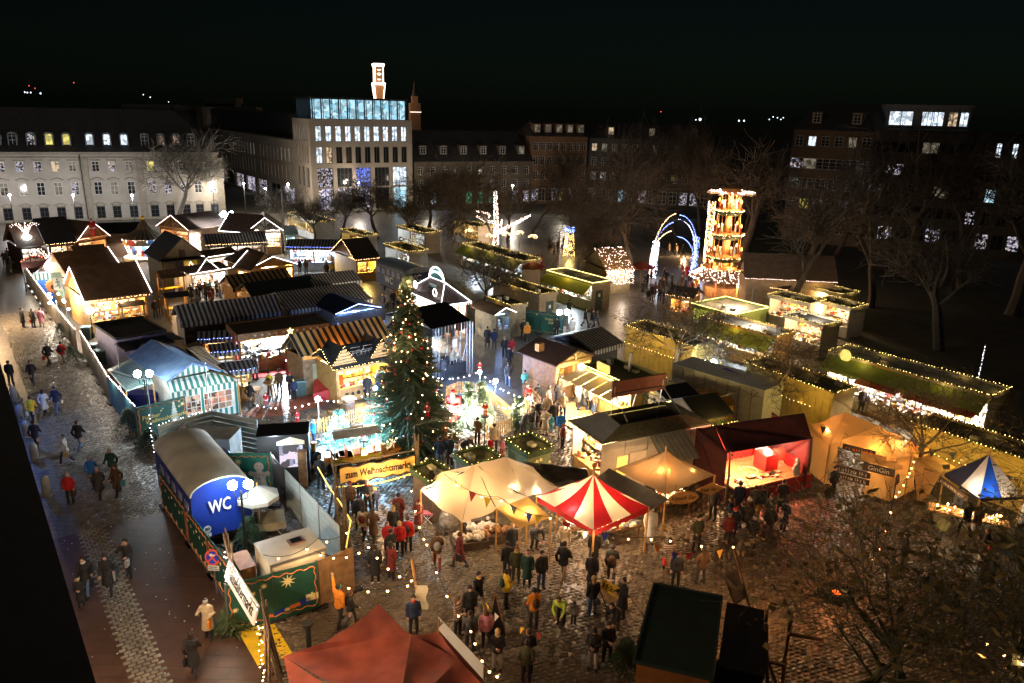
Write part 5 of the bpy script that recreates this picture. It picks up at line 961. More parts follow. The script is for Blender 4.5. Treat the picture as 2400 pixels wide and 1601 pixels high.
mb=MB(); mb.slab([(-.3,-.1,2.15),(L+.3,-.1,2.15),(L+.1,-1.9,1.7),(-.1,-1.9,1.7)],.02); part('side_awning',mb,DT,o)
for (px,py,tx,wd) in ((1601,1166,'Kirsch Bar',1.3),(1665,1145,'~',1.2)):
    w_=P(px,py,1.9); s_=thing('wooden_sign','hanging wooden sign with burnt letters at the brown pavilion, %s one'%('left oval' if px<1640 else 'right angular'),'sign',(w_.x,w_.y,0),.25); mb=MB(); mb.lathe([(.75,0),(.75,.06)],n=18 if px<1640 else 4,sy=.42); part('board',mb,WOODY,s_,loc=(0,0,1.9),rot=(math.pi/2,0,0)); (scrib(s_,-.5,-.065,1.8,1.0,.2,WOODD) if tx=='~' else text('lettering',tx,.3,WOODD,s_,(0,-.075,1.9),shear=.2)); mb=MB(); mb.tube([(-.4,.0,2.2),(-.4,0,2.6)],.01,3); mb.tube([(.4,.0,2.2),(.4,0,2.6)],.01,3); part('cord',mb,BLACK,s_)
# red theatre tent with stage
org,ang,L,D=rect((1728,1150),(1903,1108),3.0,.9); o=thing('theatre_stage','red draped theatre tent with a wooden stage floor lit red and amber','stage',org,ang,lm='the red theatre stage')
for k in range(14): mb=MB(); mb.box(0,.01+D*k/14,.82,L,D*(k+1)/14-.015,.9+.004*(k%2)); part('floor_plank',mb,mat('stage_plank',(.5,.3,.13),.5,var=.3),o)
mb=MB(); rr=random.Random(8)
for i in range(40): x=L*i/40; mb.add([(x,-.03-.04*(i%2),.05),(x+L/40,-.03-.04*((i+1)%2),.05),(x+L/40,-.03,.85),(x,-.03,.85)],[(0,1,2,3)])
part('stage_skirt',mb,mat('velvet_red',(.25,.01,.015),.8),o); mb=MB()
for i in range(30): x=L*i/30; mb.add([(x,D-.1*(i%2),.9),(x+L/30,D-.1*((i+1)%2),.9),(x+L/30,D,2.65),(x,D,2.65)],[(0,1,2,3)])
part('back_curtain',mb,mat('curtain_red',(.4,.02,.02),.7),o); mb=MB(); mb.box(L*.72,D-.3,.9,L*.88,D-.2,2.6); part('white_backdrop',mb,mat('white_drape',(.7,.7,.7),.7),o); mb=MB(); mb.lathe([(.3,0),(.3,.03)],n=12); part('round_crest',mb,YEL,o,loc=(L*.8,D-.34,2.3),rot=(math.pi/2,0,0))
mb=MB(); mb.box(L*.55,D*.35,.905,L*.72,D*.65,1.8); part('red_cupboard',mb,REDP,o); mb=MB(); mb.box(L*.72+.01,D*.4,1.3,L*.84,D*.5,1.9); part('case',mb,mat('case_redbrown',(.3,.08,.05),.6),o); mb=MB(); mb.box(L*.9,D*.2,.91,L*.97,D*.5,1.5); part('box_right',mb,REDP,o)
for k,(x,y) in enumerate(((.3,.3),(.38,.22),(.5,.2),(.15,.2),(.62,.18))): mb=MB(); rr=random.Random(k); goods(mb,L*x-.3,L*x+.3,D*y-.2,D*y+.2,.91,5,rr,.12); part('stage_prop',mb,GOODM,o)
for x,y in ((.12,.55),(.42,.5)): mb=MB(); mb.tube([(L*x+.45*math.cos(i*.4),D*y+.45*math.sin(i*.4),.93) for i in range(17)],.02,4); part('hoop',mb,WHITE,o)
lamp(o,(L*.62,D*.45,2.3),150,'r',.1); lamp(o,(L*.25,D*.4,2.1),210,'w',.1); lamp(o,(L*.8,D*.75,2.1),40,'n',.1); lamp(o,(L*.75,D*.25,1.9),50,'r',.1)
pts=[P(1632,1003,3.0),P(1675,997,3.4),P(1705,1062,2.7),P(1885,968,4.2),P(1903,1028,3.0),P(1700,1180,0),P(1632,1075,0),P(1645,985,3.3)]; og=o.location.copy(); rot=Matrix.Rotation(-ang,4,'Z')
def tolocal(ps): return [rot@(Vector((p.x,p.y,p.z))-Vector((og.x,og.y,0))) for p in ps]
lp=tolocal(pts); canopy(o,Vector((0,0,0)),lp,[(1,2,4,3)],CDR,'roof_canvas',.5,3,.06); canopy(o,Vector((0,0,0)),lp,[(0,2,1)],CDR,'roof_canvas',.2,3,.06)
w2=tolocal([P(1632,1003,3.0),P(1705,1062,2.7),P(1705,1062,2.7)*1.0,P(1632,1003,3.0)*1.0]); w2[2].z=0;w2[3].z=0; canopy(o,Vector((0,0,0)),w2,[(0,3,2,1)],CDR,'side_curtain',.1,5,.08)
w2=tolocal([P(1885,968,4.2),P(1903,1028,3.0)]); e1=w2[1].copy(); e1.z=.0; e2=Vector((w2[1].x+.4,D,0)); e3=Vector((w2[1].x+.2,D,3.3)); canopy(o,Vector((0,0,0)),[w2[1],e1,e2,e3],[(0,1,2,3)],CDR,'side_curtain',.1,6,.08)
for p in ((1711,1062),(1903,1028)): q=tolocal([P(*p,2.8)])[0]; mb=MB(); mb.tube([(q.x,q.y,0),(q.x+.1,q.y,1.5),(q.x,q.y,2.9)],.07,6,.04); part('branch_post',mb,STICK,o)
# ochre tents
V=[(1979,966,4.4),(1890,990,2.6),(1945,1042,2.3),(2102,1076,2.4),(2062,998,3.9),(2136,1068,2.3),(2180,1040,2.4),(2010,960,2.6)]
o,og,pts=free('ochre_marquee','large ochre marquee glowing orange with signs over its entrance','tent',V,[(1,2,0),(2,3,4,0),(3,5,4),(5,6,4)],CO,lm='the ochre marquee',sag=.5,wr=.11,legs=(2,3,5))
for a,b in ((1,2),(3,5),(5,6)):
    p,q=pts[a]-og,pts[b]-og; canopy(o,Vector((0,0,0)),[p,q,Vector((q.x,q.y,0)),Vector((p.x,p.y,0))],[(0,3,2,1)],CO,'side_wall',.1,7,.08)
p,q=pts[2]-og,pts[3]-og; m1=p.lerp(q,.12); m2=p.lerp(q,.62); canopy(o,Vector((0,0,0)),[m2,q,Vector((q.x,q.y,0)),Vector((m2.x,m2.y,0))],[(0,3,2,1)],CO,'side_wall',.1,8,.08); canopy(o,Vector((0,0,0)),[p,m1,Vector((m1.x+.3,m1.y,0)),Vector((p.x,p.y,0))],[(0,3,2,1)],CO,'side_wall',.1,8,.08)
for a in ((2060,1050,2.6,70,'o'),(1960,1010,2.8,32,'o'),(2100,1060,1.9,45,'o'),(2030,1090,1.5,25,'w')): wl_(o,*a)
dirr=(q-p).normalized(); an=math.atan2(dirr.y,dirr.x)
def board(o,p,an,w,h,z,txt,size,bm,tm,nm='sign_board',dy=-.12):
    b=link(nm,None,o,(p.x,p.y,z),(0,0,an)); bpy.data.objects.remove(b); mb=MB(); mb.box(-w/2,-.03,-h/2,w/2,.03,h/2); b=part(nm,mb,bm,o,loc=(p.x,p.y,z),rot=(0,0,an))
    if txt=='~': scrib(b,-w*.4,-.035,-size*.4,w*.8,size*.8,tm)
    elif txt: text('lettering',txt,size,tm,b,(0,-.045,0))
    return b
off=Vector((dirr.y,-dirr.x,0))*.15
board(o,p.lerp(q,.78)+off,an,1.5,.42,1.65,'GinGin',.36,WOODD,CREAM); board(o,p.lerp(q,.45)+off,an,1.6,.3,2.45,'~',.24,WOODD,ORG); board(o,p.lerp(q,.42)+off*2,an,1.7,.32,1.25,'~',.26,WOODD,CREAM); board(o,p.lerp(q,.42)+off*2,an,1.7,.3,.85,'~',.22,WOODD,CREAM); board(o,p.lerp(q,.68)+off,an,1.2,.5,2.2,None,0,WOODY,None); board(o,p.lerp(q,.9)+off,an,1.3,.28,2.1,None,0,WOODY,None)
free('ochre_tarp','slumped ochre canvas wall between the ochre marquee and the blue tent','tarpaulin',[(2140,1075,2.3),(2185,1065,2.2),(2240,1095,1.8),(2205,1110,1.7),(2150,1180,.1),(2175,1165,.1)],[(0,3,2,1),(0,4,5,3)],CO,sag=.2,wr=.1)
o,L,D,za,og,an=wedge_tent('pointed tent in navy, cream and bright blue above a candle table',(2213,1110),(2296,1168),(2374,1148),2.0,1064,CNV,CW,[1,1,1,1],.15,CNV,'n',12,1.6,lm='the blue and cream tent',name='blue_pavilion',sag=.08)
for ch in [c for c in o.children if c.name.startswith('roof_panel')][0:3]: pass
rp=[c for c in o.children if c.name.startswith('roof_panel')]
cor=[(0,0),(L,0),(L,D),(0,D)]
for c_ in rp: bpy.data.objects.remove(c_)
T=Vector((L/2,D/2,za)); ms=[CNV,CW,CBL,CW,CNV,CW,CBL,CW]
for k in range(8):
    a=Vector((*cor[k//2],2.0)); b=Vector((*cor[(k//2+1)%4],2.0)); m_=a.lerp(b,.5); p,q=(a,m_) if k%2==0 else (m_,b); canopy(o,Vector((0,0,0)),[T,p,q],[(0,1,2)],ms[k],'roof_panel',.12,k,.01)
lamp(o,(L*.8,D*.3,1.9),16,'c',.1)
mb=MB(); mb.box(-.05,-.2,1.55,L*.8,-.14,1.85); b=part('sign_board',mb,WOODD,o); scrib(b,.1,-.205,1.62,L*.7,.14,CREAM)
tb_=thing('candle_table','long table covered with rows of burning candles before the blue tent','table',P(2262,1240),math.radians(-28)); mb=MB(); mb.box(-1.7,-.45,.72,1.7,.45,.8); part('table_top',mb,WOODY,tb_)
for x in(-1.6,1.55): mb=MB(); mb.box(x,-.4,0,x+.08,.4,.72); part('leg',mb,WOODD,tb_)
rr=random.Random(4)
for k in range(20):
    x,y=rr.uniform(-1.55,1.55),rr.uniform(-.38,.38); mb=MB(); mb.lathe([(.05,0),(.05,.12)],(0,0,0),6); mb.ball((0,0,.16),.035,5,4,1,1,1,1.6); cnd=part('candle',mb,[CREAM,glow('candle_flame',(1,.6,.2),30)],None,loc=(0,0,0)); 
    cnd.location=tb_.matrix_world@Vector((x,y,.8)) if 0 else Matrix.Translation(tb_.location)@Matrix.Rotation(tb_.rotation_euler.z,4,'Z')@Vector((x,y,.802)); tag(cnd,'lit candle standing on the candle table before the blue tent','candle','candles on the candle table')
for x in(-1,0,1): lamp(tb_,(x,0,1.15),11,'w',.05)
# foreground rust red tent
V=[(664,1538,2.7),(888,1414,3.5),(964,1487,3.1),(1027,1476,3.15),(1165,1640,3.2),(700,1680,2.9),(760,1506,2.95),(930,1690,3.6),(1075,1545,3.15)]
o,og,pts=free('rust_red_tent','big rust red canvas tent roof cropped by the bottom edge','tent',V,[(6,2,1),(0,7,2,6),(0,5,7),(7,4,8,2),(2,8,3)],CRE,lm='the rust red tent',sag=.3,wr=.07)
pp=[P(1027,1445,3.5),P(1135,1560,3.5),P(1132,1592,3.3),P(1029,1478,3.3)]; mb=MB(); mb.slab([p-og for p in pp],.02); part('white_side_strip',mb,mat('white_canvas',(.68,.66,.58),.7,var=.1),o)
for q in ((1029,1478,3.2),(1135,1590,3.2)): w_=P(*q)-og; mb=MB(); mb.tube([(w_.x,w_.y,0),(w_.x,w_.y,3.6)],.045,6); part('pole',mb,WOODY,o)
q=P(1165,1640,2.8); canopy(o,og,[P(1027,1476,3.2),P(1132,1592,3.0),P(1165,1640,0.8),P(1075,1560,1.2)],[(0,3,2,1)],CRE,'side_wall',.1,2,.05)
# dark green flat hut bottom right
o,L,D,h=flat_stall('dark green flat felt roof of a stall at the bottom right, orange inside',(1482,1548),(1673,1592),(1511,1359),3.0,'o',40,mat('orange_board',(.35,.13,.03),.7),DG,None,'','by','',GREEND,False,lm='the dark green flat roof',name='felt_roof_stall',seed=90,par=.1,recess=.05)
# black flat booth right of it with a patterned cloth
free('patterned_cloth','rust cloth with pale leaf prints hung below the dark booth at the bottom','cloth',[(1680,1545,2.2),(1780,1575,2.2),(1775,1640,1.2),(1672,1610,1.2)],[(0,3,2,1)],mat('leaf_cloth',(.2,.05,.02),.8,var=.5,scale=4),sag=.05,wr=.02)
box_thing('dark_booth','black covered booth between the felt roof and the pole frames','booth',(1685,1560),(1790,1585),3.5,2.3,BLACK,lm='the black booth')
# ======================= street furniture, fences, fair props =======================
def cat_pts(a,b,sag,n=14):
    return [a.lerp(b,i/n)-Vector((0,0,sag*4*(i/n)*(1-i/n))) for i in range(n+1)]
def globe_lamp(label,base,vtop,n=2,r=.24,pw=260,lm=None,pm=None,c='c'):
    g0=P(*base); z=solve_z(g0.x,g0.y,vtop); o=thing('street_lamp',label,'street lamp',g0,.2,None,lm); mb=MB(); mb.lathe([(.12,0),(.12,.3),(.06,.5),(.045,z-.3)],n=8); part('lamp_post',mb,pm or DARKW,o)
    for i in range(n):
        x=(i-(n-1)/2)*.64; mb=MB(); mb.tube([(0,0,z-.7),(x*.7,0,z-.65),(x,0,z-.25)],.025,5); part('lamp_arm',mb,pm or DARKW,o); mb=MB(); mb.ball((x,0,z),r,14,9); part('globe',mb,GLOBE,o,smooth=True); 

    return o
globe_lamp('twin globe street lamp by the striped awning at the fence',(352,1012),876,2,.21,420,'the twin globe lamp by the striped awning')
globe_lamp('twin globe street lamp in front of the WC wagon',(578,1306),1136,2,.2,480)
globe_lamp('twin globe street lamp before the green banners, right of centre',(1316,832),732,2,.22,480,'the twin globe lamp by the green banners')
globe_lamp('single globe lamp by the street fence below the large shingled hut',(219,792),728,1,.3,260)
globe_lamp('twin globe lamp among the white containers under the bare tree',(1656,915),850,2,.22,700)
def pole(label,base,vtop,r=.05,m=STEEL,lights=None,lean=(0,0),cat='pole',name='flag_pole'):
    g0=P(*base); z=solve_z(g0.x,g0.y,vtop); o=thing(name,label,cat,g0); mb=MB(); mb.tube([(0,0,0),(lean[0],lean[1],z)],r,7,r*.6); part('pole_shaft',mb,m,o)
    if lights: edge_light(o,[(lean[0]*t-.06,lean[1]*t-.06,z*t) for t in lights],'bc')
    return o,z
pole('white light-wrapped flag pole at the corner of the street fence',(291,950),795,lights=(.05,.35)); pole('white light-wrapped flag pole left of the WC wagon',(364,1065),868,lights=(.02,.5)); pole('slim grey pole on the plank fence corner',(495,1000),850); pole('tall grey lamp pole behind the half-timbered gable',(670,600),440,.12,mat('pole_grey',(.25,.22,.18),.6),lean=(0,0)); pole('slim lit white pole behind the very long stall',(2290,905),808,.07,WHITE,lights=(0,.98)); pole('grey pole standing beside the lime awning stall',(1308,640),540,.08,mat('pole_grey',(.25,.22,.18),.6)); pole('slim white pole behind the lime awning stall',(1409,650),590,.05,WHITE); pole('slim pale pole at the glowing garland pavilion',(1758,740),675,.05,WHITE)
def palm(label,base,vtop):
    g0=P(*base); z=solve_z(g0.x,g0.y,vtop); s=z/9; o=thing('light_palm',label,'light sculpture',g0); mb=MB(); mb.tube([(0,0,0),(0,0,z*.72)],.06,6); part('pole_shaft',mb,DARKW,o); mb=MB(); mb.ball((0,0,z*.72),.5,12,8); part('globe',mb,GLOBE,o,smooth=True)
    for k in range(9):
        a=k*2*math.pi/9; r=1.5
        bulbs('frond_lights',[(0,0,z*.76)]+[(r*t*math.cos(a),r*t*math.sin(a),z*.76+1.5*math.sin(t*2.2)*1.0) for t in (.3,.6,.8,1.0)],BULBP,o,.16,.03,.02,seed=k)
    bulbs('frond_lights',[(0,0,z*.74),(0,0,z)],BULBP,o,.12,.05,.05); 
palm('tall light palm with glowing globe at the far left of the fence',(74,634),530); palm('light palm with glowing globe above the blue booth',(131,708),592)
for (x,y,v,s) in ((150,765,690,.5),(122,728,690,.5),(155,800,700,.5)): pass
mb_=None
o,z=pole('bright cluster of round fairy lamps on a pole at the fence bend',(140,760),705,cat='lamp cluster',name='lamp_cluster')
for k in range(9): rr=random.Random(k); mb=MB(); mb.ball((rr.uniform(-.9,.9),rr.uniform(-.3,.3),z+rr.uniform(-.9,1.0)),.12,8,5); part('lamp_ball',mb,glow('cluster_ball',(1,.9,.8),16),o)
lamp(o,(0,-.4,z),420,'n',.6)
# exit banner
g0=P(150,765); o=thing('beach_flag','pale green beach flag with a running man pictogram over the fence','flag',g0); z=solve_z(g0.x,g0.y,640); mb=MB(); mb.add([(-.5,0,z),(.35,0,z+.1),(.6,0,z-1.6),(.35,0,z-2.3),(0,0,z-1.8)],[(0,1,2,3,4)]); b=part('flag_cloth',mb,mat('flag_mint',(.3,.5,.4),.7),o); mb=MB(); mb.tube([(.4,.02,0),(.4,.02,z)],.03,5); part('pole_shaft',mb,WHITE,o)
mb=MB(); mb.box(-.35,-.03,z-1.5,.4,-.01,z-.4); part('white_field',mb,WHITE,o); mb=MB(); mb.ball((0,-.05,z-.55),.08,8,5,0,1,.3); 
for a,b_ in (((0,z-.65),(.05,z-1.0)),((.05,z-1.0),(.2,z-1.15)),((.2,z-1.15),(.1,z-1.35)),((.05,z-1.0),(-.1,z-1.2)),((-.1,z-1.2),(-.25,z-1.2)),((0,z-.7),(-.15,z-.85)),((0,z-.7),(.2,z-.8))): mb.tube([(a[0],-.05,a[1]),(b_[0],-.05,b_[1])],.035,4)
part('running_figure',mb,mat('exit_green',(.02,.3,.15),.5),o)
# green decorated banners
def world_quad(A,B,z): a,b=P(*A,z),P(*B,z); an,L=frame2(a,b); return Vector((a.x,a.y,0)),an,L
WAVE=mat('wavy_border',(.62,.2,.08),.6)
def border(o,L,h,y,z0=.1):
    mb=MB(); pts=[]; 
    for i in range(25): t=i/24; pts.append((.15+(L-.3)*t,y,h-.18+.05*math.sin(i*1.7)))
    mb.tube(pts,.025,3); mb.tube([(x,y,z0+.2-(z-h+.18)*.9) for x,_,z in pts],.025,3)
    for x in (.12,L-.12): mb.tube([(x+.04*math.sin(i*1.9),y,z0+.25+(h-z0-.45)*i/10) for i in range(11)],.025,3)
    part('printed_border',mb,WAVE,o)
def banner(label,A,B,z,h0=.12,deco=(),txt=None,lm=None,m=GREENB,lights=None,front=1,brd=True,name='banner_fence',cat='fence',n=1):
    org,an,L=world_quad(A,B,z); o=thing(name,label,cat,org,an,None,lm); y=-.035*front
    for k in range(n):
        mb=MB(); mb.box(L*k/n+.02,-.015,h0,L*(k+1)/n-.02,.015,z); part('banner_cloth',mb,m,o)
    for k in range(n+1): mb=MB(); mb.tube([(L*k/n,.05*front,0),(L*k/n,.05*front,z+.05)],.03,5); part('post',mb,STEEL,o)
    for k in range(n+1): mb=MB(); mb.box(L*k/n-.3,-.12,0,L*k/n+.3,.12,.12); part('foot_block',mb,mat('rubber_foot',(.02,.02,.02),.8),o)
    if brd: border(o,L,z,y,h0)
    for d in deco:
        k,x,zz,s=d; x*=L; mb=MB()
        if k=='star': star(mb,x,y,zz,s,9,.01,.35); part('printed_star',mb,STARW,o)
        if k=='tree':
            for i in range(9): w=s*(.1+.42*(i/9)); zt=zz+s*1.9*(1-i/9); mb.add([(x-w,y,zt-.25*s),(x+w,y,zt-.25*s),(x+w*.3,y,zt),(x-w*.3,y,zt)],[(0,1,2,3)])
            part('printed_tree',mb,mat('printed_snow',(.6,.65,.6),.6),o)
        if k=='gift': mb.box(x-s,y-.005,zz,x+s,y,zz+s*1.2); mb.box(x-s*.15,y-.012,zz,x+s*.15,y-.006,zz+s*1.5); part('printed_gift',mb,[STARW,ORG,BLUEP][int(x*3)%3],o)
        if k=='man':
            mb.lathe([(.01,0),(s*.25,.0)],(x,0,0),3) if 0 else None
            for (cx,cz,r) in ((0,1.15,.26),(0,.62,.33),(-.42,.78,.14),(.42,.78,.14),(-.2,.12,.18),(.2,.12,.18),(-.22,.72,.16),(.22,.72,.16),(-.12,.35,.2),(.12,.35,.2)):
                mb.add([(x+s*(cx+r*math.cos(i*.628)),y-.004,zz+s*(cz+r*math.sin(i*.628))) for i in range(10)],[tuple(range(10))])
            part('gingerbread_man',mb,mat('gingerbread_pale',(.6,.5,.4),.7),o); mb=MB()
            for cz in (.5,.72): mb.ball((x,y-.01,zz+s*cz),.04*s,6,4)
            for cx in (-.08,.08): mb.ball((x+cx*s,y-.01,zz+s*1.2),.03*s,6,4)
            part('icing_button',mb,WOODD,o)
        if k=='deer': 
            mb.box(x-s*.5,y-.01,zz+s*.4,x+s*.5,y,zz+s*.7); [mb.box(x+c*s-.02,y-.01,zz,x+c*s+.02,y,zz+s*.4) for c in (-.45,-.25,.25,.45)]; mb.box(x+s*.4,y-.01,zz+s*.7,x+s*.5,y,zz+s*1.1); part('printed_deer',mb,STARW,o)
    if txt:
        for body,x,zz,s in txt: text('lettering',body,s,mat('letter_gold',(.7,.5,.15),.5),o,(L*x,y,zz),bold=.006,align='LEFT')
    if lights: edge_light(o,[(0,0,z+.05),(L,0,z+.05)],lights)
    return o,L
banner('green fence banner with a snowy tree print and golden market name by the street',(317,956),(434,927),2.2,.1,(('tree',.74,.45,.85),('star',.92,1.75,.16),('star',.86,1.95,.08),('star',.85,1.65,.09),('star',.52,1.75,.07),('star',.48,1.65,.07),('deer',.58,.3,.2),('deer',.5,.2,.22)),(('Fürther',.1,1.45,.34),('Weihnachtsmarkt',.16,1.15,.34)),lm='the green banner with the snowy tree')
banner('teal green banner with two gingerbread figures behind the WC wagon',(500,1062),(634,1062),2.9,.9,(('man',.78,1.1,.95),('man',.36,1.05,.95),('star',.42,2.45,.2),('star',.3,2.55,.12)),m=mat('banner_teal',(.01,.16,.12),.6),lm='the gingerbread banner')
banner('green banner fence with a big yellow star and small presents beside the white trailer',(527,1372),(743,1316),2.15,.1,(('star',.66,1.65,.3),('star',.4,1.7,.14),('star',.28,1.5,.12),('star',.08,1.0,.13),('star',.05,.55,.14),('gift',.45,.3,.1),('gift',.52,.35,.1),('gift',.58,.4,.12),('gift',.63,.38,.1),('gift',.7,.42,.12),('gift',.76,.45,.13),('gift',.84,.45,.2),('gift',.92,.55,.24)),lm='the star banner',n=2)
banner('brown burlap screen between the star banner and the stick gate',(744,1316),(828,1281),2.1,.05,m=mat('burlap',(.26,.15,.07),.95,var=.4,scale=3),brd=False,lm='the burlap screen')
for i,(a,b,lb) in enumerate((((372,1104),(434,1188),'green banner fence with printed stars along the WC wagon, upper stretch'),((434,1188),(486,1256),'green banner fence with printed stars along the WC wagon, middle stretch'),((486,1256),(548,1338),'green banner fence running down to the stick gate by the street sign'))):
    banner(lb,a,b,2.0,.1,tuple(('star',.1+.13*k,1.5-.12*(k%3),.07) for k in range(7))+tuple(('deer',.2+.2*k,.35,.2) for k in range(4)),group='green banner fence along the street',lm=None) if 0 else banner(lb,a,b,2.0,.1,tuple(('star',.1+.13*k,1.5-.12*(k%3),.07) for k in range(7))+tuple(('deer',.2+.2*k,.35,.2) for k in range(4)))
banner('dark green banner pair with deer and gingerbread prints right of the little gable booth',(1200,722),(1332,738),2.1,.1,(('deer',.2,.4,.3),('deer',.3,.35,.3),('man',.82,.3,.55),('man',.95,.3,.55),('star',.45,1.8,.12)),(('Frohe',.6,1.5,.3),('Zeit',.66,1.2,.3)),lm='the deer banners',n=2)
for a,b,lb in (((56,622),(113,699),'far stretch of the street fence with a light string, below the arched sign'),((113,699),(176,774),'street fence stretch under the glaring lamp cluster'),((187,776),(224,836),'street fence stretch beside the dark green bins'),((224,836),(250,880),'street fence stretch above the striped awning'),((250,880),(317,955),'banner clad street fence stretch ending at the snowy tree banner')):
    org,an,L=world_quad(a,b,2.0); o=thing('construction_fence',lb,'fence',org,an); n=max(1,round(L/3)); mp=mat('fence_sheet_grey',(.12,.11,.09),.7) if '317' not in str(b) else mat('fence_sheet_teal',(.03,.16,.22),.6)
    for k in range(n):
        mb=MB(); mb.box(L*k/n+.04,-.01,.15,L*(k+1)/n-.04,.01,1.95); part('fence_panel',mb,mp,o); mb=MB(); mb.tube([(L*k/n,0,0),(L*k/n,0,2)],.025,5); part('post',mb,STEEL,o); mb=MB(); mb.box(L*k/n-.35,-.15,0,L*k/n+.35,.15,.13); part('foot_block',mb,MATS['rubber_foot'],o)
    edge_light(o,[(0,0,2.05),(L,0,2.05)],'bp'); [lamp(o,(L*(k+.5)/n,-.25,2.15),16,'n',.2,'string_light_glow') for k in range(n)]
def plank_fence(label,pts,z,m,rows=7,lm=None,z0=.1,lights=None):
    a=P(*pts[0],z); o=thing('plank_fence',label,'fence',(a.x,a.y,0),0,None,lm)
    for p,q in zip(pts[:-1],pts[1:]):
        A_,B_=P(*p,z),P(*q,z); an,L=frame2(A_,B_); n=max(1,round(L/2.4)); ux=(B_-A_)/L
        for k in range(n):
            s=A_+ux*(L*k/n)-a; s.z=0
            for r in range(rows): hh=(z-z0)/rows; mb=MB(); mb.box(.03,-.02,z0+hh*r,L/n-.03,.02,z0+hh*(r+1)-.025); part('plank',mb,m,o,loc=s,rot=(0,0,an))
            mb=MB(); mb.box(-.03,-.04,0,.03,.04,z+.03); part('post',mb,STEEL,o,loc=s,rot=(0,0,an))
        if lights: edge_light(o,[A_-Vector((a.x,a.y,-.06)),B_-Vector((a.x,a.y,-.06))],lights)
    return o
PW=mat('plank_white',(.5,.56,.54),.6,var=.15); PB=mat('plank_sand',(.42,.37,.25),.7,var=.2)
plank_fence('sand coloured plank fence with light string between snowy tree banner and pole',[(368,998),(497,962)],2.2,PB,8,'the sand plank fence',lights='bp')
plank_fence('pale plank fence between the pole and the black ticket booth',[(497,962),(603,983)],2.2,PW,7)
plank_fence('long white plank fence from the slatted screen to the stick gate',[(664,1094),(795,1232)],2.2,PW,7,'the long white plank fence')
plank_fence('dark brown slatted screen beside the gingerbread banner',[(634,1062),(664,1096)],2.3,WOODD,11)
# WC wagons
def wagon(label,A,B,C,z,axis,small=False,lm=None):
    org,ang,L,D=rect(A,B,C,z); o=thing('toilet_wagon',label,'toilet wagon',org,ang,'toilet wagons',lm); W,Ln=(L,D) if axis=='y' else (D,L)
    def q(u,v_,zz): return (u,v_,zz) if axis=='y' else (v_,u,zz)
    zb=.75; mb=MB(); mb.box(*q(0,0,zb)[:2],zb,*q(W,Ln,0)[:2],z-.02) ; part('body',mb,mat('wagon_blue',(.01,.035,.27),.35,var=.15,scale=1) if not small else mat('wagon_navy',(.012,.025,.07),.4),o)
    mb=MB(); N=12; rs=[(W/2-W/2*1.04*math.cos(math.pi*i/N),z+.62*math.sin(math.pi*i/N)) for i in range(N+1)]
    for e in (-.08,Ln+.08): mb.add([q(u,e,zz) for u,zz in rs],[tuple(range(N+1))])
    mb.add([q(u,-.08,zz) for u,zz in rs]+[q(u,Ln+.08,zz) for u,zz in rs],[(i,i+1,N+2+i,N+1+i) for i in range(N)]); part('roof',mb,mat('wagon_roof_cream',(.62,.6,.48),.75,var=.45,scale=.5,bump=.05) if not small else mat('wagon_roof_wet',(.25,.28,.3),.3,var=.3),o,smooth=True)
    mb=MB(); N=8; mb.add([q(W/2-W/2*.985*math.cos(math.pi*i/10),-.1,z+.56*math.sin(math.pi*i/10)) for i in range(11)]+[q(W*.98,-.1,z-.1),q(W*.02,-.1,z-.1)],[tuple(range(13))]) ; part('end_panel',mb,MATS['wagon_blue' if not small else 'wagon_navy'],o)
    mb=MB(); 
    for t in (.2,.8):
        for u in (.15,W-.15): mb.tube([q(u-.08,Ln*t,.38),q(u+.08,Ln*t,.38)],.36,12)
    mb.box(*q(.3,.2,0)[:2],.45,*q(W-.3,Ln-.2,0)[:2],.74); part('chassis',mb,BLACK,o)
    for k in range(5):
        t=.12+.17*k; mb=MB()
        if axis=='y': mb.box(-.04,Ln*t-.28,1.75,-.01,Ln*t+.28,2.35); pb_=MB(); pb_.box(-.05,Ln*t-.22,1.8,-.045,Ln*t+.22,2.3)
        else: mb.box(Ln*t-.28,-.0,0,0,0,0) if 0 else mb.box(0,0,0,.01,.01,.01); 
        if axis=='y': w_=part('window',mb,mat('wagon_window_frame',(.35,.3,.5),.5),o); part('pane',pb_,mat('frosted_pane',(.25,.3,.5),.3),w_)
    if axis=='y':
        text('lettering','WC',.82,WHITE,o,(L*.46,-.11,2.15),bold=.014,sx=.66); mb=MB(); mb.lathe([(.17,0),(.17,.01)],n=16); b=part('speed_plate',mb,WHITE,o,loc=(L*.22,-.02,1.15),rot=(math.pi/2,0,0)); text('lettering','80',.2,BLACK,b,(0,0,.02),rot=(0,0,0),bold=.004)
        mb=MB(); mb.box(L*.1,-.04,.78,L*.28,-.02,.95); b=part('number_plate',mb,WHITE,o); mb=MB(); mb.box(L*.1,-.05,.97,L*.18,-.02,1.08); part('tail_light',mb,REDP,o)
        mb=MB(); mb.tube([(L*.5-.6,-.2,.5),(L*.5,-1.5,.5),(L*.5+.6,-.2,.5)],.05,5); part('drawbar',mb,DARKW,o)
    else:
        text('lettering','WC',1.0,WHITE,o,(Ln*.45,-.03,1.5),bold=.02); t=text('lettering','WC',.9,WHITE,o,(Ln+.09,W*.35,2.2),rot=(math.pi/2,0,math.pi/2),bold=.02)
        for k in range(5): mb=MB(); mb.box(Ln*(.1+.17*k)-.3,-.05,2.05,Ln*(.1+.17*k)+.3,-.01,2.6); w_=part('window',mb,CREAM,o); pb_=MB(); pb_.box(Ln*(.1+.17*k)-.22,-.06,2.12,Ln*(.1+.17*k)+.22,-.052,2.54); part('pane',pb_,MATS['frosted_pane'],w_)
    return o
mat('rubber_foot',(.02,.02,.02),.8)
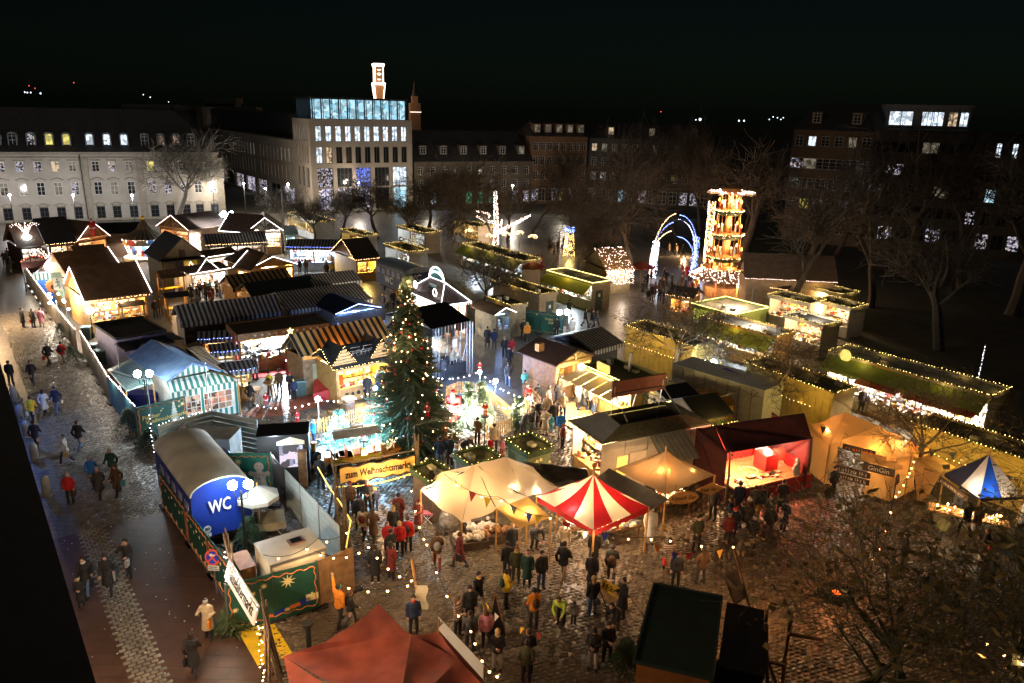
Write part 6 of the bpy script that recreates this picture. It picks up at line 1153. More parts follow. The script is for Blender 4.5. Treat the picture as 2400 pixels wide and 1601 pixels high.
wagon('blue toilet wagon with a stained cream barrel roof and big white WC',(446,1166),(584,1130),(366,1048),2.85,'y',lm='the blue WC wagon')
wagon('dark navy toilet wagon marked WC on side and end, behind the green banner',(881,619),(950,643),(990,630),2.75,'x',True,lm='the rear WC wagon')
# caravan
o,L,D=box_thing('caravan','beige flat topped caravan parked behind the plank fence above the WC wagon','caravan',(413,1024),(537,1029),(556,1001),2.3,mat('caravan_side',(.45,.45,.42),.4),mat('caravan_roof',(.4,.35,.25),.7,var=.3),z0=.4); mb=MB(); mb.tube([(L*.9,-.02,1.5),(L*.9,-.15,1.5)],.3,12); part('vent_hub',mb,STEEL,o); mb=MB(); mb.box(-.3,-.1,2.3,-.2,D,2.45); part('rail',mb,mat('rail_dark_red',(.1,.02,.01),.6),o)
# ticket booth
o,L,D=box_thing('ticket_booth','black canvas ticket booth of the small train with an arched white sign','booth',(600,1024),(722,1016),(579,997),2.8,BLACK,BCL,lm='the black ticket booth'); mb=MB(); mb.add([(L*.38,-.05,2.25),(L*.92,-.05,2.25),(L*.92,-.05,2.45),(L*.65,-.05,2.7),(L*.38,-.05,2.45)],[(0,1,2,3,4)]); part('arch_sign',mb,mat('sign_cream',(.65,.65,.5),.5),o); mb=MB(); mb.box(L*.42,-.04,1.0,L*.88,-.02,2.2); part('counter_opening',mb,litwin('booth_window',(.9,.7,.8),1.1,2,.1,(.6,.7,1)),o); mb=MB(); mb.box(L*.78,-.5,.05,L*.95,-.1,2.0); part('door',mb,WOOD,o); lamp(o,(L*.3,-1.2,2.4),60,'c',.1)
# white trailer + orange box
o,L,D=box_thing('food_trailer','white box trailer with a roof hatch and one string lamp above it','trailer',(633,1324),(763,1283),(595,1274),2.45,mat('trailer_cream',(.62,.55,.42),.5,var=.1),mat('trailer_roof',(.62,.58,.48),.5,var=.12),lm='the white trailer',z0=.3)
mb=MB(); mb.box(L*.5,D*.45,2.45,L*.76,D*.7,2.52); h_=part('roof_hatch',mb,mat('hatch_frame',(.2,.12,.1),.5),o); mb=MB(); mb.box(L*.54,D*.49,2.521,L*.72,D*.66,2.54); part('hatch_glass',mb,GLASS,h_)
mb=MB()
for x in(-.01,L-.05): mb.box(x,-.03,.3,x+.06,.0,2.4)
mb.box(-.02,-.05,2.33,L+.02,-.035,2.45); part('edge_trim',mb,STEEL,o)
o,L,D=box_thing('orange_crate','orange wooden box unit left of the white trailer','crate',(563,1335),(598,1325),(556,1295),1.7,mat('orange_wood',(.5,.2,.06),.6)); mb=MB(); mb.box(L*.6,-.03,.7,L*.75,-.002,1.0); part('handle_hole',mb,BLACK,o)
# umbrella, table
g0=P(612,1262); o=thing('parasol','white parasol with a cream rim beside the WC wagon','umbrella',g0); z=2.35; mb=MB(); N=8
for i in range(N):
    a,b=2*math.pi*i/N,2*math.pi*(i+1)/N; r=.95; mb.add([(0,0,z+.3),(r*math.cos(a),r*math.sin(a),z-.15),(r*math.cos(b),r*math.sin(b),z-.15),(r*math.cos(a),r*math.sin(a),z-.33),(r*math.cos(b),r*math.sin(b),z-.33)],[(0,1,2),(1,3,4,2)])
part('canopy',mb,mat('parasol_white',(.42,.41,.35),.7,var=.1),o); mb=MB(); mb.tube([(0,0,0),(0,0,z+.45)],.03,6); part('parasol_pole',mb,WOODY,o)
o=thing('trestle_table','square table with a sand coloured cloth beside the parasol','table',P(638,1246),.35); mb=MB(); mb.box(-.55,-.55,.72,.55,.55,.76); part('table_top',mb,WOOD,o); mb=MB(); mb.add([(-.6,-.6,.765),(.6,-.6,.765),(.6,.6,.765),(-.6,.6,.765),(-.62,-.62,.45),(.0,-.64,.38),(.62,-.62,.45),(.64,0,.4),(.62,.62,.45),(-.62,.62,.45)],[(0,1,2,3),(0,4,5,1),(1,5,6),(1,6,7,2),(2,7,8),(3,2,8,9),(0,3,9,4)]); part('table_cloth',mb,mat('cloth_sand',(.4,.35,.22),.8),o)
for s in(-1,1): mb=MB(); mb.tube([(-.4*s,-.4,0),(.4*s,.4,.7)],.02,4); part('leg',mb,STEEL,o)
# market gate signs
SGN=mat('sign_orange',(.75,.42,.1),.55,var=.25)
def pole_bundle(o,x,y,h,n=5,seed=0,sp=.45,nm='branch_post'):
    rr=random.Random(seed)
    for k in range(n): a=rr.uniform(0,6.28); mb=MB(); r=sp*rr.uniform(.3,1); mb.tube([(x+r*math.cos(a),y+r*math.sin(a),0),(x+rr.uniform(-.08,.08),y+rr.uniform(-.08,.08),h*.62),(x-r*.35*math.cos(a),y-r*.35*math.sin(a),h*rr.uniform(.85,1.1))],[.06,.05,.035],6); part(nm,mb,STICK,o)
g1,g2=P(787,1205),P(981,1168); an,L=frame2(g1,g2); o=thing('gate_sign','orange wooden sign zum Weihnachtsmarkt hung between two bundles of branches','sign',g1,an,lm='the orange gate sign'); zt=solve_z(g1.x,g1.y,1095); zb=solve_z(g1.x,g1.y,1132)
pole_bundle(o,0,0,zt+.6,5,1); pole_bundle(o,L,0,zt+.9,6,2)
mb=MB(); rr=random.Random(2); up=[(L*.06+L*.88*i/16,zt+.05*math.sin(i*1.3)) for i in range(17)]; dn_=[(x,zb+.06*math.sin(i*1.9)-.0) for i,(x,_) in enumerate(up)]
vs=[(x,-.25,zz) for x,zz in up]+[(x,-.25,zz) for x,zz in dn_[::-1]]; k=len(vs); mb.add(vs+[(x,-.19,zz) for x,_,zz in vs],[tuple(range(k)),tuple(range(2*k-1,k-1,-1))]+[(i,(i+1)%k,k+(i+1)%k,k+i) for i in range(k)]); part('sign_board',mb,SGN,o)
fr=MB(); fr.tube([(x,-.27,zz) for x,zz in up],.035,4); fr.tube([(x,-.27,zz) for x,zz in dn_],.035,4); part('burnt_edge',fr,WOODD,o); text('lettering','zum Weihnachtsmarkt',(zt-zb)*.62,mat('ink_black',(.02,.015,.01),.6),o,(L*.5,-.26,(zt+zb)/2),bold=.014,shear=.05,sx=L*.8/((zt-zb)*.62*9.6))
mb=MB(); mb.tube([(0,-.1,zt+.12),(L,-.1,zt+.25)],.04,5); part('cross_branch',mb,STICK,o); bulbs('light_string',cat_pts(Vector((0,-.2,zb-.1)),Vector((L,-.2,zb-.05)),.25),BULBY,o,.45,.03,.03); mb=MB(); mb.tube(cat_pts(Vector((0,-.22,zb-.1)),Vector((L,-.22,zb)),.25),.03,4); part('rope_light',mb,glow('rope_yellow',(1,.75,.15),1.2),o); lamp(o,(L*.5,-1.2,zt+.2),55,'w',.1); lamp(o,(L*.5,-.8,zb-.3),40,'w',.1)
g1,g2=P(560,1475),P(624,1590); an,L=frame2(g1,g2); o=thing('gate_sign','white sign Mittelaltermarkt framed by fairy lights between branch tripods','sign',g1,an,lm='the white gate sign'); t1=solve_z(g1.x,g1.y,1318); t2=solve_z(g1.x,g1.y,1354)
pole_bundle(o,-.7,.1,t1+.7,6,3,.7); pole_bundle(o,L+.25,.1,t1+.6,6,4,.6)
hb=(t1-t2)*1.1; b=part('sign_board',MB().box(-L/2-.1,-.03,-hb/2,L/2+.1,.03,hb/2),WHITE,o,loc=(L*.46,-.15,(t1+t2)/2),rot=(-.32,0,0)); text('lettering','Mittelaltermarkt',hb*.8,MATS['ink_black'],b,(0,-.04,0),bold=.003,sx=L*1.0/(hb*.8*7.4))
for zz,k in ((t1+.06,1),(t2-.12,2)): bulbs('light_string',cat_pts(Vector((-.4,-.1,zz)),Vector((L+.3,-.1,zz)),.1),BULBP,o,.16,.02,.05,seed=k)
bulbs('light_string',[(L+.2,-.1,t2),(L+.25,-.2,1.6),(L+.6,-.3,.9),(L+.9,-.2,.5)],BULBW,o,.1,.03,.1); bulbs('light_string',[(-.9,0,t1),(-.4,-.1,t1-.5),(-.9,-.1,t1-1.1),(-.3,-.1,t1-1.4)],BULBP,o,.1,.03,.1)
lamp(o,(L*.5,-.7,t1+.3),16,'n',.15); lamp(o,(L+.2,-.6,1.6),20,'w',.15); lamp(o,(-.4,-.5,t1-.5),25,'n',.15)
o=thing('stick_gate','tall branch bundle with yellow rope light ending the white plank fence','gate',P(812,1310),0); pole_bundle(o,0,0,3.6,8,7,.55); pole_bundle(o,-.5,.8,3.4,6,8,.5); mb=MB(); mb.tube([(-1.8,2.8,3.0),(-1.0,1.6,2.6),(-.3,.5,2.5),(.3,-.2,2.0),(.1,-.4,.8)],.03,4); part('rope_light',mb,MATS['rope_yellow'],o)
# no stopping sign
g0=P(508,1388); z=solve_z(g0.x,g0.y,1305); o=thing('traffic_sign','round no stopping sign with a small white plate under it at the street','sign',g0,-.1); mb=MB(); mb.tube([(0,0,0),(0,0,z+.1)],.03,6); part('sign_post',mb,STEEL,o); mb=MB(); mb.lathe([(.33,0),(.33,.02)],n=24); a=part('red_disc',mb,mat('sign_red',(.7,.1,.03),.4),o,loc=(0,-.04,z),rot=(math.pi/2-.2,0,0)); mb=MB(); mb.lathe([(.26,0),(.26,.01)],n=24); part('blue_disc',mb,mat('sign_blue',(.02,.05,.5),.4),a,loc=(0,0,.021)); 
mb=MB(); mb.box(-.27,-.035,.033,.27,.035,.04); part('red_bar',mb,MATS['sign_red'],a,rot=(0,0,.785)); mb=MB(); mb.box(-.27,-.035,.042,.27,.035,.048); part('red_bar',mb,MATS['sign_red'],a,rot=(0,0,-.785)); mb=MB(); mb.add([(-.13,.1,.05),(-.02,.19,.05),(-.02,.13,.05),(.1,.13,.05),(.1,.07,.05),(-.02,.07,.05),(-.02,.02,.05)],[tuple(range(7))]); part('arrow',mb,WHITE,a)
mb=MB(); mb.box(-.24,-.05,z-.6,.24,-.03,z-.38); b=part('plate',mb,WHITE,o); text('lettering','Feuerwehr-\nanfahrtszone',.085,BLACK,b,(0,-.055,z-.48))
# bollards
for i,(x,y,lb) in enumerate(((34,940,'pale stone bollard, the farthest in the row beside the dark house'),(48,984,'second farthest pale bollard beside the dark house'),(64,1024,'middle pale bollard beside the dark house'),(83,1078,'pale bollard in blue light beside the dark house, second nearest'),(111,1158,'nearest pale bollard beside the dark house'))):
    o=thing('bollard',lb,'bollard',P(x,y),0,'bollards beside the dark house'); mb=MB(); mb.lathe([(.2,0),(.2,.75),(.17,.9),(.08,1.0),(.01,1.02)],n=12); part('bollard_post',mb,mat('stone_pale',(.4,.4,.38),.7),o,smooth=True); mb=MB(); mb.box(-.35,-.35,0,.35,.35,.06); part('base_slab',mb,GREY,o)
q=S((P(75,1000)-O).dot(su)-1,tw-.25,4.2); o=thing('wall_lamp','blue floodlight fixed high on the dark house wall','lamp',q); mb=MB(); mb.box(-.1,-.1,0,.2,.2,.15); part('lamp_housing',mb,BLACK,o); lamp(o,(.3,0,-.2),95,(.06,.25,1),.15)
q=S(-9,tw-.12,8.0); o=thing('wall_lamp','added unseen warm lamp by the dark house wall, lighting footway and rust tent','lamp',q); mb=MB(); mb.box(-.1,-.06,0,.1,.06,.1); part('lamp_housing',mb,BLACK,o); lamp(o,(.35,0,-.6),950,(1,.68,.42),.25)  # lamp added out of view, brightens the footway and the rust tent
for s_ in (3,): q=S((P(60,760)-O).dot(su),tw-.6,4.2); o=thing('wall_lamp','warm lamp on the dark house wall near the far end of the street','lamp',q); mb=MB(); mb.box(-.1,-.1,0,.2,.2,.15); part('lamp_housing',mb,BLACK,o); lamp(o,(.4,0,-.5),800,'w',.2)
# string lights with bulbs over the medieval square, with own low light
def light_chain(label,pts,n,sag=.35,c='w',pw=4.5,pen=None,name='light_chain',every=2):
    w=[P(*p) for p in pts]; o=thing(name,label,'string lights',w[0]); line=[]
    for a,b in zip(w[:-1],w[1:]): line+=cat_pts(a,b,sag,10)
    line=[q-w[0] for q in line]; mb=MB(); mb.tube(line,.012,3); part('cable',mb,BLACK,o)
    for i in range(n):
        t=(i+.5)/n*(len(line)-1); k=int(t); q=line[k].lerp(line[min(k+1,len(line)-1)],t-k); mb=MB(); mb.ball((0,0,-.09),.042,8,6); mb.lathe([(.025,-.05),(.025,0)],n=5,mi=1); part('bulb',mb,[glow('bulb_glass',(1,.48,.16) if c=='w' else (1,.8,.6),16),BLACK],o,loc=q)
        if i%every==0: lamp(o,(q.x,q.y,q.z-.22),pw*every,c,.05)
    return o
LC=light_chain
LC('bulb chain from the stick gate down to the canvas pole',[(735,1290,3.2),(864,1278,3.2),(979,1358,3.6)],9); LC('bulb chain from the burlap screen to the canvas pole',[(795,1366,2.6),(979,1358,3.6)],4); LC('bulb chain running from the orange gate sign over the square',[(960,1120,3.4),(1000,1270,3.1),(1105,1475,3.0),(1175,1580,3.0)],13,.5); LC('bulb chain along the white trailer roof to the thin stick post',[(835,1220,3.2),(745,1262,3.2),(617,1300,3.0)],4); LC('bulb chain from the red and white tent past the brown pavilion',[(1395,1240,2.6),(1546,1257,2.6),(1757,1275,2.6)],6,.2,pw=9); LC('bulb chain across the ochre marquee front',[(1925,995,3.2),(2140,1030,3.2)],7,.25,pw=6); LC('bulb chain hanging down right of the ochre marquee into the twigs',[(2145,1070,3.2),(2130,1110,2.8),(2100,1160,2.8),(2058,1290,2.8),(1995,1372,2.8)],13,.1,pw=5); LC('bulb chain above the beige marquee with pennants',[(1040,1110,3.9),(1170,1165,3.2),(1295,1210,2.8),(1395,1240,2.6)],7,.3,pw=5); LC('bulb chain in the lower right corner below the trees',[(2295,1490,2.8),(2420,1560,2.8)],3,.1)
def pennants(label,pts,cols,sz=.26,sag=.3):
    w=[P(*p) for p in pts]; o=thing('pennant_string',label,'bunting',w[0]); line=[]
    for a,b in zip(w[:-1],w[1:]): line+=cat_pts(a,b,sag,10)
    line=[q-w[0] for q in line]; mb=MB(); mb.tube(line,.01,3); part('cord',mb,BLACK,o); n=len(cols)
    for i,c in enumerate(cols):
        t=(i+.5)/n*(len(line)-1); k=int(t); q=line[k]; d=(line[min(k+1,len(line)-1)]-q).normalized(); a=q-d*sz*.5; b=q+d*sz*.5; mb=MB(); mb.add([a,b,q+Vector((R.uniform(-.08,.08),R.uniform(-.08,.08),-sz*1.3))],[(0,1,2)]); pp_=part('pennant',mb,PCOL[c],o); sd=pp_.modifiers.new('t','SOLIDIFY'); sd.thickness=.006
PCOL={'o':mat('pennant_orange',(.6,.16,.03),.7),'r':mat('pennant_red',(.4,.02,.02),.7),'y':mat('pennant_yellow',(.7,.45,.03),.7),'k':mat('pennant_black',(.03,.025,.02),.7),'b':mat('pennant_blue',(.03,.06,.4),.7),'g':mat('pennant_grey',(.12,.15,.13),.7),'w':mat('pennant_white',(.6,.6,.55),.7),'d':mat('pennant_dark',(.08,.06,.03),.7)}
pennants('colourful pennants over the beige marquee and the red striped tent',[(1060,1120,3.7),(1180,1170,3.1),(1300,1205,2.9),(1450,1250,2.6)],'orykgbykrwb',.34); pennants('dark pennants across the ochre marquee',[(1930,1000,3.2),(2170,1030,3.2)],'dddddddk',.32); pennants('pennant string over the middle of the square',[(1130,1400,2.7),(1250,1470,2.3),(1400,1530,2.3)],'ywgygrgwg',.2,.4); pennants('pennants stretched right of the square toward the pole frames',[(1530,1270,3.0),(1640,1290,2.8),(1760,1250,3.0)],'obrdyk',.3)
pennants('pennants in front of the yellow backed stall at the right edge',[(2100,1015,3.2),(2250,1060,3.0),(2400,1120,3.0)],'dokgyddg',.34)
# tall canvas pole at the rust tent
g0=P(980,1478); z=solve_z(g0.x,g0.y,1310); o=thing('canvas_banner_pole','wooden pole with a long white hanging cloth behind the rust red tent','banner',g0); mb=MB(); mb.tube([(0,0,0),(-.05,0,z*.6),(-.2,0,z)],.05,6); part('pole',mb,WOODY,o); z1=solve_z(g0.x,g0.y,1370); mb=MB(); N=8; mb.add([(x+.05*math.sin(i*1.1),-.06+.03*math.sin(i*2+x*4),z1-(z1-1.0)*i/N) for i in range(N+1) for x in(-.1,.14,.36)],[(i*3+j,i*3+j+1,i*3+j+4,i*3+j+3) for i in range(N) for j in(0,1)]); part('hanging_cloth',mb,canvas('cloth_white_thin',(.7,.65,.5),.3),o,smooth=True)
g0=P(1440,1440); z=solve_z(g0.x,g0.y,1385); o=thing('waffle_flag','yellow flag reading Waffeln on a slanted stick near the pushchair','flag',g0,-.3); b=MB(); b.add([(-.55,0,z+.45),(.45,0,z+.05),(.3,0,z-.42),(-.62,0,z-.02)],[(0,1,2,3)]); b=part('flag_cloth',b,mat('flag_yellow',(.8,.55,.05),.6),o); sd=b.modifiers.new('t','SOLIDIFY'); sd.thickness=.01; t=text('lettering','Waffeln',.34,MATS['ink_black'],o,(-.1,-.02,z),rot=(math.pi/2,.42,0),shear=.3); mb=MB(); mb.tube([(1.1,.1,z-.9),(.4,0,z+.05)],.02,5); mb.tube([(1.1,.1,z-.9),(1.3,.2,0)],.03,5); part('stick',mb,STICK,o)
# short black posts etc
g0=P(725,1530); z=solve_z(g0.x,g0.y,1460); o=thing('stove_pipe','thick black post with a cap near the yellow mats','post',g0); mb=MB(); mb.lathe([(.1,0),(.1,z-.1),(.2,z-.1),(.2,z)],n=10); part('post_body',mb,BLACK,o)
sheet('yellow_ground_mat',[P(559,1483),P(608,1461),P(656,1545),P(604,1562)],.03,mat('yellow_mat',(.75,.5,.02),.5,var=.25)); sheet('yellow_ground_mat',[P(611,1460),P(640,1459),P(690,1540),P(659,1545)],.034,mat('yellow_mat',(.75,.5,.02),.5))
for lb,x,y,kk in (('grey bin beside the pale planked side wall','610' and 706,925,1),('green bin at the street fence below the globe lamp',205,795,1),('dark bin inside the street fence, upper of the pair',221,838,0),('dark bin inside the street fence, lower of the pair',238,852,0)):
    o=thing('waste_bin',lb,'bin',P(x,y),R.random()); mb=MB(); mb.add([(-.28,-.28,0),(.28,-.28,0),(.28,.28,0),(-.28,.28,0),(-.34,-.34,1),(.34,-.34,1),(.34,.34,1),(-.34,.34,1)],[(0,1,5,4),(1,2,6,5),(2,3,7,6),(3,0,4,7),(4,5,6,7)]); part('bin_body',mb,mat('bin_grey_green',(.06,.09,.08),.5),o); mb=MB(); mb.box(-.36,-.38,1.003,.36,.36,1.1); part('lid',mb,mat('lid_pale',(.2,.3,.28),.5),o)
def barrel_table(label,x,y,tall=True,m=WOODD):
    o=thing('barrel_table',label,'barrel table',P(x,y),0); mb=MB(); mb.lathe([(.3,0),(.38,.3),(.4,.5),(.38,.75),(.3,1.0)],n=12); part('barrel',mb,WOOD,o,smooth=True); mb=MB(); mb.lathe([(.39,.28),(.4,.34)],n=12); mb.lathe([(.39,.68),(.39,.74)],n=12); part('hoop',mb,STEEL,o); mb=MB(); mb.lathe([(.45,1.0),(.45,1.05)],n=14); part('table_top',mb,CREAM,o)
barrel_table('dark barrel standing table near the orange lit hut',818,968); barrel_table('stack of pale barrels beside the counter of the large pale stall',1370,1062)
for lb,x,y in (('orange wooden bar table where the yellow jacket person stands',636,932),('orange wooden bar table near the striped tent corner',601,948)):
    o=thing('bar_table',lb,'table',P(x,y),R.random()); mb=MB(); mb.lathe([(.45,1.05),(.45,1.12)],n=12); part('table_top',mb,WOODY,o)
    for a in range(4): mb=MB(); mb.tube([(.32*math.cos(a*1.57),.32*math.sin(a*1.57),0),(.18*math.cos(a*1.57),.18*math.sin(a*1.57),1.05)],.04,5); part('leg',mb,WOODY,o)
sheet('orange_ring_path',[P(568,972),P(600,980),P(660,975),P(740,955),P(775,940),P(745,925),P(690,935),P(640,945),P(600,955)],.03,mat('ring_path_orange',(.35,.1,.04),.6,var=.3))
def bush(label,x,y,r,h,lean=0,m=None):
    g0=P(x,y); o=thing('fir_bush',label,'fir tree',g0); rr=random.Random(x); mb=MB()
    for i in range(900):
        t=rr.random()**.7; a=rr.uniform(0,6.28); rad=r*(1-t)*rr.uniform(.5,1.1); c=Vector((rad*math.cos(a)+lean*t,rad*math.sin(a),h*t+.05)); d=Vector((math.cos(a),math.sin(a),-.1+rr.uniform(-.3,.4)))*.22; s=Vector((-math.sin(a),math.cos(a),0))*.04; mb.add([c-s,c+s,c+d],[(0,1,2)])
    part('needles',mb,m or mat('fir_dark',(.02,.05,.02),.9,var=.5),o); mb=MB(); mb.tube([(0,0,0),(lean*.8,0,h*.8)],.04,5); part('trunk',mb,STICK,o)
bush('dark fir leaning on the street fence below the lamp cluster',148,810,.9,1.8); bush('dark fir lying against the fence near the dark bins',188,858,1.0,1.5,-.6); bush('fir bush at the foot of the snowy tree banner',305,1022,1.0,1.7); bush('second fir bush beside the left end of the WC wagon',352,1058,.9,1.3); bush('small fir between the parasol and the white trailer',585,1285,.7,1.5); bush('leafy bush at the stick gate by the street sign',545,1478,.7,1.1,0,mat('ivy_leaf',(.06,.09,.03),.8)); bush('leafy bush in the dark corner of the felt roofed stall',1465,1575,.7,1.3); bush('round fir bush left of the little gable booth',1125,775,.8,1.7); bush('fir bush before the hut with the yellow gable',1330,885,.55,1.7)
# wooden A frames at the bottom right
o=thing('pole_frame','rough wooden pole frame with crossed struts under the foreground tree','frame',P(1800,1600),0,lm='the pole frames')
for a,b in (((1722,1290,3.4),(1800,1590,.3)),((1797,1430,2.8),(1785,1540,.6)),((1855,1440,2.8),(1840,1540,.6)),((1850,1486,2.2),(1930,1500,2.2)),((1795,1460,2.6),(1800,1640,0)),((1800,1550,1.2),(1840,1560,1.2)),((1770,1450,2.3),(1830,1640,0)),((1840,1540,1.2),(1830,1650,0))): mb=MB(); mb.tube([P(*a)-o.location,P(*b)-o.location],.07,6,.055); part('rough_pole',mb,mat('pole_orange_wood',(.3,.14,.05),.8,var=.4),o)
free('fur_awning','brown curved hide awning left of the pole frames','awning',[(1693,1345,2.6),(1735,1330,2.8),(1748,1400,2.4),(1722,1420,1.9),(1705,1370,2.4)],[(0,4,3,2,1)],mat('hide_brown',(.16,.1,.05),.9),sag=.1)
lamp(o,(.5,3.5,1.8),45,'o',.2)
g0=P(1960,1395); o=thing('added_glow_lamp','added orange lamp in a low ring behind the twigs of the front tree','added lamp',g0); mb=MB(); mb.lathe([(.6,0),(.6,.3),(.5,.3),(.5,.1)],n=12); part('lamp_ring',mb,DARKW,o); mb=MB(); mb.lathe([(.01,.12),(.2,.14),(.1,.2)],n=8); part('lamp_glow',mb,glow('lamp_glow',(1,.25,.05),.5),o); lamp(o,(0,0,1.2),35,(1,.3,.08),.3)  # lamp, ring and glow added for the orange light on the ground
# ---------------- train fair round the christmas tree ----------------
SNOW=mat('fake_snow_turf',(.38,.45,.4),.8,var=.4,scale=2); sheet('train_lawn',[P(720,1075),P(735,1035),P(790,1020),P(920,985),P(1050,940),P(1140,935),P(1205,985),P(1210,1010),P(1100,1025),P(1050,1045),P(960,1075),P(860,1090),P(770,1100)],.04,SNOW)
loop=[P(x,y) for x,y in ((712,1075),(735,1045),(790,1028),(870,1006),(960,985),(1050,965),(1120,955),(1160,967),(1173,988),(1155,1008),(1090,1025),(1020,1045),(930,1068),(850,1085),(770,1095),(725,1093))]
o=thing('railway_track','miniature railway loop on the snow coloured lawn','railway track',loop[0],lm='the miniature railway'); pts=[]; n=len(loop)
for i in range(n):
    p0,p1,p2,p3=loop[i-1],loop[i],loop[(i+1)%n],loop[(i+2)%n]
    for k in range(6): t=k/6; pts.append(.5*((2*p1)+(p2-p0)*t+(2*p0-5*p1+4*p2-p3)*t*t+(3*p1-p0-3*p2+p3)*t**3))
ra=[];rb=[];m=len(pts); sl=MB()
for i in range(m):
    d=(pts[(i+1)%m]-pts[i-1]).normalized(); s=Vector((-d.y,d.x,0)); q=pts[i]-loop[0]; ra.append(q+s*.3+Vector((0,0,.13))); rb.append(q-s*.3+Vector((0,0,.13))); sl.add([q+s*.45-d*.07+Vector((0,0,.09)),q+s*.45+d*.07+Vector((0,0,.09)),q-s*.45+d*.07+Vector((0,0,.09)),q-s*.45-d*.07+Vector((0,0,.09))],[(0,3,2,1)])
for r_ in (ra,rb): mb=MB(); mb.tube(r_+[r_[0]],.03,4); part('rail',mb,STEEL,o)
part('sleepers',sl,BLACK,o,kind='stuff')
def on(px,py): g=P(px,py); i=min(range(m),key=lambda k:(pts[k]-g).length); d=(pts[(i+1)%m]-pts[i-1]); return pts[i],math.atan2(d.y,d.x)
q,a=on(735,1086); o=thing('toy_locomotive','small orange and black fairground locomotive on the left bend of the track','locomotive',(q.x,q.y,.16),a+math.pi,lm='the toy locomotive')
mb=MB(); mb.box(-1,-.45,.1,1,.45,.35); part('frame',mb,mat('loco_orange',(.8,.3,.03),.4),o); mb=MB(); mb.tube([(-.2,0,.65),(.95,0,.65)],.32,12); part('boiler',mb,BLACK,o); mb=MB(); mb.lathe([(.12,.9),(.13,1.3),(.2,1.45)],(.7,0,0),10); part('chimney',mb,MATS['loco_orange'],o); mb=MB(); mb.box(-1,-.45,.36,-.25,.45,.9); mb.box(-1.05,-.5,1.5,-.2,.5,1.56); [mb.box(x,y,.9,x+.06,y+.06,1.5) for x in(-1,-.32) for y in(-.45,.39)]; part('cab',mb,MATS['loco_orange'],o)
for x in(-.6,.0,.6):
    for y in(-.48,.42): mb=MB(); mb.tube([(x,y,.15),(x,y+.06,.15)],.2,12); part('wheel',mb,REDP,o)
for j,(x,y,lb,lng) in enumerate(((790,1090,'open orange train car with round seats behind the toy locomotive',1.5),(835,1080,'canopied train car with orange seats left of the gate sign',2.6),(1000,1050,'canopied train car with a grey yellow roof in front of the big tree',2.6),(905,1072,'low open train car between the two canopied ones',1.6))):
    q,a=on(x,y); o=thing('train_car',lb,'train car',(q.x,q.y,.16),a,'cars of the miniature train'); mb=MB(); mb.box(-lng/2,-.45,.12,lng/2,.45,.5); part('car_body',mb,YEL if j==1 else MATS['loco_orange'],o); mb=MB()
    for k in range(int(lng/.7)): xx=-lng/2+.4+k*.75; mb.box(xx-.05,-.4,.5,xx+.02,.4,1.0); mb.box(xx,-.4,.5,xx+.35,.4,.6)
    part('seat',mb,ORG,o)
    for xx in(-lng*.3,lng*.3):
        for yy in(-.47,.42): mb=MB(); mb.tube([(xx,yy,.12),(xx,yy+.05,.12)],.17,10); part('wheel',mb,BLACK,o)
    if lng>2:
        mb=MB(); mb.slab([(-lng/2,-.6,1.75),(lng/2,-.6,1.75),(lng/2,0,1.95),(-lng/2,0,1.95)],.04); mb.slab([(-lng/2,.003,1.95),(lng/2,.003,1.95),(lng/2,.6,1.75),(-lng/2,.6,1.75)],.04); part('canopy',mb,mat('canopy_grey',(.42,.44,.44),.5),o); mb=MB(); mb.box(-lng/2,-.63,1.68,lng/2,-.61,1.8); part('canopy_edge',mb,YEL,o)
        for xx in(-lng/2+.05,lng/2-.05):
            for yy in(-.5,.5): mb=MB(); mb.tube([(xx,yy,.5),(xx,yy,1.75)],.025,4); part('canopy_post',mb,WHITE,o)
def picket(label,pts,h=.95,z0=0):
    a=P(*pts[0]); o=thing('picket_fence',label,'fence',a); 
    for p,q in zip(pts[:-1],pts[1:]):
        A_,B_=P(*p)-a,P(*q)-a; L=(B_-A_).length; d=(B_-A_)/L; n=int(L/.17); an=math.atan2(d.y,d.x); PM=[mat('picket_wood',(.5,.3,.1),.7,var=.3)]
        if 'pk' not in wcache: mb=MB(); mb.add([(-.045,0,0),(.045,0,0),(.045,0,h-.08),(0,0,h),(-.045,0,h-.08),(-.045,.02,0),(.045,.02,0),(.045,.02,h-.08),(0,.02,h),(-.045,.02,h-.08)],[(0,1,2,3,4),(9,8,7,6,5),(0,5,6,1),(1,6,7,2),(2,7,8,3),(3,8,9,4),(4,9,5,0)]); wcache['pk']=mb.mesh('picket',PM)
        for i in range(n): link('picket',wcache['pk'],o,A_+d*(L*(i+.5)/n)+Vector((0,0,.06)),(0,0,an))
        mb=MB(); mb.tube([A_+Vector((0,0,.3)),B_+Vector((0,0,.3))],.03,4); mb.tube([A_+Vector((0,0,.75)),B_+Vector((0,0,.75))],.03,4); part('rail',mb,PM,o)
picket('wooden picket fence behind the small fir left of the christmas tree',[(722,1022),(790,1008),(832,992),(912,972)]); picket('wooden picket fence right of the christmas tree curving along the railway',[(1045,938),(1075,925),(1125,930),(1160,957),(1203,992)]); picket('short reddish picket fence in front of the railway near the dark garland booth',[(1138,1032),(1170,1024),(1205,1012)])
NB=(('blue white lamp post with a santa figure, left front of the railway',750,1032,935,'c',260),('blue glowing lamp post left of the christmas tree',883,992,910,'b',520),('blue lamp post right of the christmas tree behind the fence',1124,915,872,'b',520),('white glaring lamp post at the picket fence right of the tree',1160,968,893,'n',260),('lamp post with santa figure above the crowd right of the railway',1239,975,935,'c',80))
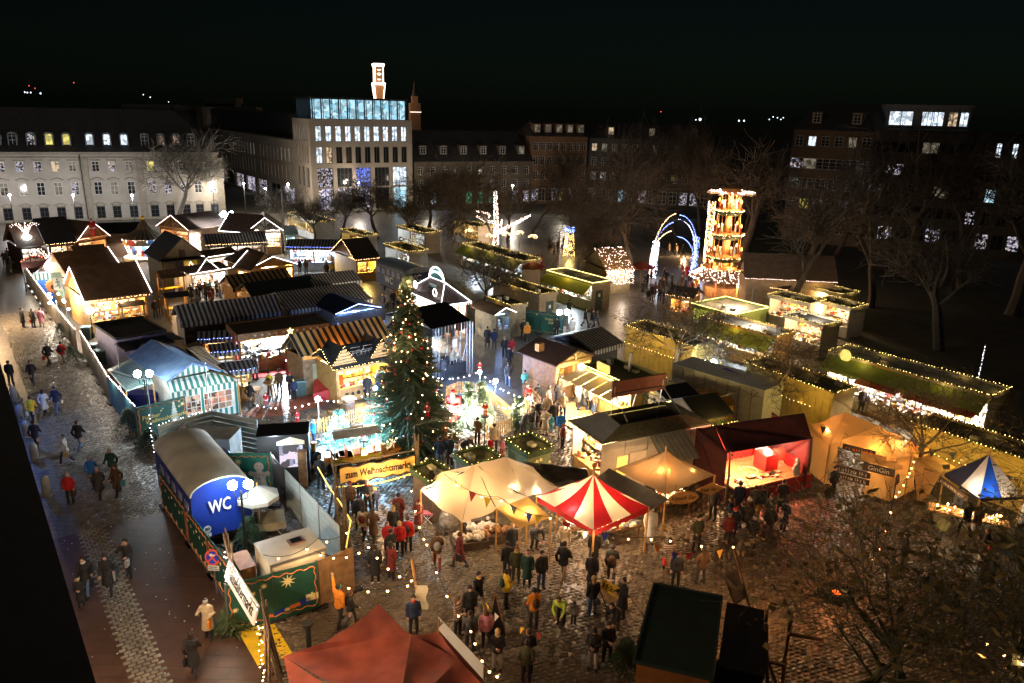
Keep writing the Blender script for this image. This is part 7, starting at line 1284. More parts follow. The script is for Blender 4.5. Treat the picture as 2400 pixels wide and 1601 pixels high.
for lb,x,y,v,c,pw in NB:
    g0=P(x,y); z=solve_z(g0.x,g0.y,v); o=thing('fair_lamp',lb,'lamp post',g0); mb=MB(); mb.tube([(0,0,0),(0,0,z-.1)],.035,6); part('lamp_post',mb,STEEL,o); mb=MB(); mb.ball((0,0,z),.16,10,7); part('lamp_head',mb,glow('fair_head_'+c,{'c':(.5,.7,1),'b':(.3,.5,1),'n':(1,.95,.9)}[c],30),o); lamp(o,(0,0,z-.25),pw*1.3,c,.12)
for a,b,lb in (((600,950,2.0),(750,938,2.6),'string of small white bulbs along the orange ring path'),((750,938,2.6),(884,912,2.6),'string of small white bulbs between the two left lamp posts'),((1000,880,2.2),(1122,872,2.8),'string of small bulbs from the tree to the right blue lamp'),((1124,872,2.8),(1239,935,2.6),'string of small bulbs from the right blue lamp to the crowd lamp'),((1239,935,2.6),(1165,952,1.6),'low string of bulbs back to the picket fence')):
    w=[P(*a),P(*b)]; o=thing('light_string',lb,'string lights',w[0]); bulbs('bulbs',[q-w[0] for q in cat_pts(w[0],w[1],.35,10)],BULBC,o,.4,.045,.0)
def fir(label,x,y,vtop,r,n,seed,m,lights=None,baub=False,cat='christmas tree',lm=None,name='fir_tree',droop=.35):
    g0=P(x,y); h=solve_z(g0.x,g0.y,vtop); o=thing(name,label,cat,g0,0,None,lm); rr=random.Random(seed); mb=MB(); mb.tube([(0,0,0),(0,0,h*.95)],.16*h/10,8,.03); part('trunk',mb,STICK,o); mb=MB(); nb=[]; cov=h*.5
    for i in range(n):
        t=(i+rr.random())/n; t=1-(1-t)**.62 if 0 else t**1.25; z=.35+(h-.5)*t; a=rr.uniform(0,6.283); L=r*(1-t)**1.02*rr.uniform(.72,1.12)+.12; d=Vector((math.cos(a),math.sin(a),0)); s=Vector((-d.y,d.x,0)); up=.25 if t>.85 else 0
        k=max(4,int(L/.13))
        for j in range(k):
            u=(j+.5)/k; c=d*(L*u)+Vector((0,0,z-droop*L*u+ .18*L*u*u+up*u)); w=.1+.24*(1-u)*min(1,L/1.2); 
            if u<.25 and L>1: continue
            for sg in(-1,1):
                tip=c+d*.18+s*sg*w+Vector((0,0,rr.uniform(-.09,.05))); e=d*.035; mb.add([c-e,c+e,tip],[(0,1,2)]); e2=Vector((0,0,.035)); mb.add([c-e2,c+e2,tip],[(0,1,2)])
        nb.append(d*(L*1.0)+Vector((0,0,z-droop*L+.18*L)))
    part('needles',mb,m,o,kind='stuff')
    if lights:
        pick=rr.sample(nb,min(lights,len(nb))); lb=MB()
        for q in pick: mb=MB(); mb.ball((0,0,0),.032,7,5); part('tree_light',mb,BULBW,o,loc=q)
        for k in range(10): q=rr.choice(pick); lamp(o,q*1.12+Vector((0,0,.1)),14,'w',.06,'tree_light_glow')
    if baub:
        for q in rr.sample(nb,130):
            mb=MB(); mb.ball((0,0,0),.07,8,6); part('bauble',mb,REDP if rr.random()<.65 else mat('bauble_gold',(.7,.45,.1),.25,.8),o,loc=q*.99-Vector((0,0,.12)),smooth=True)
    return o,h
FIRN=mat('fir_needles',(.11,.16,.1),.75,var=.45,scale=1.5); FIRL=mat('fir_needles_pale',(.25,.4,.32),.75,var=.4)
fir('big christmas tree with white lights and red and gold baubles','' or 960,1040,646,3.0,1700,5,FIRN,170,True,lm='the big christmas tree')
fir('small pale lit fir in front of the left picket fence',797,1040,962,.95,330,6,FIRL,22); fir('small snowy fir at the right end of the railway loop near the crowd',1215,1005,930,.75,260,8,FIRL,14); fir('snowy lit fir right behind the large santa figure',1098,1000,898,1.05,360,9,FIRL,26); fir('second snowy fir behind the santa figure, whiter tip',1128,985,893,.8,300,10,FIRL,16)
lamp(o,(0,0,0),0,'c')
for x,y,z,p,c in ((1000,1010,1.6,520,'c'),(868,1072,1.6,700,'c'),(1060,1015,1.5,360,'n'),(770,1060,1.3,330,'c'),(1110,1010,1.4,150,'n')):
    g0=P(x,y); o=thing('added_lawn_lamp','added lamp brightening the snow coloured lawn near '+{1000:'the big trunk',868:'the low left branches',1060:'the santa figure',770:'the left bend of the track',1110:'the pair of snowy firs'}[x],'spotlight',g0); mb=MB(); mb.box(-.12,-.08,0,.12,.08,.2); part('lamp_housing',mb,BLACK,o); lamp(o,(0,-.1,z),p,'C' if c=='c' else c,.15)  # lamps added to brighten the lawn and the tree
# pyramid
def pyramid():
    g0=P(1690,692); o=thing('christmas_pyramid','tall five tier candle pyramid with a lit propeller on top','christmas pyramid',g0,.3,lm='the candle pyramid'); zt=solve_z(g0.x,g0.y,446); zs=[solve_z(g0.x,g0.y,v) for v in (655,600,548,493,450)]
    PR=mat('pyramid_orange_wood',(.6,.25,.07),.5,var=.2); rs=[1.75,1.55,1.3,1.1,.9]
    mb=MB(); mb.lathe([(3.6,2.0),(2.4,2.9),(1.9,3.1)],n=10); part('base_roof',mb,WOOD,o)
    for k in range(8): a=k*.785; mb=MB(); mb.tube([(2.9*math.cos(a),2.9*math.sin(a),0),(2.9*math.cos(a),2.9*math.sin(a),2.3)],.08,5); part('base_post',mb,PR,o)
    rr=random.Random(2); mb=MB()
    for k in range(420): a=rr.uniform(0,6.28); r=rr.uniform(2.2,3.7); mb.octa((r*math.cos(a),r*math.sin(a),2.05+(3.7-r)*.65),.035)
    part('roof_bulbs',mb,BULBP,o,kind='stuff'); mb=MB(); mb.lathe([(2.0,0),(2.0,1.1)],n=12); part('bar_counter',mb,WOOD,o)
    z0=3.1
    for i,(z,r) in enumerate(zip(zs[1:]+[zt],rs[0:4]+[1.0])):
        if i==4: break
        top=z; mb=MB(); mb.lathe([(r*1.32,z0),(r*1.35,z0+.12),(r*.6,z0+.2)],n=18); part('tier_platform',mb,PR,o); mb=MB(); mb.lathe([(r*1.0,z0-.5),(r*1.38,z0-.02),(r*.9,z0-.01)],n=18); part('tier_garland',mb,GARL,o)
        for k in range(8):
            a=k*.785; mb=MB(); mb.tube([(r*.95*math.cos(a),r*.95*math.sin(a),z0+.14),(r*.95*math.cos(a),r*.95*math.sin(a),top)],.055,5); part('column',mb,PR,o)
            b=(k+1)*.785; N=6; pts=[(r*.96*math.cos(a+(b-a)*t/N),r*.98*math.sin(a+(b-a)*t/N),top-.35+.3*math.sin(math.pi*t/N)) for t in range(N+1)]; edge_light(o,pts,'bw3',i*10+k)
            if k%2==0: x,y=r*1.27*math.cos(a+.4),r*1.27*math.sin(a+.4); mb=MB(); mb.lathe([(.09,0),(.09,.7)],(x,y,z0+.1),7); part('candle',mb,REDP,o); mb=MB(); mb.lathe([(.02,0),(.1,.12),(.07,.25),(.01,.4)],(x,y,z0+.82),7); part('candle_flame',mb,glow('flame_lamp',(1,.5,.12),9),o)
        for k in range(5): a=k*1.256+i; x,y=r*.6*math.cos(a),r*.6*math.sin(a); mb=MB(); mb.lathe([(.2,0),(.12,.55),(.05,.7)],(x,y,z0+.2),7); mb.ball((x,y,z0+1.0),.12,7,5,1); part('figurine',mb,[GOODM[(k+i)%6],CREAM],o)
        lamp(o,(0,-r*.75,(z0+top)/2+.1),85,'w',.15); lamp(o,(-r*.7,-.2,(z0+top)/2),25,'w',.15); mb=MB(); mb.lathe([(r*.28,z0+.2),(r*.28,top-.1)],n=8); part('core',mb,PR,o)
        mb=MB()
        for k in range(120): a=rr.uniform(0,6.28); mb.octa((r*1.37*math.cos(a),r*1.37*math.sin(a),z0+rr.uniform(-.04,.1)),.03)
        part('platform_bulbs',mb,BULBW,o,kind='stuff')
        z0=top
    mb=MB(); mb.lathe([(1.1,z0),(.9,z0+.4),(.1,z0+.7)],n=12); part('top_cap',mb,PR,o); mb=MB(); mb.tube([(0,0,z0+.5),(0,0,zt+.2)],.06,6); part('shaft',mb,PR,o)
    for k in range(12):
        a=k*math.pi/6; d=Vector((math.cos(a),math.sin(a),0)); s=Vector((-d.y,d.x,.5)); c=Vector((0,0,zt-.25)); mb=MB(); mb.slab([c+d*.3-s*.08,c+d*2.5-s*.28,c+d*2.5+s*.28,c+d*.3+s*.08],.03); part('propeller_blade',mb,mat('blade_wood',(.6,.4,.2),.5),o); bulbs('blade_lights',[c+d*1.2+Vector((0,0,.1)),c+d*2.5+Vector((0,0,.12))],BULBP,o,.14,.04,.04,False,seed=k)
    lamp(o,(0,-1.5,zt-1.0),60,'w',.2); lamp(o,(0,-3.2,1.7),240,'w',.2); lamp(o,(-3,-1,1.8),160,'w',.2); lamp(o,(3,-2,2.4),160,'w',.2)
pyramid()
# arch of light
def arch():
    g1,g2=P(1530,652),P(1625,640); an,L=frame2(g1,g2); o=thing('light_arch','tall arch of blue and warm light ribbons like a half moon gate','light arch',g1,an,lm='the light arch'); c=Vector((L/2,0,0)); ht=solve_z(*(loc2w(g1,an,L/2,0)[:2]),500)
    for sgn,m,r0,tt,y0 in ((-1,BULBW,1.0,1.0,0),(-1,BULBB,.86,.98,.2),(-1,BULBW,.72,.97,.4),(1,BULBB,.97,1.02,0),(1,BULBC,.9,1.0,.25),(1,BULBB,.62,.96,.45)):
        for dx in (0,.12,.24):
            pts=[(L/2+sgn*L/2*1.08*math.cos(t*.5+(1-r0)*.1-.3 if 0 else t)+dx*.6,y0+dx,ht*r0*(math.sin(t)+.5)/1.5) for t in [-.52+i*(math.pi/2*tt+.45)/16 for i in range(17)]]; bulbs('light_ribbon',pts,m,o,.2,.032,.02,dx==0,seed=int(dx*50)+int(r0*10))
    rr=random.Random(3)
    for sgn in(0,1):
        mb=MB()
        for k in range(260): t=rr.random(); mb.octa((sgn*L+rr.uniform(-.45,.45),rr.uniform(-.3,.3),ht*.6*t),.03)
        part('foot_lights',mb,BULBC if sgn==0 else BULBB,o,kind='stuff')
    mb=MB(); mb.tube([(L/2-L*.54*math.cos(t),.1,ht*.9*(math.sin(t)+.5)/1.5) for t in [-.52+i*(math.pi+1.04)/20 for i in range(21)]],.05,5); part('arch_frame',mb,DARKW,o); lamp(o,(.3,-1,1.5),60,'c',.5); lamp(o,(L-.3,-1,2.0),110,'b',.5)
arch()
g0=P(1333,600); z=solve_z(g0.x,g0.y,532); o=thing('light_clock_tower','slim sculpture of blue and gold lights with a round ornament','light sculpture',g0); 
rr=random.Random(9); mb=MB(); mb2=MB(); s=z/5.5
for k in range(420):
    t=rr.random(); w=(1.05-.45*t)*s; e=rr.choice((-1,1)); (mb if t<.8 else mb2).octa((e*w if rr.random()<.55 else rr.uniform(-w,w),rr.uniform(-.1,.1),z*t),.055*s)
for k in range(120): mb2.octa((rr.uniform(-.95,.95)*s,0,z*rr.uniform(.84,1.0)),.05*s)
for k in range(200): a=rr.uniform(0,6.28); r=rr.choice((.55,.2))*s; mb.octa((r*math.cos(a),-.1,z*.28+r*math.sin(a)),.05*s)
part('gold_bulbs',mb,BULBY,o,kind='stuff'); part('blue_bulbs',mb2,BULBB,o,kind='stuff'); mb=MB(); mb.tube([(-1*s,0,0),(-.6*s,0,z)],.04,4); mb.tube([(1*s,0,0),(.6*s,0,z)],.04,4); part('wire_frame',mb,DARKW,o); lamp(o,(0,-1,1.2),60,'y',.4)
for i,(x,y,v) in enumerate(((1100,575,543),(1149,580,554),(1185,580,550),(1217,585,547),(1248,592,556))):
    g0=P(x,y); z=solve_z(g0.x,g0.y,v); o=thing('dandelion_lamp',['far left','second','middle','fourth','right'][i]+' dandelion shaped starburst lamp on a stalk in front of the light tree' if i in(0,4,2) else ['','dandelion lamp on a stalk just left of the lit trunk','','dandelion lamp on a stalk right of the middle one',''][i],'light sculpture',g0,0,'dandelion lamps'); mb=MB(); mb.tube([(0,0,0),(0,0,z)],.04,5); part('stalk',mb,STEEL,o); mb=MB(); rr=random.Random(i)
    for k in range(46): a=rr.uniform(0,6.28); e=rr.uniform(-.2,1.2); r=.75; mb.octa((r*.8*math.cos(a)*math.cos(e),r*.8*math.sin(a)*math.cos(e),z+r*.5*math.sin(e)),.03)
    part('burst_bulbs',mb,BULBW,o,kind='stuff'); mb=MB()
    for k in range(12): a=k*.52; mb.tube([(0,0,z),(.7*math.cos(a),.7*math.sin(a),z+.15)],.012,3)
    part('burst_wires',mb,STEEL,o); lamp(o,(0,-.3,z+.3),22,'w',.3)
# folded and open red umbrellas
for lb,x,y,op in (('folded red parasol, the left of two beside the lime awning stall',1257,650,0),('folded red parasol, the right and taller of two beside the lime awning stall',1270,652,0),('open dark red parasol left of the folded ones',1245,668,1),('wide open dull red parasol right of the crib hut',1462,672,1),('open dull red parasol behind the crowd right of the crib hut',1500,668,1)):
    o=thing('red_parasol',lb,'umbrella',P(x,y),0,'red parasols'); mb=MB(); mb.tube([(0,0,0),(0,0,2.6)],.03,5); part('parasol_pole',mb,WOODY,o); mb=MB()
    if op: mb.lathe([(1.6,2.05),(1.55,2.15),(.05,2.75)],n=8)
    else: mb.lathe([(.2,.9),(.3,1.4),(.06,2.8)],n=8)
    part('canopy',mb,mat('parasol_red',(.22,.04,.03),.7),o)
# garland boxed booths front of the square
for lb,A,B,C,wm in (('black topped garland booth behind the beige marquee',(1062,1062),(1103,1090),(1171,1068),WOODD),('garland booth with green plank walls and star print behind the beige marquee',(1184,1030),(1237,1063),(1300,1047),mat('plank_green_grey',(.12,.16,.08),.7)),('low garland booth at the right branch bundle of the gate',(960,1095),(1010,1130),(1060,1105),WOODD)):
    o,L,D,h=flat_stall(lb,A,B,C,2.3,'w',30 if 'planks' in lb else 0,wm,GARL,None,'frbl','by3','',BLACK,True,glowp=5,seed=A[0])
    if 'green plank' in lb:
        for k,(x,zz,s) in enumerate(((.35,1.7,.16),(.5,1.75,.14),(.85,1.5,.12))): mb=MB(); mb.add([(L+.02,D*x+s*math.cos(i*.628)*(1 if i%2 else .4),zz+s*math.sin(i*.628)*(1 if i%2 else .4)) for i in range(10)],[tuple(range(10))]); part('printed_star',mb,STARW,o)
o=thing('sandwich_board','tilted dark board tripod with a violet pennant near the bulb chain','sign',P(1160,1490),.3); mb=MB(); mb.slab([(-.35,-.3,.1),(.35,-.3,.1),(.05,.1,1.7),(-.05,.1,1.7)],.04); part('board',mb,BLACK,o); mb=MB(); mb.tube([(-.4,-.32,0),(0,.1,1.8),(.1,.8,0)],.025,4); mb.tube([(.4,-.32,0),(0,.1,1.8)],.025,4); part('board_frame',mb,WOOD,o)
# goods under the beige marquee
for lb,x,y,cm,n in (('wooden crate of pale furs under the beige marquee',1100,1278,CREAM,30),('basket of carved woodwork below the beige marquee',1165,1262,GOODM[4],30),('open box of white fleece in front of the striped stools',1130,1250,WHITE,24)):
    o=thing('goods_crate',lb,'crate',P(x,y),.3); mb=MB(); 
    for bx in((-.8,-.5,0,.8,-.45,.4),(-.8,.45,0,.8,.5,.4),(-.8,-.449,0,-.75,.449,.4),(.75,-.449,0,.8,.449,.4),(-.749,-.449,.2,.749,.449,.25)): mb.box(*bx)
    part('crate_box',mb,WOODD,o); mb=MB(); rr=random.Random(x)
    for k in range(n): mb.ball((rr.uniform(-.65,.65),rr.uniform(-.38,.38),.35+rr.random()*.2),rr.uniform(.08,.16),6,4)
    part('wares',mb,cm,o,kind='stuff')
o=thing('fur_pile','heap of grey and dark furs at the left pole of the beige marquee','furs',P(1052,1245),0); mb=MB(); rr=random.Random(1)
for k in range(700): a=rr.uniform(0,6.28); e=rr.random(); c=Vector((.6*math.cos(a)*(1-e*.5),.5*math.sin(a)*(1-e*.5),e*1.1)); mb.add([c,c+Vector((.03,0,0)),c+Vector((math.cos(a)*.12,math.sin(a)*.12,-.16))],[(0,1,2)])
mb.ball((0,0,.45),.5,10,6,0,1,1,1.1); part('fur',mb,mat('fur_grey',(.18,.16,.14),.95,var=.7,scale=6),o)
o=thing('folding_stool','folding stool with a pink seat at the beige marquee','stool',P(1003,1225),0); mb=MB(); mb.box(-.25,-.2,.48,.25,.2,.56); part('seat',mb,PINK,o)
for s in(-1,1): mb=MB(); mb.tube([(-.22*s,-.15,0),(.22*s,-.15,.48)],.018,4); mb.tube([(-.22*s,.15,0),(.22*s,.15,.48)],.018,4); part('leg',mb,WHITE,o)
for lb,x,y,n in (('table of glittering trinkets under the right edge of the red and white tent',1440,1262,160),('table with white and red dotted pots under the front of the red and white tent',1370,1255,90),('table of toys and trinkets below the brown pavilion',1560,1200,90)):
    o=thing('trinket_table',lb,'table',P(x,y),.4); mb=MB(); mb.box(-1.1,-.5,.65,1.1,.5,.72); part('table_top',mb,WOOD,o); [part('leg',MB().box(a,b,0,a+.06,b+.06,.65),WOOD,o) for a in(-1.05,.99) for b in(-.45,.39)]; mb=MB(); rr=random.Random(x); goods(mb,-1,1,-.42,.42,.725,n,rr,.25); part('trinkets',mb,GOODM,o,kind='stuff'); mb=MB(); [mb.octa((rr.uniform(-1,1),rr.uniform(-.5,.5),.9+rr.random()*.25),.02) for _ in range(50)]; part('fairy_bulbs',mb,BULBW,o,kind='stuff'); lamp(o,(0,-.2,1.5),26,'w',.1)
g0=P(1425,1425); o=thing('pushchair','pushchair with a brown seat between the people under the waffle flag','pushchair',g0,.5)
mb=MB(); mb.slab([(-.22,-.3,.5),(.22,-.3,.5),(.22,.35,.75),(-.22,.35,.75)],.06); part('seat',mb,mat('pushchair_brown',(.3,.18,.1),.8),o); mb=MB(); mb.slab([(-.24,.3,1.1),(.24,.3,1.1),(.24,.0,1.2),(-.24,.0,1.2)],.04); part('hood',mb,stripe('pushchair_stripe',(.2,.05,.05),(.5,.4,.3),.1),o)
mb=MB(); mb.tube([(-.25,.6,1.0),(.25,.6,1.0)],.02,5); mb.tube([(-.25,.6,1.0),(-.25,-.3,.2)],.02,5); mb.tube([(.25,.6,1.0),(.25,-.3,.2)],.02,5); part('handle_frame',mb,BLACK,o)
for x in(-.28,.24):
    for y in(-.35,.35): mb=MB(); mb.tube([(x,y,.15),(x+.05,y,.15)],.15,10); part('wheel',mb,BLACK,o)
# litter on the footway
mb=MB(); rr=random.Random(3)
for k in range(70): q=S(rr.uniform(-6,s0),rr.uniform(.5,tw-1),.02); mb.octa((q.x,q.y,q.z),rr.uniform(.012,.035))
link('litter',mb.mesh('litter',WHITE),None,kind='stuff')
# ======================= people =======================
SKINM=mat('skin',(.55,.33,.24),.6,var=.08); EYE=mat('eye_dark',(.02,.015,.01),.4)
def remesh(mb,vox,smooth=2,disp=0):
    me=mb.mesh('tmp',SKINM); o=bpy.data.objects.new('tmp',me); COL.objects.link(o); r=o.modifiers.new('r','REMESH'); r.mode='VOXEL'; r.voxel_size=vox
    s=o.modifiers.new('s','SMOOTH'); s.iterations=smooth; s.factor=.5; d=o.modifiers.new('d','DECIMATE'); d.ratio=.45
    bpy.context.view_layer.update(); dg=bpy.context.evaluated_depsgraph_get(); m2=bpy.data.meshes.new_from_object(o.evaluated_get(dg)); bpy.data.objects.remove(o); m2.polygons.foreach_set('use_smooth',[True]*len(m2.polygons)); m2.materials.clear(); m2.materials.append(SKINM); return m2
V3=Vector
def limb(mb,pts,rs,n=8):
    mb.tube(pts,list(rs),n); [mb.ball(p,r,n,5) for p,r in zip(pts,rs)]
# joints (facing -y): x to the figure's left is +x
POSES={
 'stand':dict(L=[(.1,0,.92),(.11,-.01,.49),(.12,.02,.08)],R=[(-.1,0,.92),(-.12,0,.49),(-.13,.02,.08)],l=[(.19,0,1.42),(.25,.03,1.14),(.24,-.05,.88)],r=[(-.19,0,1.42),(-.25,.03,1.14),(-.23,-.06,.88)],ln=0),
 'walk':dict(L=[(.1,0,.91),(.11,-.2,.52),(.11,-.27,.09)],R=[(-.1,0,.91),(-.11,.1,.5),(-.11,.36,.16)],l=[(.19,0,1.42),(.25,.16,1.17),(.22,.12,.93)],r=[(-.19,0,1.42),(-.25,-.1,1.15),(-.22,-.3,1.0)],ln=-.04),
 'hold':dict(L=[(.1,0,.92),(.12,-.03,.49),(.13,.0,.08)],R=[(-.1,0,.92),(-.11,.03,.49),(-.12,.05,.08)],l=[(.19,0,1.42),(.25,-.03,1.13),(.07,-.27,1.12)],r=[(-.19,0,1.42),(-.25,-.03,1.13),(-.06,-.29,1.17)],ln=-.02),
 'phone':dict(L=[(.1,0,.92),(.11,-.08,.5),(.12,-.1,.08)],R=[(-.1,0,.92),(-.11,.06,.5),(-.12,.14,.1)],l=[(.19,0,1.42),(.25,0,1.13),(.1,-.24,1.08)],r=[(-.19,0,1.42),(-.33,-.12,1.22),(-.13,-.07,1.52)],ln=0),
 'pockets':dict(L=[(.1,0,.92),(.14,-.02,.49),(.17,.0,.08)],R=[(-.1,0,.92),(-.13,0,.49),(-.15,.03,.08)],l=[(.19,0,1.42),(.31,.05,1.15),(.18,-.1,.98)],r=[(-.19,0,1.42),(-.31,.05,1.15),(-.18,-.1,.98)],ln=0),
 'point':dict(L=[(.1,0,.92),(.16,-.16,.5),(.2,-.3,.08)],R=[(-.1,0,.92),(-.13,.1,.5),(-.15,.25,.1)],l=[(.19,0,1.42),(.36,-.14,1.6),(.56,-.3,1.78)],r=[(-.19,0,1.42),(-.25,.04,1.14),(-.23,-.04,.9)],ln=0),
 'bend':dict(L=[(.1,.12,.86),(.11,-.0,.47),(.12,.06,.08)],R=[(-.1,.12,.86),(-.11,.02,.47),(-.12,.1,.08)],l=[(.19,-.3,1.18),(.22,-.38,.9),(.15,-.5,.72)],r=[(-.19,-.3,1.18),(-.22,-.38,.9),(-.1,-.52,.75)],ln=-.42),
 'sit':dict(L=[(.1,.0,.5),(.12,-.42,.5),(.13,-.44,.08)],R=[(-.1,.0,.5),(-.12,-.4,.48),(-.13,-.36,.08)],l=[(.19,.02,.98),(.25,-.08,.74),(.1,-.3,.64)],r=[(-.19,.02,.98),(-.25,-.08,.74),(-.1,-.3,.62)],ln=0,dz=-.44)}
def hand(mb,w,d):
    d=d.normalized(); s=d.cross(V3((0,0,1))); s=s.normalized() if s.length>.1 else V3((0,1,0)); c=w+d*.05; u=d.cross(s)
    mb.tube([w,c+d*.02],.03,6,.036)
    for k,l in enumerate((.07,.08,.075,.06)): b=c+s*(.026*(k-1.5))+d*.02; mb.tube([b,b+d*l*.55,b+d*l*.9+u*.02],.0095,4)
    mb.tube([w+s*.03+d*.02,w+s*.06+d*.055,w+s*.055+d*.085],.011,4)
PM_={}
def pose_meshes(name):
    p=POSES[name]; G={k:[V3(q) for q in p[k]] for k in 'LRlr'}; dz=p.get('dz',0); ln=p['ln']
    hip=(G['L'][0]+G['R'][0])/2; sh=(G['l'][0]+G['r'][0])/2; neck=sh+V3((0,ln*.12,.07)); head=neck+V3((0,ln*.2-.015,.17))
    b=MB(); 
    def torso(mb,x):
        for t,rx_,ry in ((0,.165,.12),(.25,.15,.11),(.5,.15,.115),(.75,.18,.125),(.95,.17,.105)):
            c=hip.lerp(sh,t); mb.ball(c,1,12,7,0,rx_+x,ry+x,.13+x)
    torso(b,0); limb(b,[sh,neck+V3((0,0,.04))],(.07,.055)); b.ball(head,.1,12,9,0,.85,1.02,1.2); b.ball(head+V3((0,-.1,-.02)),.022,6,5,0,.8,1,1.3); [b.ball(head+V3((s*.088,.01,-.01)),.025,6,5,0,.5,1,1.4) for s in(-1,1)]
    for k in 'LR': limb(b,G[k],(.085,.06,.042)); f=G[k][2]; limb(b,[f+V3((0,.02,-.02)),f+V3((0,-.15,-.045))],(.042,.034))
    for k in 'lr': limb(b,G[k],(.055,.042,.03))
    body=remesh(b,.02,1); ex=MB()
    for k in 'lr': hand(ex,G[k][2],G[k][2]-G[k][1])
    [ex.ball(head+V3((s*.034,-.093,.012)),.012,6,4,1) for s in(-1,1)]; ex.box(head.x-.025,head.y-.1,head.z-.062,head.x+.025,head.y-.088,head.z-.055,1)
    n=len(body.vertices); co=[tuple(v.co) for v in body.vertices]+ex.v; fs=[tuple(q.vertices) for q in body.polygons]+[tuple(i+n for i in f) for f in ex.f]; m=MB(); m.v=co; m.f=fs; m.m=[0]*len(body.polygons)+ex.m
    out={'body':m.mesh('body',[SKINM,EYE],True)}
    for long_ in (0,1):
        c=MB(); torso(c,.035)
        for k in 'lr': limb(c,[G[k][0],G[k][1],G[k][1].lerp(G[k][2],.9)],(.085,.07,.055))
        zb=hip.z-(.08 if not long_ else .42)
        if name=='sit': zb=hip.z-.02
        for t in [i/6 for i in range(7)]: z=hip.z+.05+(zb-hip.z-.05)*t; c.ball((hip.x,hip.y,z),1,12,6,0,.2+.05*t*long_,.16+.07*t*long_+(.06 if name=='walk' else 0)*t,.08)
        c.ball(neck,.085,10,6); out['coat%d'%long_]=remesh(c,.026,1)
    t=MB(); t.ball(hip+V3((0,0,.02)),1,12,6,0,.185,.14,.14)
    for k in 'LR': limb(t,[G[k][0],G[k][1],G[k][2]+V3((0,0,.02))],(.1,.078,.062))
    out['trousers']=remesh(t,.026,1)
    s_=MB()
    for k in 'LR': s_=MB(); f=G[k][2]; s_.ball(f+V3((0,-.06,-.03)),1,8,5,0,.055,.15,.055); out['shoe'+k]=s_.mesh('shoe',BLACK,True)
    h=MB(); h.lathe([(.112,-.02),(.115,.04),(.09,.1),(.03,.135)],head+V3((0,.012,0)),10,0,.92,1.05); out['beanie']=h.mesh('beanie',BLACK,True)
    h=MB(); h.ball(head+V3((0,.025,.035)),.112,10,7,0,.93,1.0,1.05); out['hair0']=h.mesh('hair',BLACK,True)
    h=MB(); h.ball(head+V3((0,.025,.035)),.115,10,7,0,.95,1.0,1.05); h.ball(head+V3((0,.07,-.1)),.1,10,7,0,1.05,.6,1.7); out['hair1']=h.mesh('hair',BLACK,True)
    h=MB(); h.lathe([(.09,0),(.1,.05),(.085,.09)],neck-V3((0,0,.02)),10); out['scarf']=h.mesh('scarf',BLACK,True)
    PM_[name]=(out,G,head,hip,dz); return PM_[name]
CC={'k':('black',(.015,.015,.018)),'n':('navy',(.015,.025,.07)),'g':('dark grey',(.05,.05,.055)),'o':('olive',(.05,.055,.025)),'b':('brown',(.09,.045,.02)),'r':('red',(.5,.015,.015)),'m':('maroon',(.16,.02,.02)),'y':('yellow',(.75,.48,.02)),'w':('white',(.65,.65,.62)),'c':('cream',(.5,.4,.26)),'p':('pink',(.65,.25,.33)),'s':('blue',(.02,.16,.55)),'t':('teal',(.08,.4,.45)),'a':('orange',(.75,.25,.02)),'e':('beige',(.33,.24,.15)),'G':('dark green',(.015,.06,.045)),'h':('neon yellow',(.6,.8,.1)),'l':('light grey',(.35,.35,.34)),'j':('denim blue',(.08,.14,.28)),'P':('plaid',(.3,.2,.16))}
CLO={k:mat('cloth_'+v[0].replace(' ','_'),v[1],.8,var=.25,scale=5,bump=.02) for k,v in CC.items()}
PLD=stripe('cloth_plaid_check',(.45,.35,.28),(.08,.04,.04),.09,'Z'); CLO['P']=PLD
HC={'k':('dark',(.02,.012,.008)),'b':('brown',(.08,.04,.015)),'y':('blond',(.42,.28,.12)),'w':('grey',(.4,.38,.36)),'r':('auburn',(.2,.06,.02))}
HRM={k:mat('hair_'+v[0],v[1],.7,var=.3) for k,v in HC.items()}
PEOPLE=[]
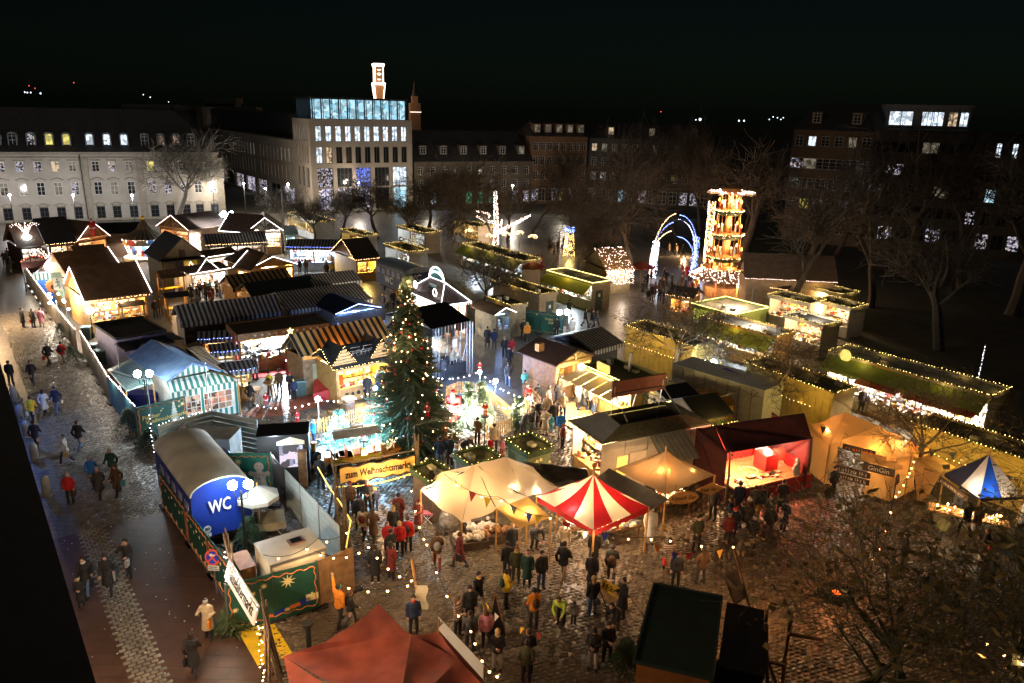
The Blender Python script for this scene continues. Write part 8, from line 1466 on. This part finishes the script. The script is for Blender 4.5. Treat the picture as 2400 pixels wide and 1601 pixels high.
def person(px,py,pose,face,coat,trs,head='hk',long_=0,h=1.74,extra='',note='',pos=None,z=0):
    g=pos if pos is not None else P(px,py,z)
    if pose not in PM_: pose_meshes(pose)
    out,G,hd,hip,dz=PM_[pose]; o=link('person',None,None,g,(0,0,math.radians(face))); o.scale=[h/1.76]*3
    ex={}; i=0
    while i<len(extra):
        if extra[i]=='S': ex['S']=1; i+=1
        else: ex[extra[i]]=extra[i+1]; i+=2
    def ad(nm,k,m):
        c=link(nm,out[k],o); c.material_slots[0].link='OBJECT'; c.material_slots[0].material=m; return c
    b=link('body',out['body'],o); ad('coat' if long_ else 'jacket','coat%d'%(1 if long_ else 0),CLO[coat]); ad('trousers','trousers',CLO[trs]); [ad('shoe','shoe'+k,CLO['w'] if 'S' in ex else BLACK) for k in 'LR']
    if head[0]=='h': ad('hair','hair0',HRM[head[1]])
    elif head[0]=='l': ad('hair','hair1',HRM[head[1]])
    else: ad('hair','hair0',HRM['k']); ad('beanie','beanie',CLO[head[1]])
    if 'c' in ex: ad('scarf','scarf',CLO[ex['c']])
    if 'B' in ex: mb=MB(); mb.ball((0,.2,1.2),1,8,6,0,.16,.1,.22); part('backpack',mb,CLO[ex['B']],o,smooth=True)
    if 'T' in ex: w=G['l'][2]; mb=MB(); mb.box(w.x-.04,w.y-.14,w.z-.42,w.x+.05,w.y+.14,w.z-.12); mb.tube([(w.x,w.y-.1,w.z-.12),w,(w.x,w.y+.1,w.z-.12)],.01,4); part('carried_bag',mb,CLO[ex['T']],o)
    sz='child' if h<1.4 else 'person'
    hs={'h':'%s hair'%HC.get(head[1],('',))[0],'l':'long %s hair'%HC.get(head[1],('',))[0],'b':'%s beanie'%CC.get(head[1],('',))[0]}[head[0]]
    PEOPLE.append((o,sz,CC[coat][0],'coat' if long_ else 'jacket',CC[trs][0],hs,note,pose)); return o
Pn=person
# street on the left
for a in ((56,768,'stand',150,'k','k','hk',1),(80,769,'stand',170,'g','k','hb',0,1.7,'BbTr'),(99,767,'stand',200,'p','l','bp',1,1.68),(116,858,'walk',180,'k','k','hw',0,1.78,'Tr'),(149,854,'walk',175,'r','e','hk',0,1.76,'Bk'),(27,902,'stand',190,'k','k','hb',0),(78,902,'walk',20,'k','g','hk'),(78,990,'walk',190,'y','k','hb',0,1.68,'Tw'),(107,973,'walk',185,'w','k','lk',1,1.66),(136,969,'walk',-5,'n','j','bn',0,1.8),(189,1056,'walk',180,'k','j','hb',0,1.8),(157,1088,'walk',-80,'w','n','bw',0,1.72,'STc'),(88,1056,'walk',190,'n','k','hk',0,1.8),
 (219,1140,'walk',10,'s','k','lw',0,1.66),(236,1167,'walk',5,'g','k','hw',1,1.68,'cp'),(266,1124,'walk',-5,'G','k','hw',0,1.76),(278,1160,'walk',-10,'b','k','lb',1,1.64,'Tt'),(167,1180,'stand',15,'r','k','lw',0,1.64,'Tb'),(206,1395,'walk',10,'k','j','hk',1,1.72,'cw'),(257,1389,'walk',20,'k','k','lk',1,1.72,'Tl'),(304,1352,'phone',0,'k','k','hk',0,1.76,'ceTl'),(192,1422,'hold',20,'k','k','bc',1,1.3),(490,1496,'phone',10,'c','k','bl',1,1.66,'Ta'),(457,1580,'walk',185,'k','k','lk',1,1.7,'Tk'),
 # centre alley
 (589,956,'walk',150,'k','g','hk',0,1.78),(633,926,'hold',180,'y','k','by',0,1.66,'Bk'),(656,922,'stand',0,'b','k','bb',0,1.7,'Bk'),(682,930,'hold',5,'k','k','br',0,1.74),(690,936,'stand',10,'n','k','by',0,1.45),(591,890,'stand',40,'l','k','hb',0),(603,890,'stand',-60,'g','n','hk',0,1.8),(577,838,'sit',90,'s','j','hk'),
 (736,1040,'hold',-40,'s','n','bs',0,1.5),(753,1146,'stand',180,'k','g','hb',0,1.85),(834,1163,'stand',10,'k','k','lb',1,1.7),(852,1167,'stand',-10,'k','k','ly',0,1.72),(863,1204,'hold',5,'k','k','hw',0,1.78,'cr'),(880,1196,'stand',0,'n','n','by',0,1.25,'cr'),(822,1206,'stand',0,'b','k','bm',0,1.75),(843,1240,'stand',15,'k','k','bn',0,1.74),(853,1265,'walk',170,'c','k','lk',0,1.66,'Bm'),(876,1269,'walk',175,'b','g','lb',1,1.66),(935,1235,'stand',175,'m','k','bm',1,1.74,'Bb'),(957,1292,'stand',170,'r','k','hb',0,1.72,'Bk'),(909,1290,'stand',20,'r','k','lr',0,1.4),(923,1262,'stand',190,'k','k','ly',0,1.66),(938,1302,'stand',10,'r','k','ly',0,1.66,'Tk'),(981,1246,'hold',-20,'m','c','bm',1,1.68,'cc'),(917,1318,'hold',40,'k','k','bk',0,1.6),
 (880,1366,'stand',185,'k','k','bk',1,1.75,'S'),(918,1357,'hold',150,'m','k','lk',1,1.72,'cc'),(1025,1331,'walk',185,'b','m','hb',0,1.72,'BlTe'),(1077,1331,'walk',-120,'m','g','hb',1,1.7,'Tk'),(1121,1435,'walk',40,'k','e','hk',0,1.8,'cy'),(1186,1424,'hold',110,'y','k','bo',0,1.7,'BG'),(1209,1365,'stand',0,'o','o','hr',0,1.68,'cy'),(1235,1375,'stand',-10,'G','k','bp',1,1.7,'cc'),(1188,1355,'stand',200,'k','k','hk',0,1.72),(1199,1307,'stand',20,'k','k','ly',1,1.66),(797,1466,'point',150,'a','k','bt',0,1.78),(823,1466,'walk',120,'k','g','hb',0,1.5),(1073,1492,'hold',60,'P','k','lb',0,1.68),(1101,1465,'stand',10,'k','k','lk',0,1.7,'ck'),(1139,1518,'stand',190,'p','k','lb',0,1.66),(1101,1526,'stand',180,'g','k','bc',0,1.68,'Bk'),(1165,1571,'hold',5,'k','l','ly',0,1.68,'cc'),(970,1488,'stand',10,'n','k','hk',0,1.7,'cr'),
 (1320,1304,'walk',170,'c','k','bc',0,1.72),(1319,1364,'walk',150,'k','e','hk',0,1.9,'S'),(1390,1325,'stand',170,'k','k','hk',1,1.7),(1431,1366,'walk',170,'k','g','bk',0,1.78,'Bb'),(1385,1381,'stand',160,'k','k','bk',1,1.7),(1387,1441,'stand',200,'k','j','ly',0,1.72),(1457,1447,'hold',-60,'k','k','hk',1,1.76),(1564,1343,'walk',185,'P','k','lk',1,1.68,'Tr'),(1631,1292,'pockets',20,'o','k','hk',0,1.78,'Bk'),(1582,1376,'stand',-10,'k','k','bm',0,1.66),(1641,1368,'pockets',190,'b','g','bp',0,1.7),(1268,1381,'stand',30,'k','j','hk',0,1.78),(1250,1471,'hold',-160,'a','g','bn',0,1.74,'Bb'),(1314,1465,'bend',-20,'h','k','hb',0,1.76,'Tg'),(1344,1463,'stand',20,'l','g','bb',0,1.0),(1440,1482,'bend',-30,'k','g','hk',0,1.78,'S'),(1421,1558,'hold',10,'k','k','hk',0,1.76,'S'),(1388,1570,'hold',-15,'k','l','bk',0,1.72),(1237,1575,'hold',190,'k','k','ba',0,1.72),(1232,1600,'stand',170,'o','k','ho',0,1.7) if 0 else (1232,1600,'stand',170,'o','k','bo',0,1.7),(1253,1290,'bend',30,'k','k','hk'),(1521,1276,'stand',0,'w','w','bw',1,1.9),
 (1703,1277,'stand',10,'m','k','be',0,1.64),(1669,1219,'stand',-40,'k','k','hb',0,1.8),(1765,1214,'stand',170,'g','e','hk'),(1782,1214,'stand',190,'k','e','hb',0,1.74,'Ty'),(1728,1207,'stand',175,'n','k','hk',0,1.8),(1800,1262,'stand',160,'k','g','bk'),(1745,1255,'stand',180,'g','k','hb'),(1860,1147,'stand',40,'l','l','hw',1,1.75),(2238,1216,'stand',180,'k','g','lk',0,1.72),(2258,1255,'walk',185,'k','k','lk',0,1.74),(2284,1261,'walk',170,'b','k','lb',0,1.64,'Tw'),(2388,1240,'stand',60,'w','w','bw',1,1.72),(1948,1165,'stand',20,'k','k','hk'),(2085,1170,'stand',160,'b','k','hb'),
 # right of the tree
 (1142,815,'stand',175,'k','k','hk',1,1.8),(1158,819,'stand',190,'n','g','hk'),(1168,796,'stand',-30,'l','j','ly'),(1182,838,'stand',180,'k','k','ly'),(1199,840,'walk',170,'r','k','lr',0,1.72),(1192,864,'stand',30,'k','k','hk'),(1190,906,'walk',185,'g','j','hk',0,1.82),(1229,921,'hold',180,'t','k','bp',0,1.66),(1248,904,'stand',-40,'r','k','hb'),(1265,910,'stand',175,'b','j','hb',0,1.8),(1235,802,'stand',180,'a','k','ly'),(1226,794,'stand',20,'k','k','hk'),(1262,781,'stand',10,'l','j','hp') if 0 else (1262,781,'stand',10,'l','j','bp'),(1304,790,'stand',0,'k','k','hk'),(1341,790,'stand',20,'w','w','ly'),(1333,744,'walk',200,'k','k','hk'),(1371,767,'walk',60,'k','k','hk'),(1387,770,'walk',80,'k','g','hb'),(1397,771,'walk',70,'g','k','hk'),(1060,868,'stand',20,'c','k','lr'),(1036,892,'stand',180,'g','g','hk',0,1.8),(1045,880,'stand',160,'k','k','hb'),
 (1300,927,'pockets',-30,'o','w','hk',0,1.74),(1313,1029,'stand',190,'s','e','bp',0,1.76),(1277,1019,'hold',10,'c','c','lb',1,1.68),(1290,1014,'stand',180,'t','t','hy',0,1.2),(1262,1000,'hold',20,'k','k','hw',0,1.78),(1226,1020,'bend',150,'g','g','hw'),(1297,1004,'stand',10,'k','k','hb'),(1119,1041,'hold',160,'b','k','bk',0,1.7),(1158,1060,'stand',170,'c','g','hk',0,1.76),(1150,1066,'stand',160,'r','k','hr',0,1.05),(1176,1070,'stand',150,'p','r','bw',0,1.1),(1031,1094,'pockets',170,'n','j','bk',0,1.76),(1054,1090,'stand',160,'k','k','hb',1,1.74),(1069,1109,'hold',-60,'w','l','ly',0,1.66),(1090,1075,'bend',60,'k','n','hw'),(1372,1077,'stand',180,'l','j','hw'),(1387,1089,'stand',170,'n','k','hk'),(1318,1050,'stand',60,'m','k','br',0,1.5),
 (897,729,'stand',0,'g','j','hk'),(907,727,'walk',10,'w','k','ly'),(922,722,'walk',-10,'k','k','br'),(933,716,'stand',-30,'a','k','ly'),(885,925,'stand',10,'n','j','hk',0,1.8),(893,915,'stand',170,'n','k','bk'),(902,918,'stand',190,'s','j','lb'),(912,902,'stand',180,'r','k','bp'),(862,935,'stand',20,'k','k','by'),
 (699,620,'stand',20,'k','k','hk'),(718,609,'stand',180,'n','k','hk'),(733,618,'stand',10,'k','k','hb'),(738,619,'stand',190,'n','n','hk'),(718,642,'stand',180,'b','k','lb'),(703,642,'stand',170,'k','k','hk'),(756,631,'stand',0,'g','k','hk'),(773,627,'stand',160,'b','k','hb'),(766,650,'stand',180,'b','k','lr'),(780,648,'stand',10,'y','k','hk'),
 (238,738,'stand',20,'a','l','br',0,1.7),(300,740,'stand',150,'k','k','hk'),(318,742,'hold',-20,'k','r','hb'),(325,740,'hold',200,'m','k','hk'),(378,738,'stand',180,'b','b','hk'),(366,745,'stand',20,'k','k','hk'),(474,655,'stand',180,'n','k','hk')):
    Pn(*a)
rr=random.Random(21)
def crowd(poly,n,note,cols='kkkgnbokmGke',mn=.5,z=0):
    pts=[P(x,y,z) for x,y in poly]; got=[]
    tries=0
    while len(got)<n and tries<6000:
        tries+=1; a=rr.random();b=rr.random(); i=rr.randrange(len(pts)-2); k=(pts[0],pts[i+1],pts[i+2])
        if a+b>1: a,b=1-a,1-b
        q=k[0]+(k[1]-k[0])*a+(k[2]-k[0])*b
        if any((q-g).length<mn for g in got): continue
        got.append(q); Pn(0,0,rr.choice(('stand','stand','walk','hold','pockets')),rr.uniform(0,360),rr.choice(cols),rr.choice('kkgjne'),rr.choice(('hk','hb','lk','lb','ly','hw','bk','br','bw','bl')),rr.random()<.3,rr.uniform(1.6,1.84),'',note,q,z)
crowd([(430,672),(500,668),(525,705),(505,718),(440,712)],22,'in the crowd below the glaring white candy stall'); crowd([(1225,945),(1310,935),(1330,990),(1290,1035),(1235,1010)],16,'in the crowd right of the railway',cols='kkgobecmnkw'); crowd([(1350,925),(1440,935),(1430,985),(1350,965)],14,'on the deck of the mulled wine stall',cols='kkgoecmnkwb')
crowd([(1500,655),(1640,640),(1780,700),(1620,720),(1500,715)],44,'in the crowd below the candle pyramid',cols='kkkkgbmnkr'); crowd([(1275,575),(1330,580),(1325,600),(1275,597)],9,'in the group left of the light clock sculpture',cols='kkgnyb'); crowd([(480,540),(530,528),(545,545),(480,552)],12,'in the bluish crowd near the glaring booth'); crowd([(380,560),(470,556),(480,580),(400,590)],8,'near the chain carousel'); crowd([(1985,925),(2150,960),(2130,985),(1990,960)],7,'in front of the very long stall'); crowd([(1560,590),(1610,585),(1610,608),(1560,610)],4,'behind the light arch'); crowd([(10,615),(30,610),(40,640),(10,650)],4,'at the far end of the street'); crowd([(1690,1200),(1830,1190),(1870,1280),(1700,1330)],9,'in the dark in front of the red stage',cols='kkgn'); crowd([(2080,1330),(2330,1310),(2330,1430),(2100,1430)],6,'in the dark behind the foreground tree',cols='kkgb')
# labels: clothes first, then the nearest landmarks
seen={}
def near_lm(p,k): return [a for a,_ in sorted(LAND,key=lambda t:(t[1]-Vector((p.x,p.y,0))).length)[:k]]
verb={'stand':'standing','walk':'walking','hold':'holding something','phone':'with a hand raised to the face','pockets':'with hands in pockets','point':'pointing','bend':'bending forward','sit':'sitting'}
for o,sz,c,cn,t,hs,note,pose in PEOPLE:
    lm=near_lm(o.location,3); base='%s in %s %s and %s trousers, %s'%(sz,c,cn,t,hs)
    cands=['%s in %s %s, %s, %s near %s'%(sz,c,cn,hs,verb[pose],lm[0]),'%s in %s %s, %s trousers, %s, by %s'%(sz,c,cn,t,hs,lm[0]),'%s in %s %s, %s, between %s and %s'%(sz,c,cn,hs,lm[0].replace('the ',''),lm[1].replace('the ','')),'%s in %s %s, %s, %s near %s'%(sz,c,cn,hs,verb[pose],lm[1]),'%s in %s %s, %s trousers, %s, by %s'%(sz,c,cn,t,hs,lm[1])]
    if note: cands=['%s in %s %s, %s, %s'%(sz,c,cn,hs,note),'%s in %s %s, %s trousers, %s, %s'%(sz,c,cn,t,hs,note)]
    pick=None
    for q in cands:
        q=' '.join(q.split())
        if len(q.split())<=16 and q not in seen: pick=q; break
    if pick is None: pick=' '.join(cands[0].split()); pick=' '.join(pick.split()[:16])
    if pick in seen:
        for q in (seen[pick],o): q['group']='people '+(note or 'near '+lm[0])
    seen[pick]=o; tag(o,pick,'person'); o['group']=o.get('group','people at the market')
# santa figures (decorations)
def santa(label,px,py,ht,z=0,face=0,pole_=None,cat='santa figure'):
    o=thing('santa_figure',label,cat,P(px,py,z) if not pole_ else P(*pole_),math.radians(face)); zz=0
    if pole_: g=o.location; zt=solve_z(g.x,g.y,py); mb=MB(); mb.tube([(0,0,0),(0,0,zt)],.03,5); mb.lathe([(.3*ht,zt-.05),(.3*ht,zt)],n=10); part('support_pole',mb,DARKW,o); zz=zt
    s=ht/1.76; out=pose_meshes('hold')[0] if 'hold' not in PM_ else PM_['hold'][0]
    for k,m,sx in (('body',None,1),('coat0',CLO['r'],1.25),('trousers',CLO['r'],1.15),('shoeL',BLACK,1),('shoeR',BLACK,1),('beanie',CLO['r'],1.15)):
        c=link({'coat0':'red_coat','beanie':'red_cap','shoeL':'boot','shoeR':'boot'}.get(k,k),out[k],o,(0,0,zz)); c.scale=(s*sx,s*sx,s)
        if m: c.material_slots[0].link='OBJECT'; c.material_slots[0].material=m
    mb=MB(); mb.ball((0,-.11*s,zz+1.48*s),.1*s,8,6,0,1.1,.6,1.4); part('beard',mb,WHITE,o); mb=MB(); mb.lathe([(.27*s,.84*s),(.27*s,.92*s)],(0,0,zz),12); part('white_trim',mb,WHITE,o); mb=MB(); mb.ball((0,.03,zz+1.9*s),.04*s,6,4); part('cap_bobble',mb,WHITE,o)
santa('large painted santa figure standing between the big tree and the snowy firs',1062,1003,2.5,0,-10)
for lb,b,v in (('small santa lantern on a pole above the orange ring path',(628,1002),952),('small santa on a pole at the gingerbread banner end',(668,1100),1068),('small santa on the counter side of the black ticket booth',(634,1075),1046),('small santa on a pole in front of the big tree canopy car',(1002,1068),980),('small santa on a pole above the railway picket fence',(1136,1042),975),('small snowman like santa on a pole above the train cars',(853,1075),1030)): santa(lb,0,v,.85,pole_=b)
for lb,b,v,h_ in (('santa on top of the left front fair lamp',(698,1000),992,.8),('red santa on the right blue lamp post',(1124,915),872,.75),('santa on the crowd lamp post right of the railway',(1239,975),935,.85)): santa(lb,0,v,h_,pole_=b)
santa('santa figure climbing in the pink lit gable',219,556,2.2,3.4,10)
# ======================= bare trees =======================
BARK=mat('bark_bare',(.13,.1,.07),.9,var=.5,scale=3,bump=.04); BARKL=mat('bark_moss',(.12,.12,.06),.9,var=.5,scale=3,bump=.04)
def tree_mesh(seed,h=10,trunk=.35,r0=.2,nl=7,spread=.9,lv=3,up=.35,leaves=0,twig=1.0,dens=1.0,rmin=.02):
    rr=random.Random(seed); T=MB(); C=MB(); tips=[]
    def grow(p,d,L,r,lev,mb):
        n=4 if lev<2 else 3; pts=[p]; q=p.copy(); dd=d.copy()
        for i in range(n):
            dd=(dd+Vector((rr.gauss(0,.16),rr.gauss(0,.16),rr.gauss(0,.1)+up*.18))).normalized(); q=q+dd*(L/n); pts.append(q.copy())
        rt=r*(.45 if lev else .62); mb.tube(pts,[r+(rt-r)*i/n for i in range(n+1)],[8,6,4,3,3][min(lev,4)],cap=False)
        if lev>=lv: tips.append(q); return
        k=int([nl,6,6,5][min(lev,3)]*dens)
        for i in range(k):
            t=rr.uniform(.25,1) if lev else rr.uniform(.72,1); j=min(n-1,int(t*n)); b=pts[j].lerp(pts[j+1],t*n-j); ax=(pts[j+1]-pts[j]).normalized()
            a=rr.uniform(0,6.283); u=ax.orthogonal().normalized(); w=ax.cross(u); s=spread*rr.uniform(.55,1.15)*(1 if lev else .8); nd=(ax*math.cos(s)+(u*math.cos(a)+w*math.sin(a))*math.sin(s)).normalized()
            grow(b,nd,L*rr.uniform(.5,.78)*(1.35 if lev==0 else 1)*(twig if lev>=2 else 1),max(rmin,rt*rr.uniform(.4,.7)),lev+1,C if lev>=1 else T)
    grow(Vector((0,0,0)),Vector((0,0,1)),h*trunk,r0,0,T); zm=max(t.z for t in tips)
    if leaves:
        for t in rr.sample(tips,min(leaves,len(tips))):
            a=Vector((rr.uniform(-.1,.1),rr.uniform(-.1,.1),rr.uniform(-.08,.02))); b=Vector((rr.uniform(-.08,.08),rr.uniform(-.08,.08),.02)); C.add([t,t+a+b,t+a*1.7,t+a-b],[(0,1,2,3)],1)
    LM=mat('dry_leaf',(.28,.19,.05),.8)
    return T.mesh('trunk',[BARK]),C.mesh('crown',[BARK,LM]),zm
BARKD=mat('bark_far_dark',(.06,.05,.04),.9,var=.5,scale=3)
TM={'big2':tree_mesh(23,14,.3,.28,6,.8,4,.45,twig=1.2,dens=.9,rmin=.022),'big':tree_mesh(11,14,.25,.3,7,.95,4,.35,twig=1.15,dens=.86,rmin=.022),'lime':tree_mesh(1,10,.33,.2,8,.8,4,.3),'round':tree_mesh(2,10,.3,.2,9,.95,4,.25),'tall':tree_mesh(3,14,.35,.24,8,.6,4,.5,twig=1.05),'willow':tree_mesh(5,14,.4,.26,9,.75,4,-.25,twig=1.25),'wide':tree_mesh(6,9,.28,.17,8,1.1,4,.1,leaves=500,rmin=.012),'front':tree_mesh(8,9,.22,.13,8,.85,4,.3,leaves=420,dens=.85,twig=1.35,rmin=.006)}
def tree(label,kind,px,py,vtop,rz=0,m=None,sx=1,dist=None,lm=None):
    g=P(px,py); h=solve_z(g.x,g.y,vtop) if isinstance(vtop,(int,float)) else vtop[0]; T,C,zm=TM[kind]; o=thing('bare_tree',label,'tree',g,rz,'bare trees',lm); s=h/zm; o.scale=(s*sx,s*sx,s)
    for n_,me in (('trunk',T),('crown',C)):
        c=link(n_,me,o); c.material_slots[0].link='OBJECT'; c.material_slots[0].material=m or BARK
    return o
LMX=1
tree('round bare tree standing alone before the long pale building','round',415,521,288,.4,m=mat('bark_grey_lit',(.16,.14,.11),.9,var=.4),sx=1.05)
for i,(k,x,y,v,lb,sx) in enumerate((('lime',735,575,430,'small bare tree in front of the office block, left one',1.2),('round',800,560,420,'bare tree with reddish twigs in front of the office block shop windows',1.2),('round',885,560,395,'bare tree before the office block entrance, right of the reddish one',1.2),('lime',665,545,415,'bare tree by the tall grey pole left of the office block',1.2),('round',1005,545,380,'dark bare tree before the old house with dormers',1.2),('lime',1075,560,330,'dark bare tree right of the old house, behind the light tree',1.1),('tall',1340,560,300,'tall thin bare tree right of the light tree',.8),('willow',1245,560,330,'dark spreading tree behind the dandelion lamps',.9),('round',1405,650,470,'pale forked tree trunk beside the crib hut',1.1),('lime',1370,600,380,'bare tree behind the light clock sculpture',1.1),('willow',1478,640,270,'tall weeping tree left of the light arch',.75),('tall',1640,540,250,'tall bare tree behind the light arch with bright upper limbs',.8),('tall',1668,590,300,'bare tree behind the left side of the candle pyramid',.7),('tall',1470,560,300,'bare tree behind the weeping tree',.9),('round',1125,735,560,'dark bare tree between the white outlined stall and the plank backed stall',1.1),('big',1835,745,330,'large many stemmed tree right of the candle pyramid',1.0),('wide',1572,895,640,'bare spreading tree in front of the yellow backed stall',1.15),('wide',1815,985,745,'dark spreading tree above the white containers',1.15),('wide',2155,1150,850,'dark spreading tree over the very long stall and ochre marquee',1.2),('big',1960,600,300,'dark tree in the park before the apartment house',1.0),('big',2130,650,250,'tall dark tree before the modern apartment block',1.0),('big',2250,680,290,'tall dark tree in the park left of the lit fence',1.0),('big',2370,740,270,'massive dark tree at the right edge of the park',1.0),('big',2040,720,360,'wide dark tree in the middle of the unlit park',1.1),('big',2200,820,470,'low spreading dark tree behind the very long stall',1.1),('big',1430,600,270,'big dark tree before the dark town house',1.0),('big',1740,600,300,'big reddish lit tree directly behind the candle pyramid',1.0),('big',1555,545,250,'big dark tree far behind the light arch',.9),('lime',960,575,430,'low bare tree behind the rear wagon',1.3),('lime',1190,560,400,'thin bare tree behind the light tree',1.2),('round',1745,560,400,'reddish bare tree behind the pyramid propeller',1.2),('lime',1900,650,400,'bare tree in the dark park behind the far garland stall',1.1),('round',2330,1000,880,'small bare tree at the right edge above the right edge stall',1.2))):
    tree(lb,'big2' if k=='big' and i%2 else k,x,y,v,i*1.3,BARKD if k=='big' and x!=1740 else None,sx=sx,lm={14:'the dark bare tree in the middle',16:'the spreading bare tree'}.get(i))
tree('big foreground tree with mossy limbs and dry leaves at the lower right','front',2150,1720,(8.5,),1.0,m=BARKL,sx=1.25,lm='the foreground tree'); tree('second foreground tree with pale limbs at the lower right corner','front',2350,1640,(8.5,),3.1,m=BARKL,sx=1.25); tree('smaller twiggy foreground tree behind the pole frames','front',1960,1660,(6.5,),4.6,m=BARKL,sx=1.3); tree('twiggy tree at the right edge of the bottom corner','wide',2420,1330,(6.5,),2.2,sx=1.1)
# lit tree
g0=P(1163,580); o=thing('light_wrapped_tree','tree with trunk and boughs wrapped in pinkish white lights','tree',g0,0,None,'the light tree'); vz=lambda v: solve_z(g0.x,g0.y,v); e=1822/ (g0.y*1.02); T,C,zm=TM['willow']
for n_,me in (('trunk',T),('crown',C)): c=link(n_,me,o); s=vz(330)/zm; c.scale=(s*.8,s*.8,s)
def bough(pts,r,n):
    rr=random.Random(n); mb=MB(); w=[Vector(((x-1163)/e,0,vz(y))) for x,y in pts]
    for k in range(n):
        t=rr.random()*(len(w)-1); i=int(t); q=w[i].lerp(w[min(i+1,len(w)-1)],t-i); a=rr.uniform(0,6.28); rad=r*(1-.5*t/(len(w)-1)); mb.octa((q.x+rad*math.cos(a),q.y+rad*math.sin(a)-.2,q.z+rr.uniform(-rad,rad)),.03)
    part('wrapped_bulbs',mb,BULBP,o,kind='stuff'); mb=MB(); mb.tube(w,.22,6,.08); part('bough',mb,BARK,o)
bough([(1162,578),(1162,520),(1159,450)],.42,520); bough([(1165,545),(1180,535),(1210,520),(1240,502)],.3,300); bough([(1152,520),(1135,518),(1115,505)],.22,110); bough([(1150,510),(1140,500),(1115,495)],.2,90); bough([(1172,530),(1175,515)],.15,40)
for q in ((0,-1.2,2),(0,-1.2,5),(3,-1.2,4)): lamp(o,q,40,'n',.4)
g0=P(1655,625); o=thing('light_wrapped_tree','tree trunk wrapped in warm fairy lights left of the candle pyramid','tree trunk',g0); zt=solve_z(g0.x,g0.y,472); mb=MB(); mb.tube([(0,0,0),(.1,0,zt)],.4,8,.3); part('trunk',mb,BARK,o); rr=random.Random(2); mb=MB()
for k in range(650): a=rr.uniform(0,6.28); mb.octa((.42*math.cos(a),.42*math.sin(a),zt*rr.random()),.04)
part('wrapped_bulbs',mb,BULBW,o,kind='stuff'); lamp(o,(0,-1,zt*.5),70,'w',.4)
# uplight on the tree limbs behind the pyramid
for x,y,lb in ((1600,600,'flood lamp on the ground behind the light arch shining up into the trees'),(1410,655,'flood lamp at the foot of the pale forked tree'),(1845,690,'flood lamp at the foot of the many stemmed tree')): g0=P(x,y); o=thing('flood_lamp',lb,'lamp',g0); mb=MB(); mb.box(-.2,-.15,0,.2,.15,.25); part('lamp_housing',mb,BLACK,o); lamp(o,(0,-.5,.7),300,'w',.2)
# hedge along the park road and the street behind
sheet('street_behind',[P(960,520),P(1660,560),P(1660,515),P(960,492)],.02,M_asph)
for x,y,c in ((1010,497,'c'),(1200,500,'c'),(1320,505,'c'),(520,508,'c'),(690,500,'c'),(850,495,'w'),(590,500,'c'),(640,515,'c')): 
    g0=P(x,y)+Vector((0,-3,0)); o=thing('street_lamp','tall street lamp on the far road before the '+{1010:'old house with dormers',1200:'brown town house',1320:'dark town house',520:'right end of the long pale building',690:'left corner of the office block',850:'middle of the office block',590:'office wing, left one',640:'office wing, right one'}[x],'street lamp',g0); mb=MB(); mb.tube([(0,0,0),(0,0,5.5)],.06,6); part('lamp_post',mb,DARKW,o); mb=MB(); mb.ball((0,0,5.5),.16,8,6); part('lamp_head',mb,GLOBE,o); lamp(o,(0,-.5,5.0),420,'n',.2)
for x,lb in ((60,'left'),(200,'middle'),(330,'right')):
    q=P(x,521)+Vector((2,-6,0)); o=thing('street_lamp','street lamp before the long pale building, %s one'%lb,'street lamp',q); mb=MB(); mb.tube([(0,0,0),(0,0,5)],.06,6); part('lamp_post',mb,DARKW,o); mb=MB(); mb.ball((0,0,5),.16,8,6); part('lamp_head',mb,GLOBE,o); lamp(o,(0,-.4,4.6),400,(1,.92,.88),.2)
for L_ in bpy.data.lights:
    if L_.type=='POINT': L_.energy*=GAIN
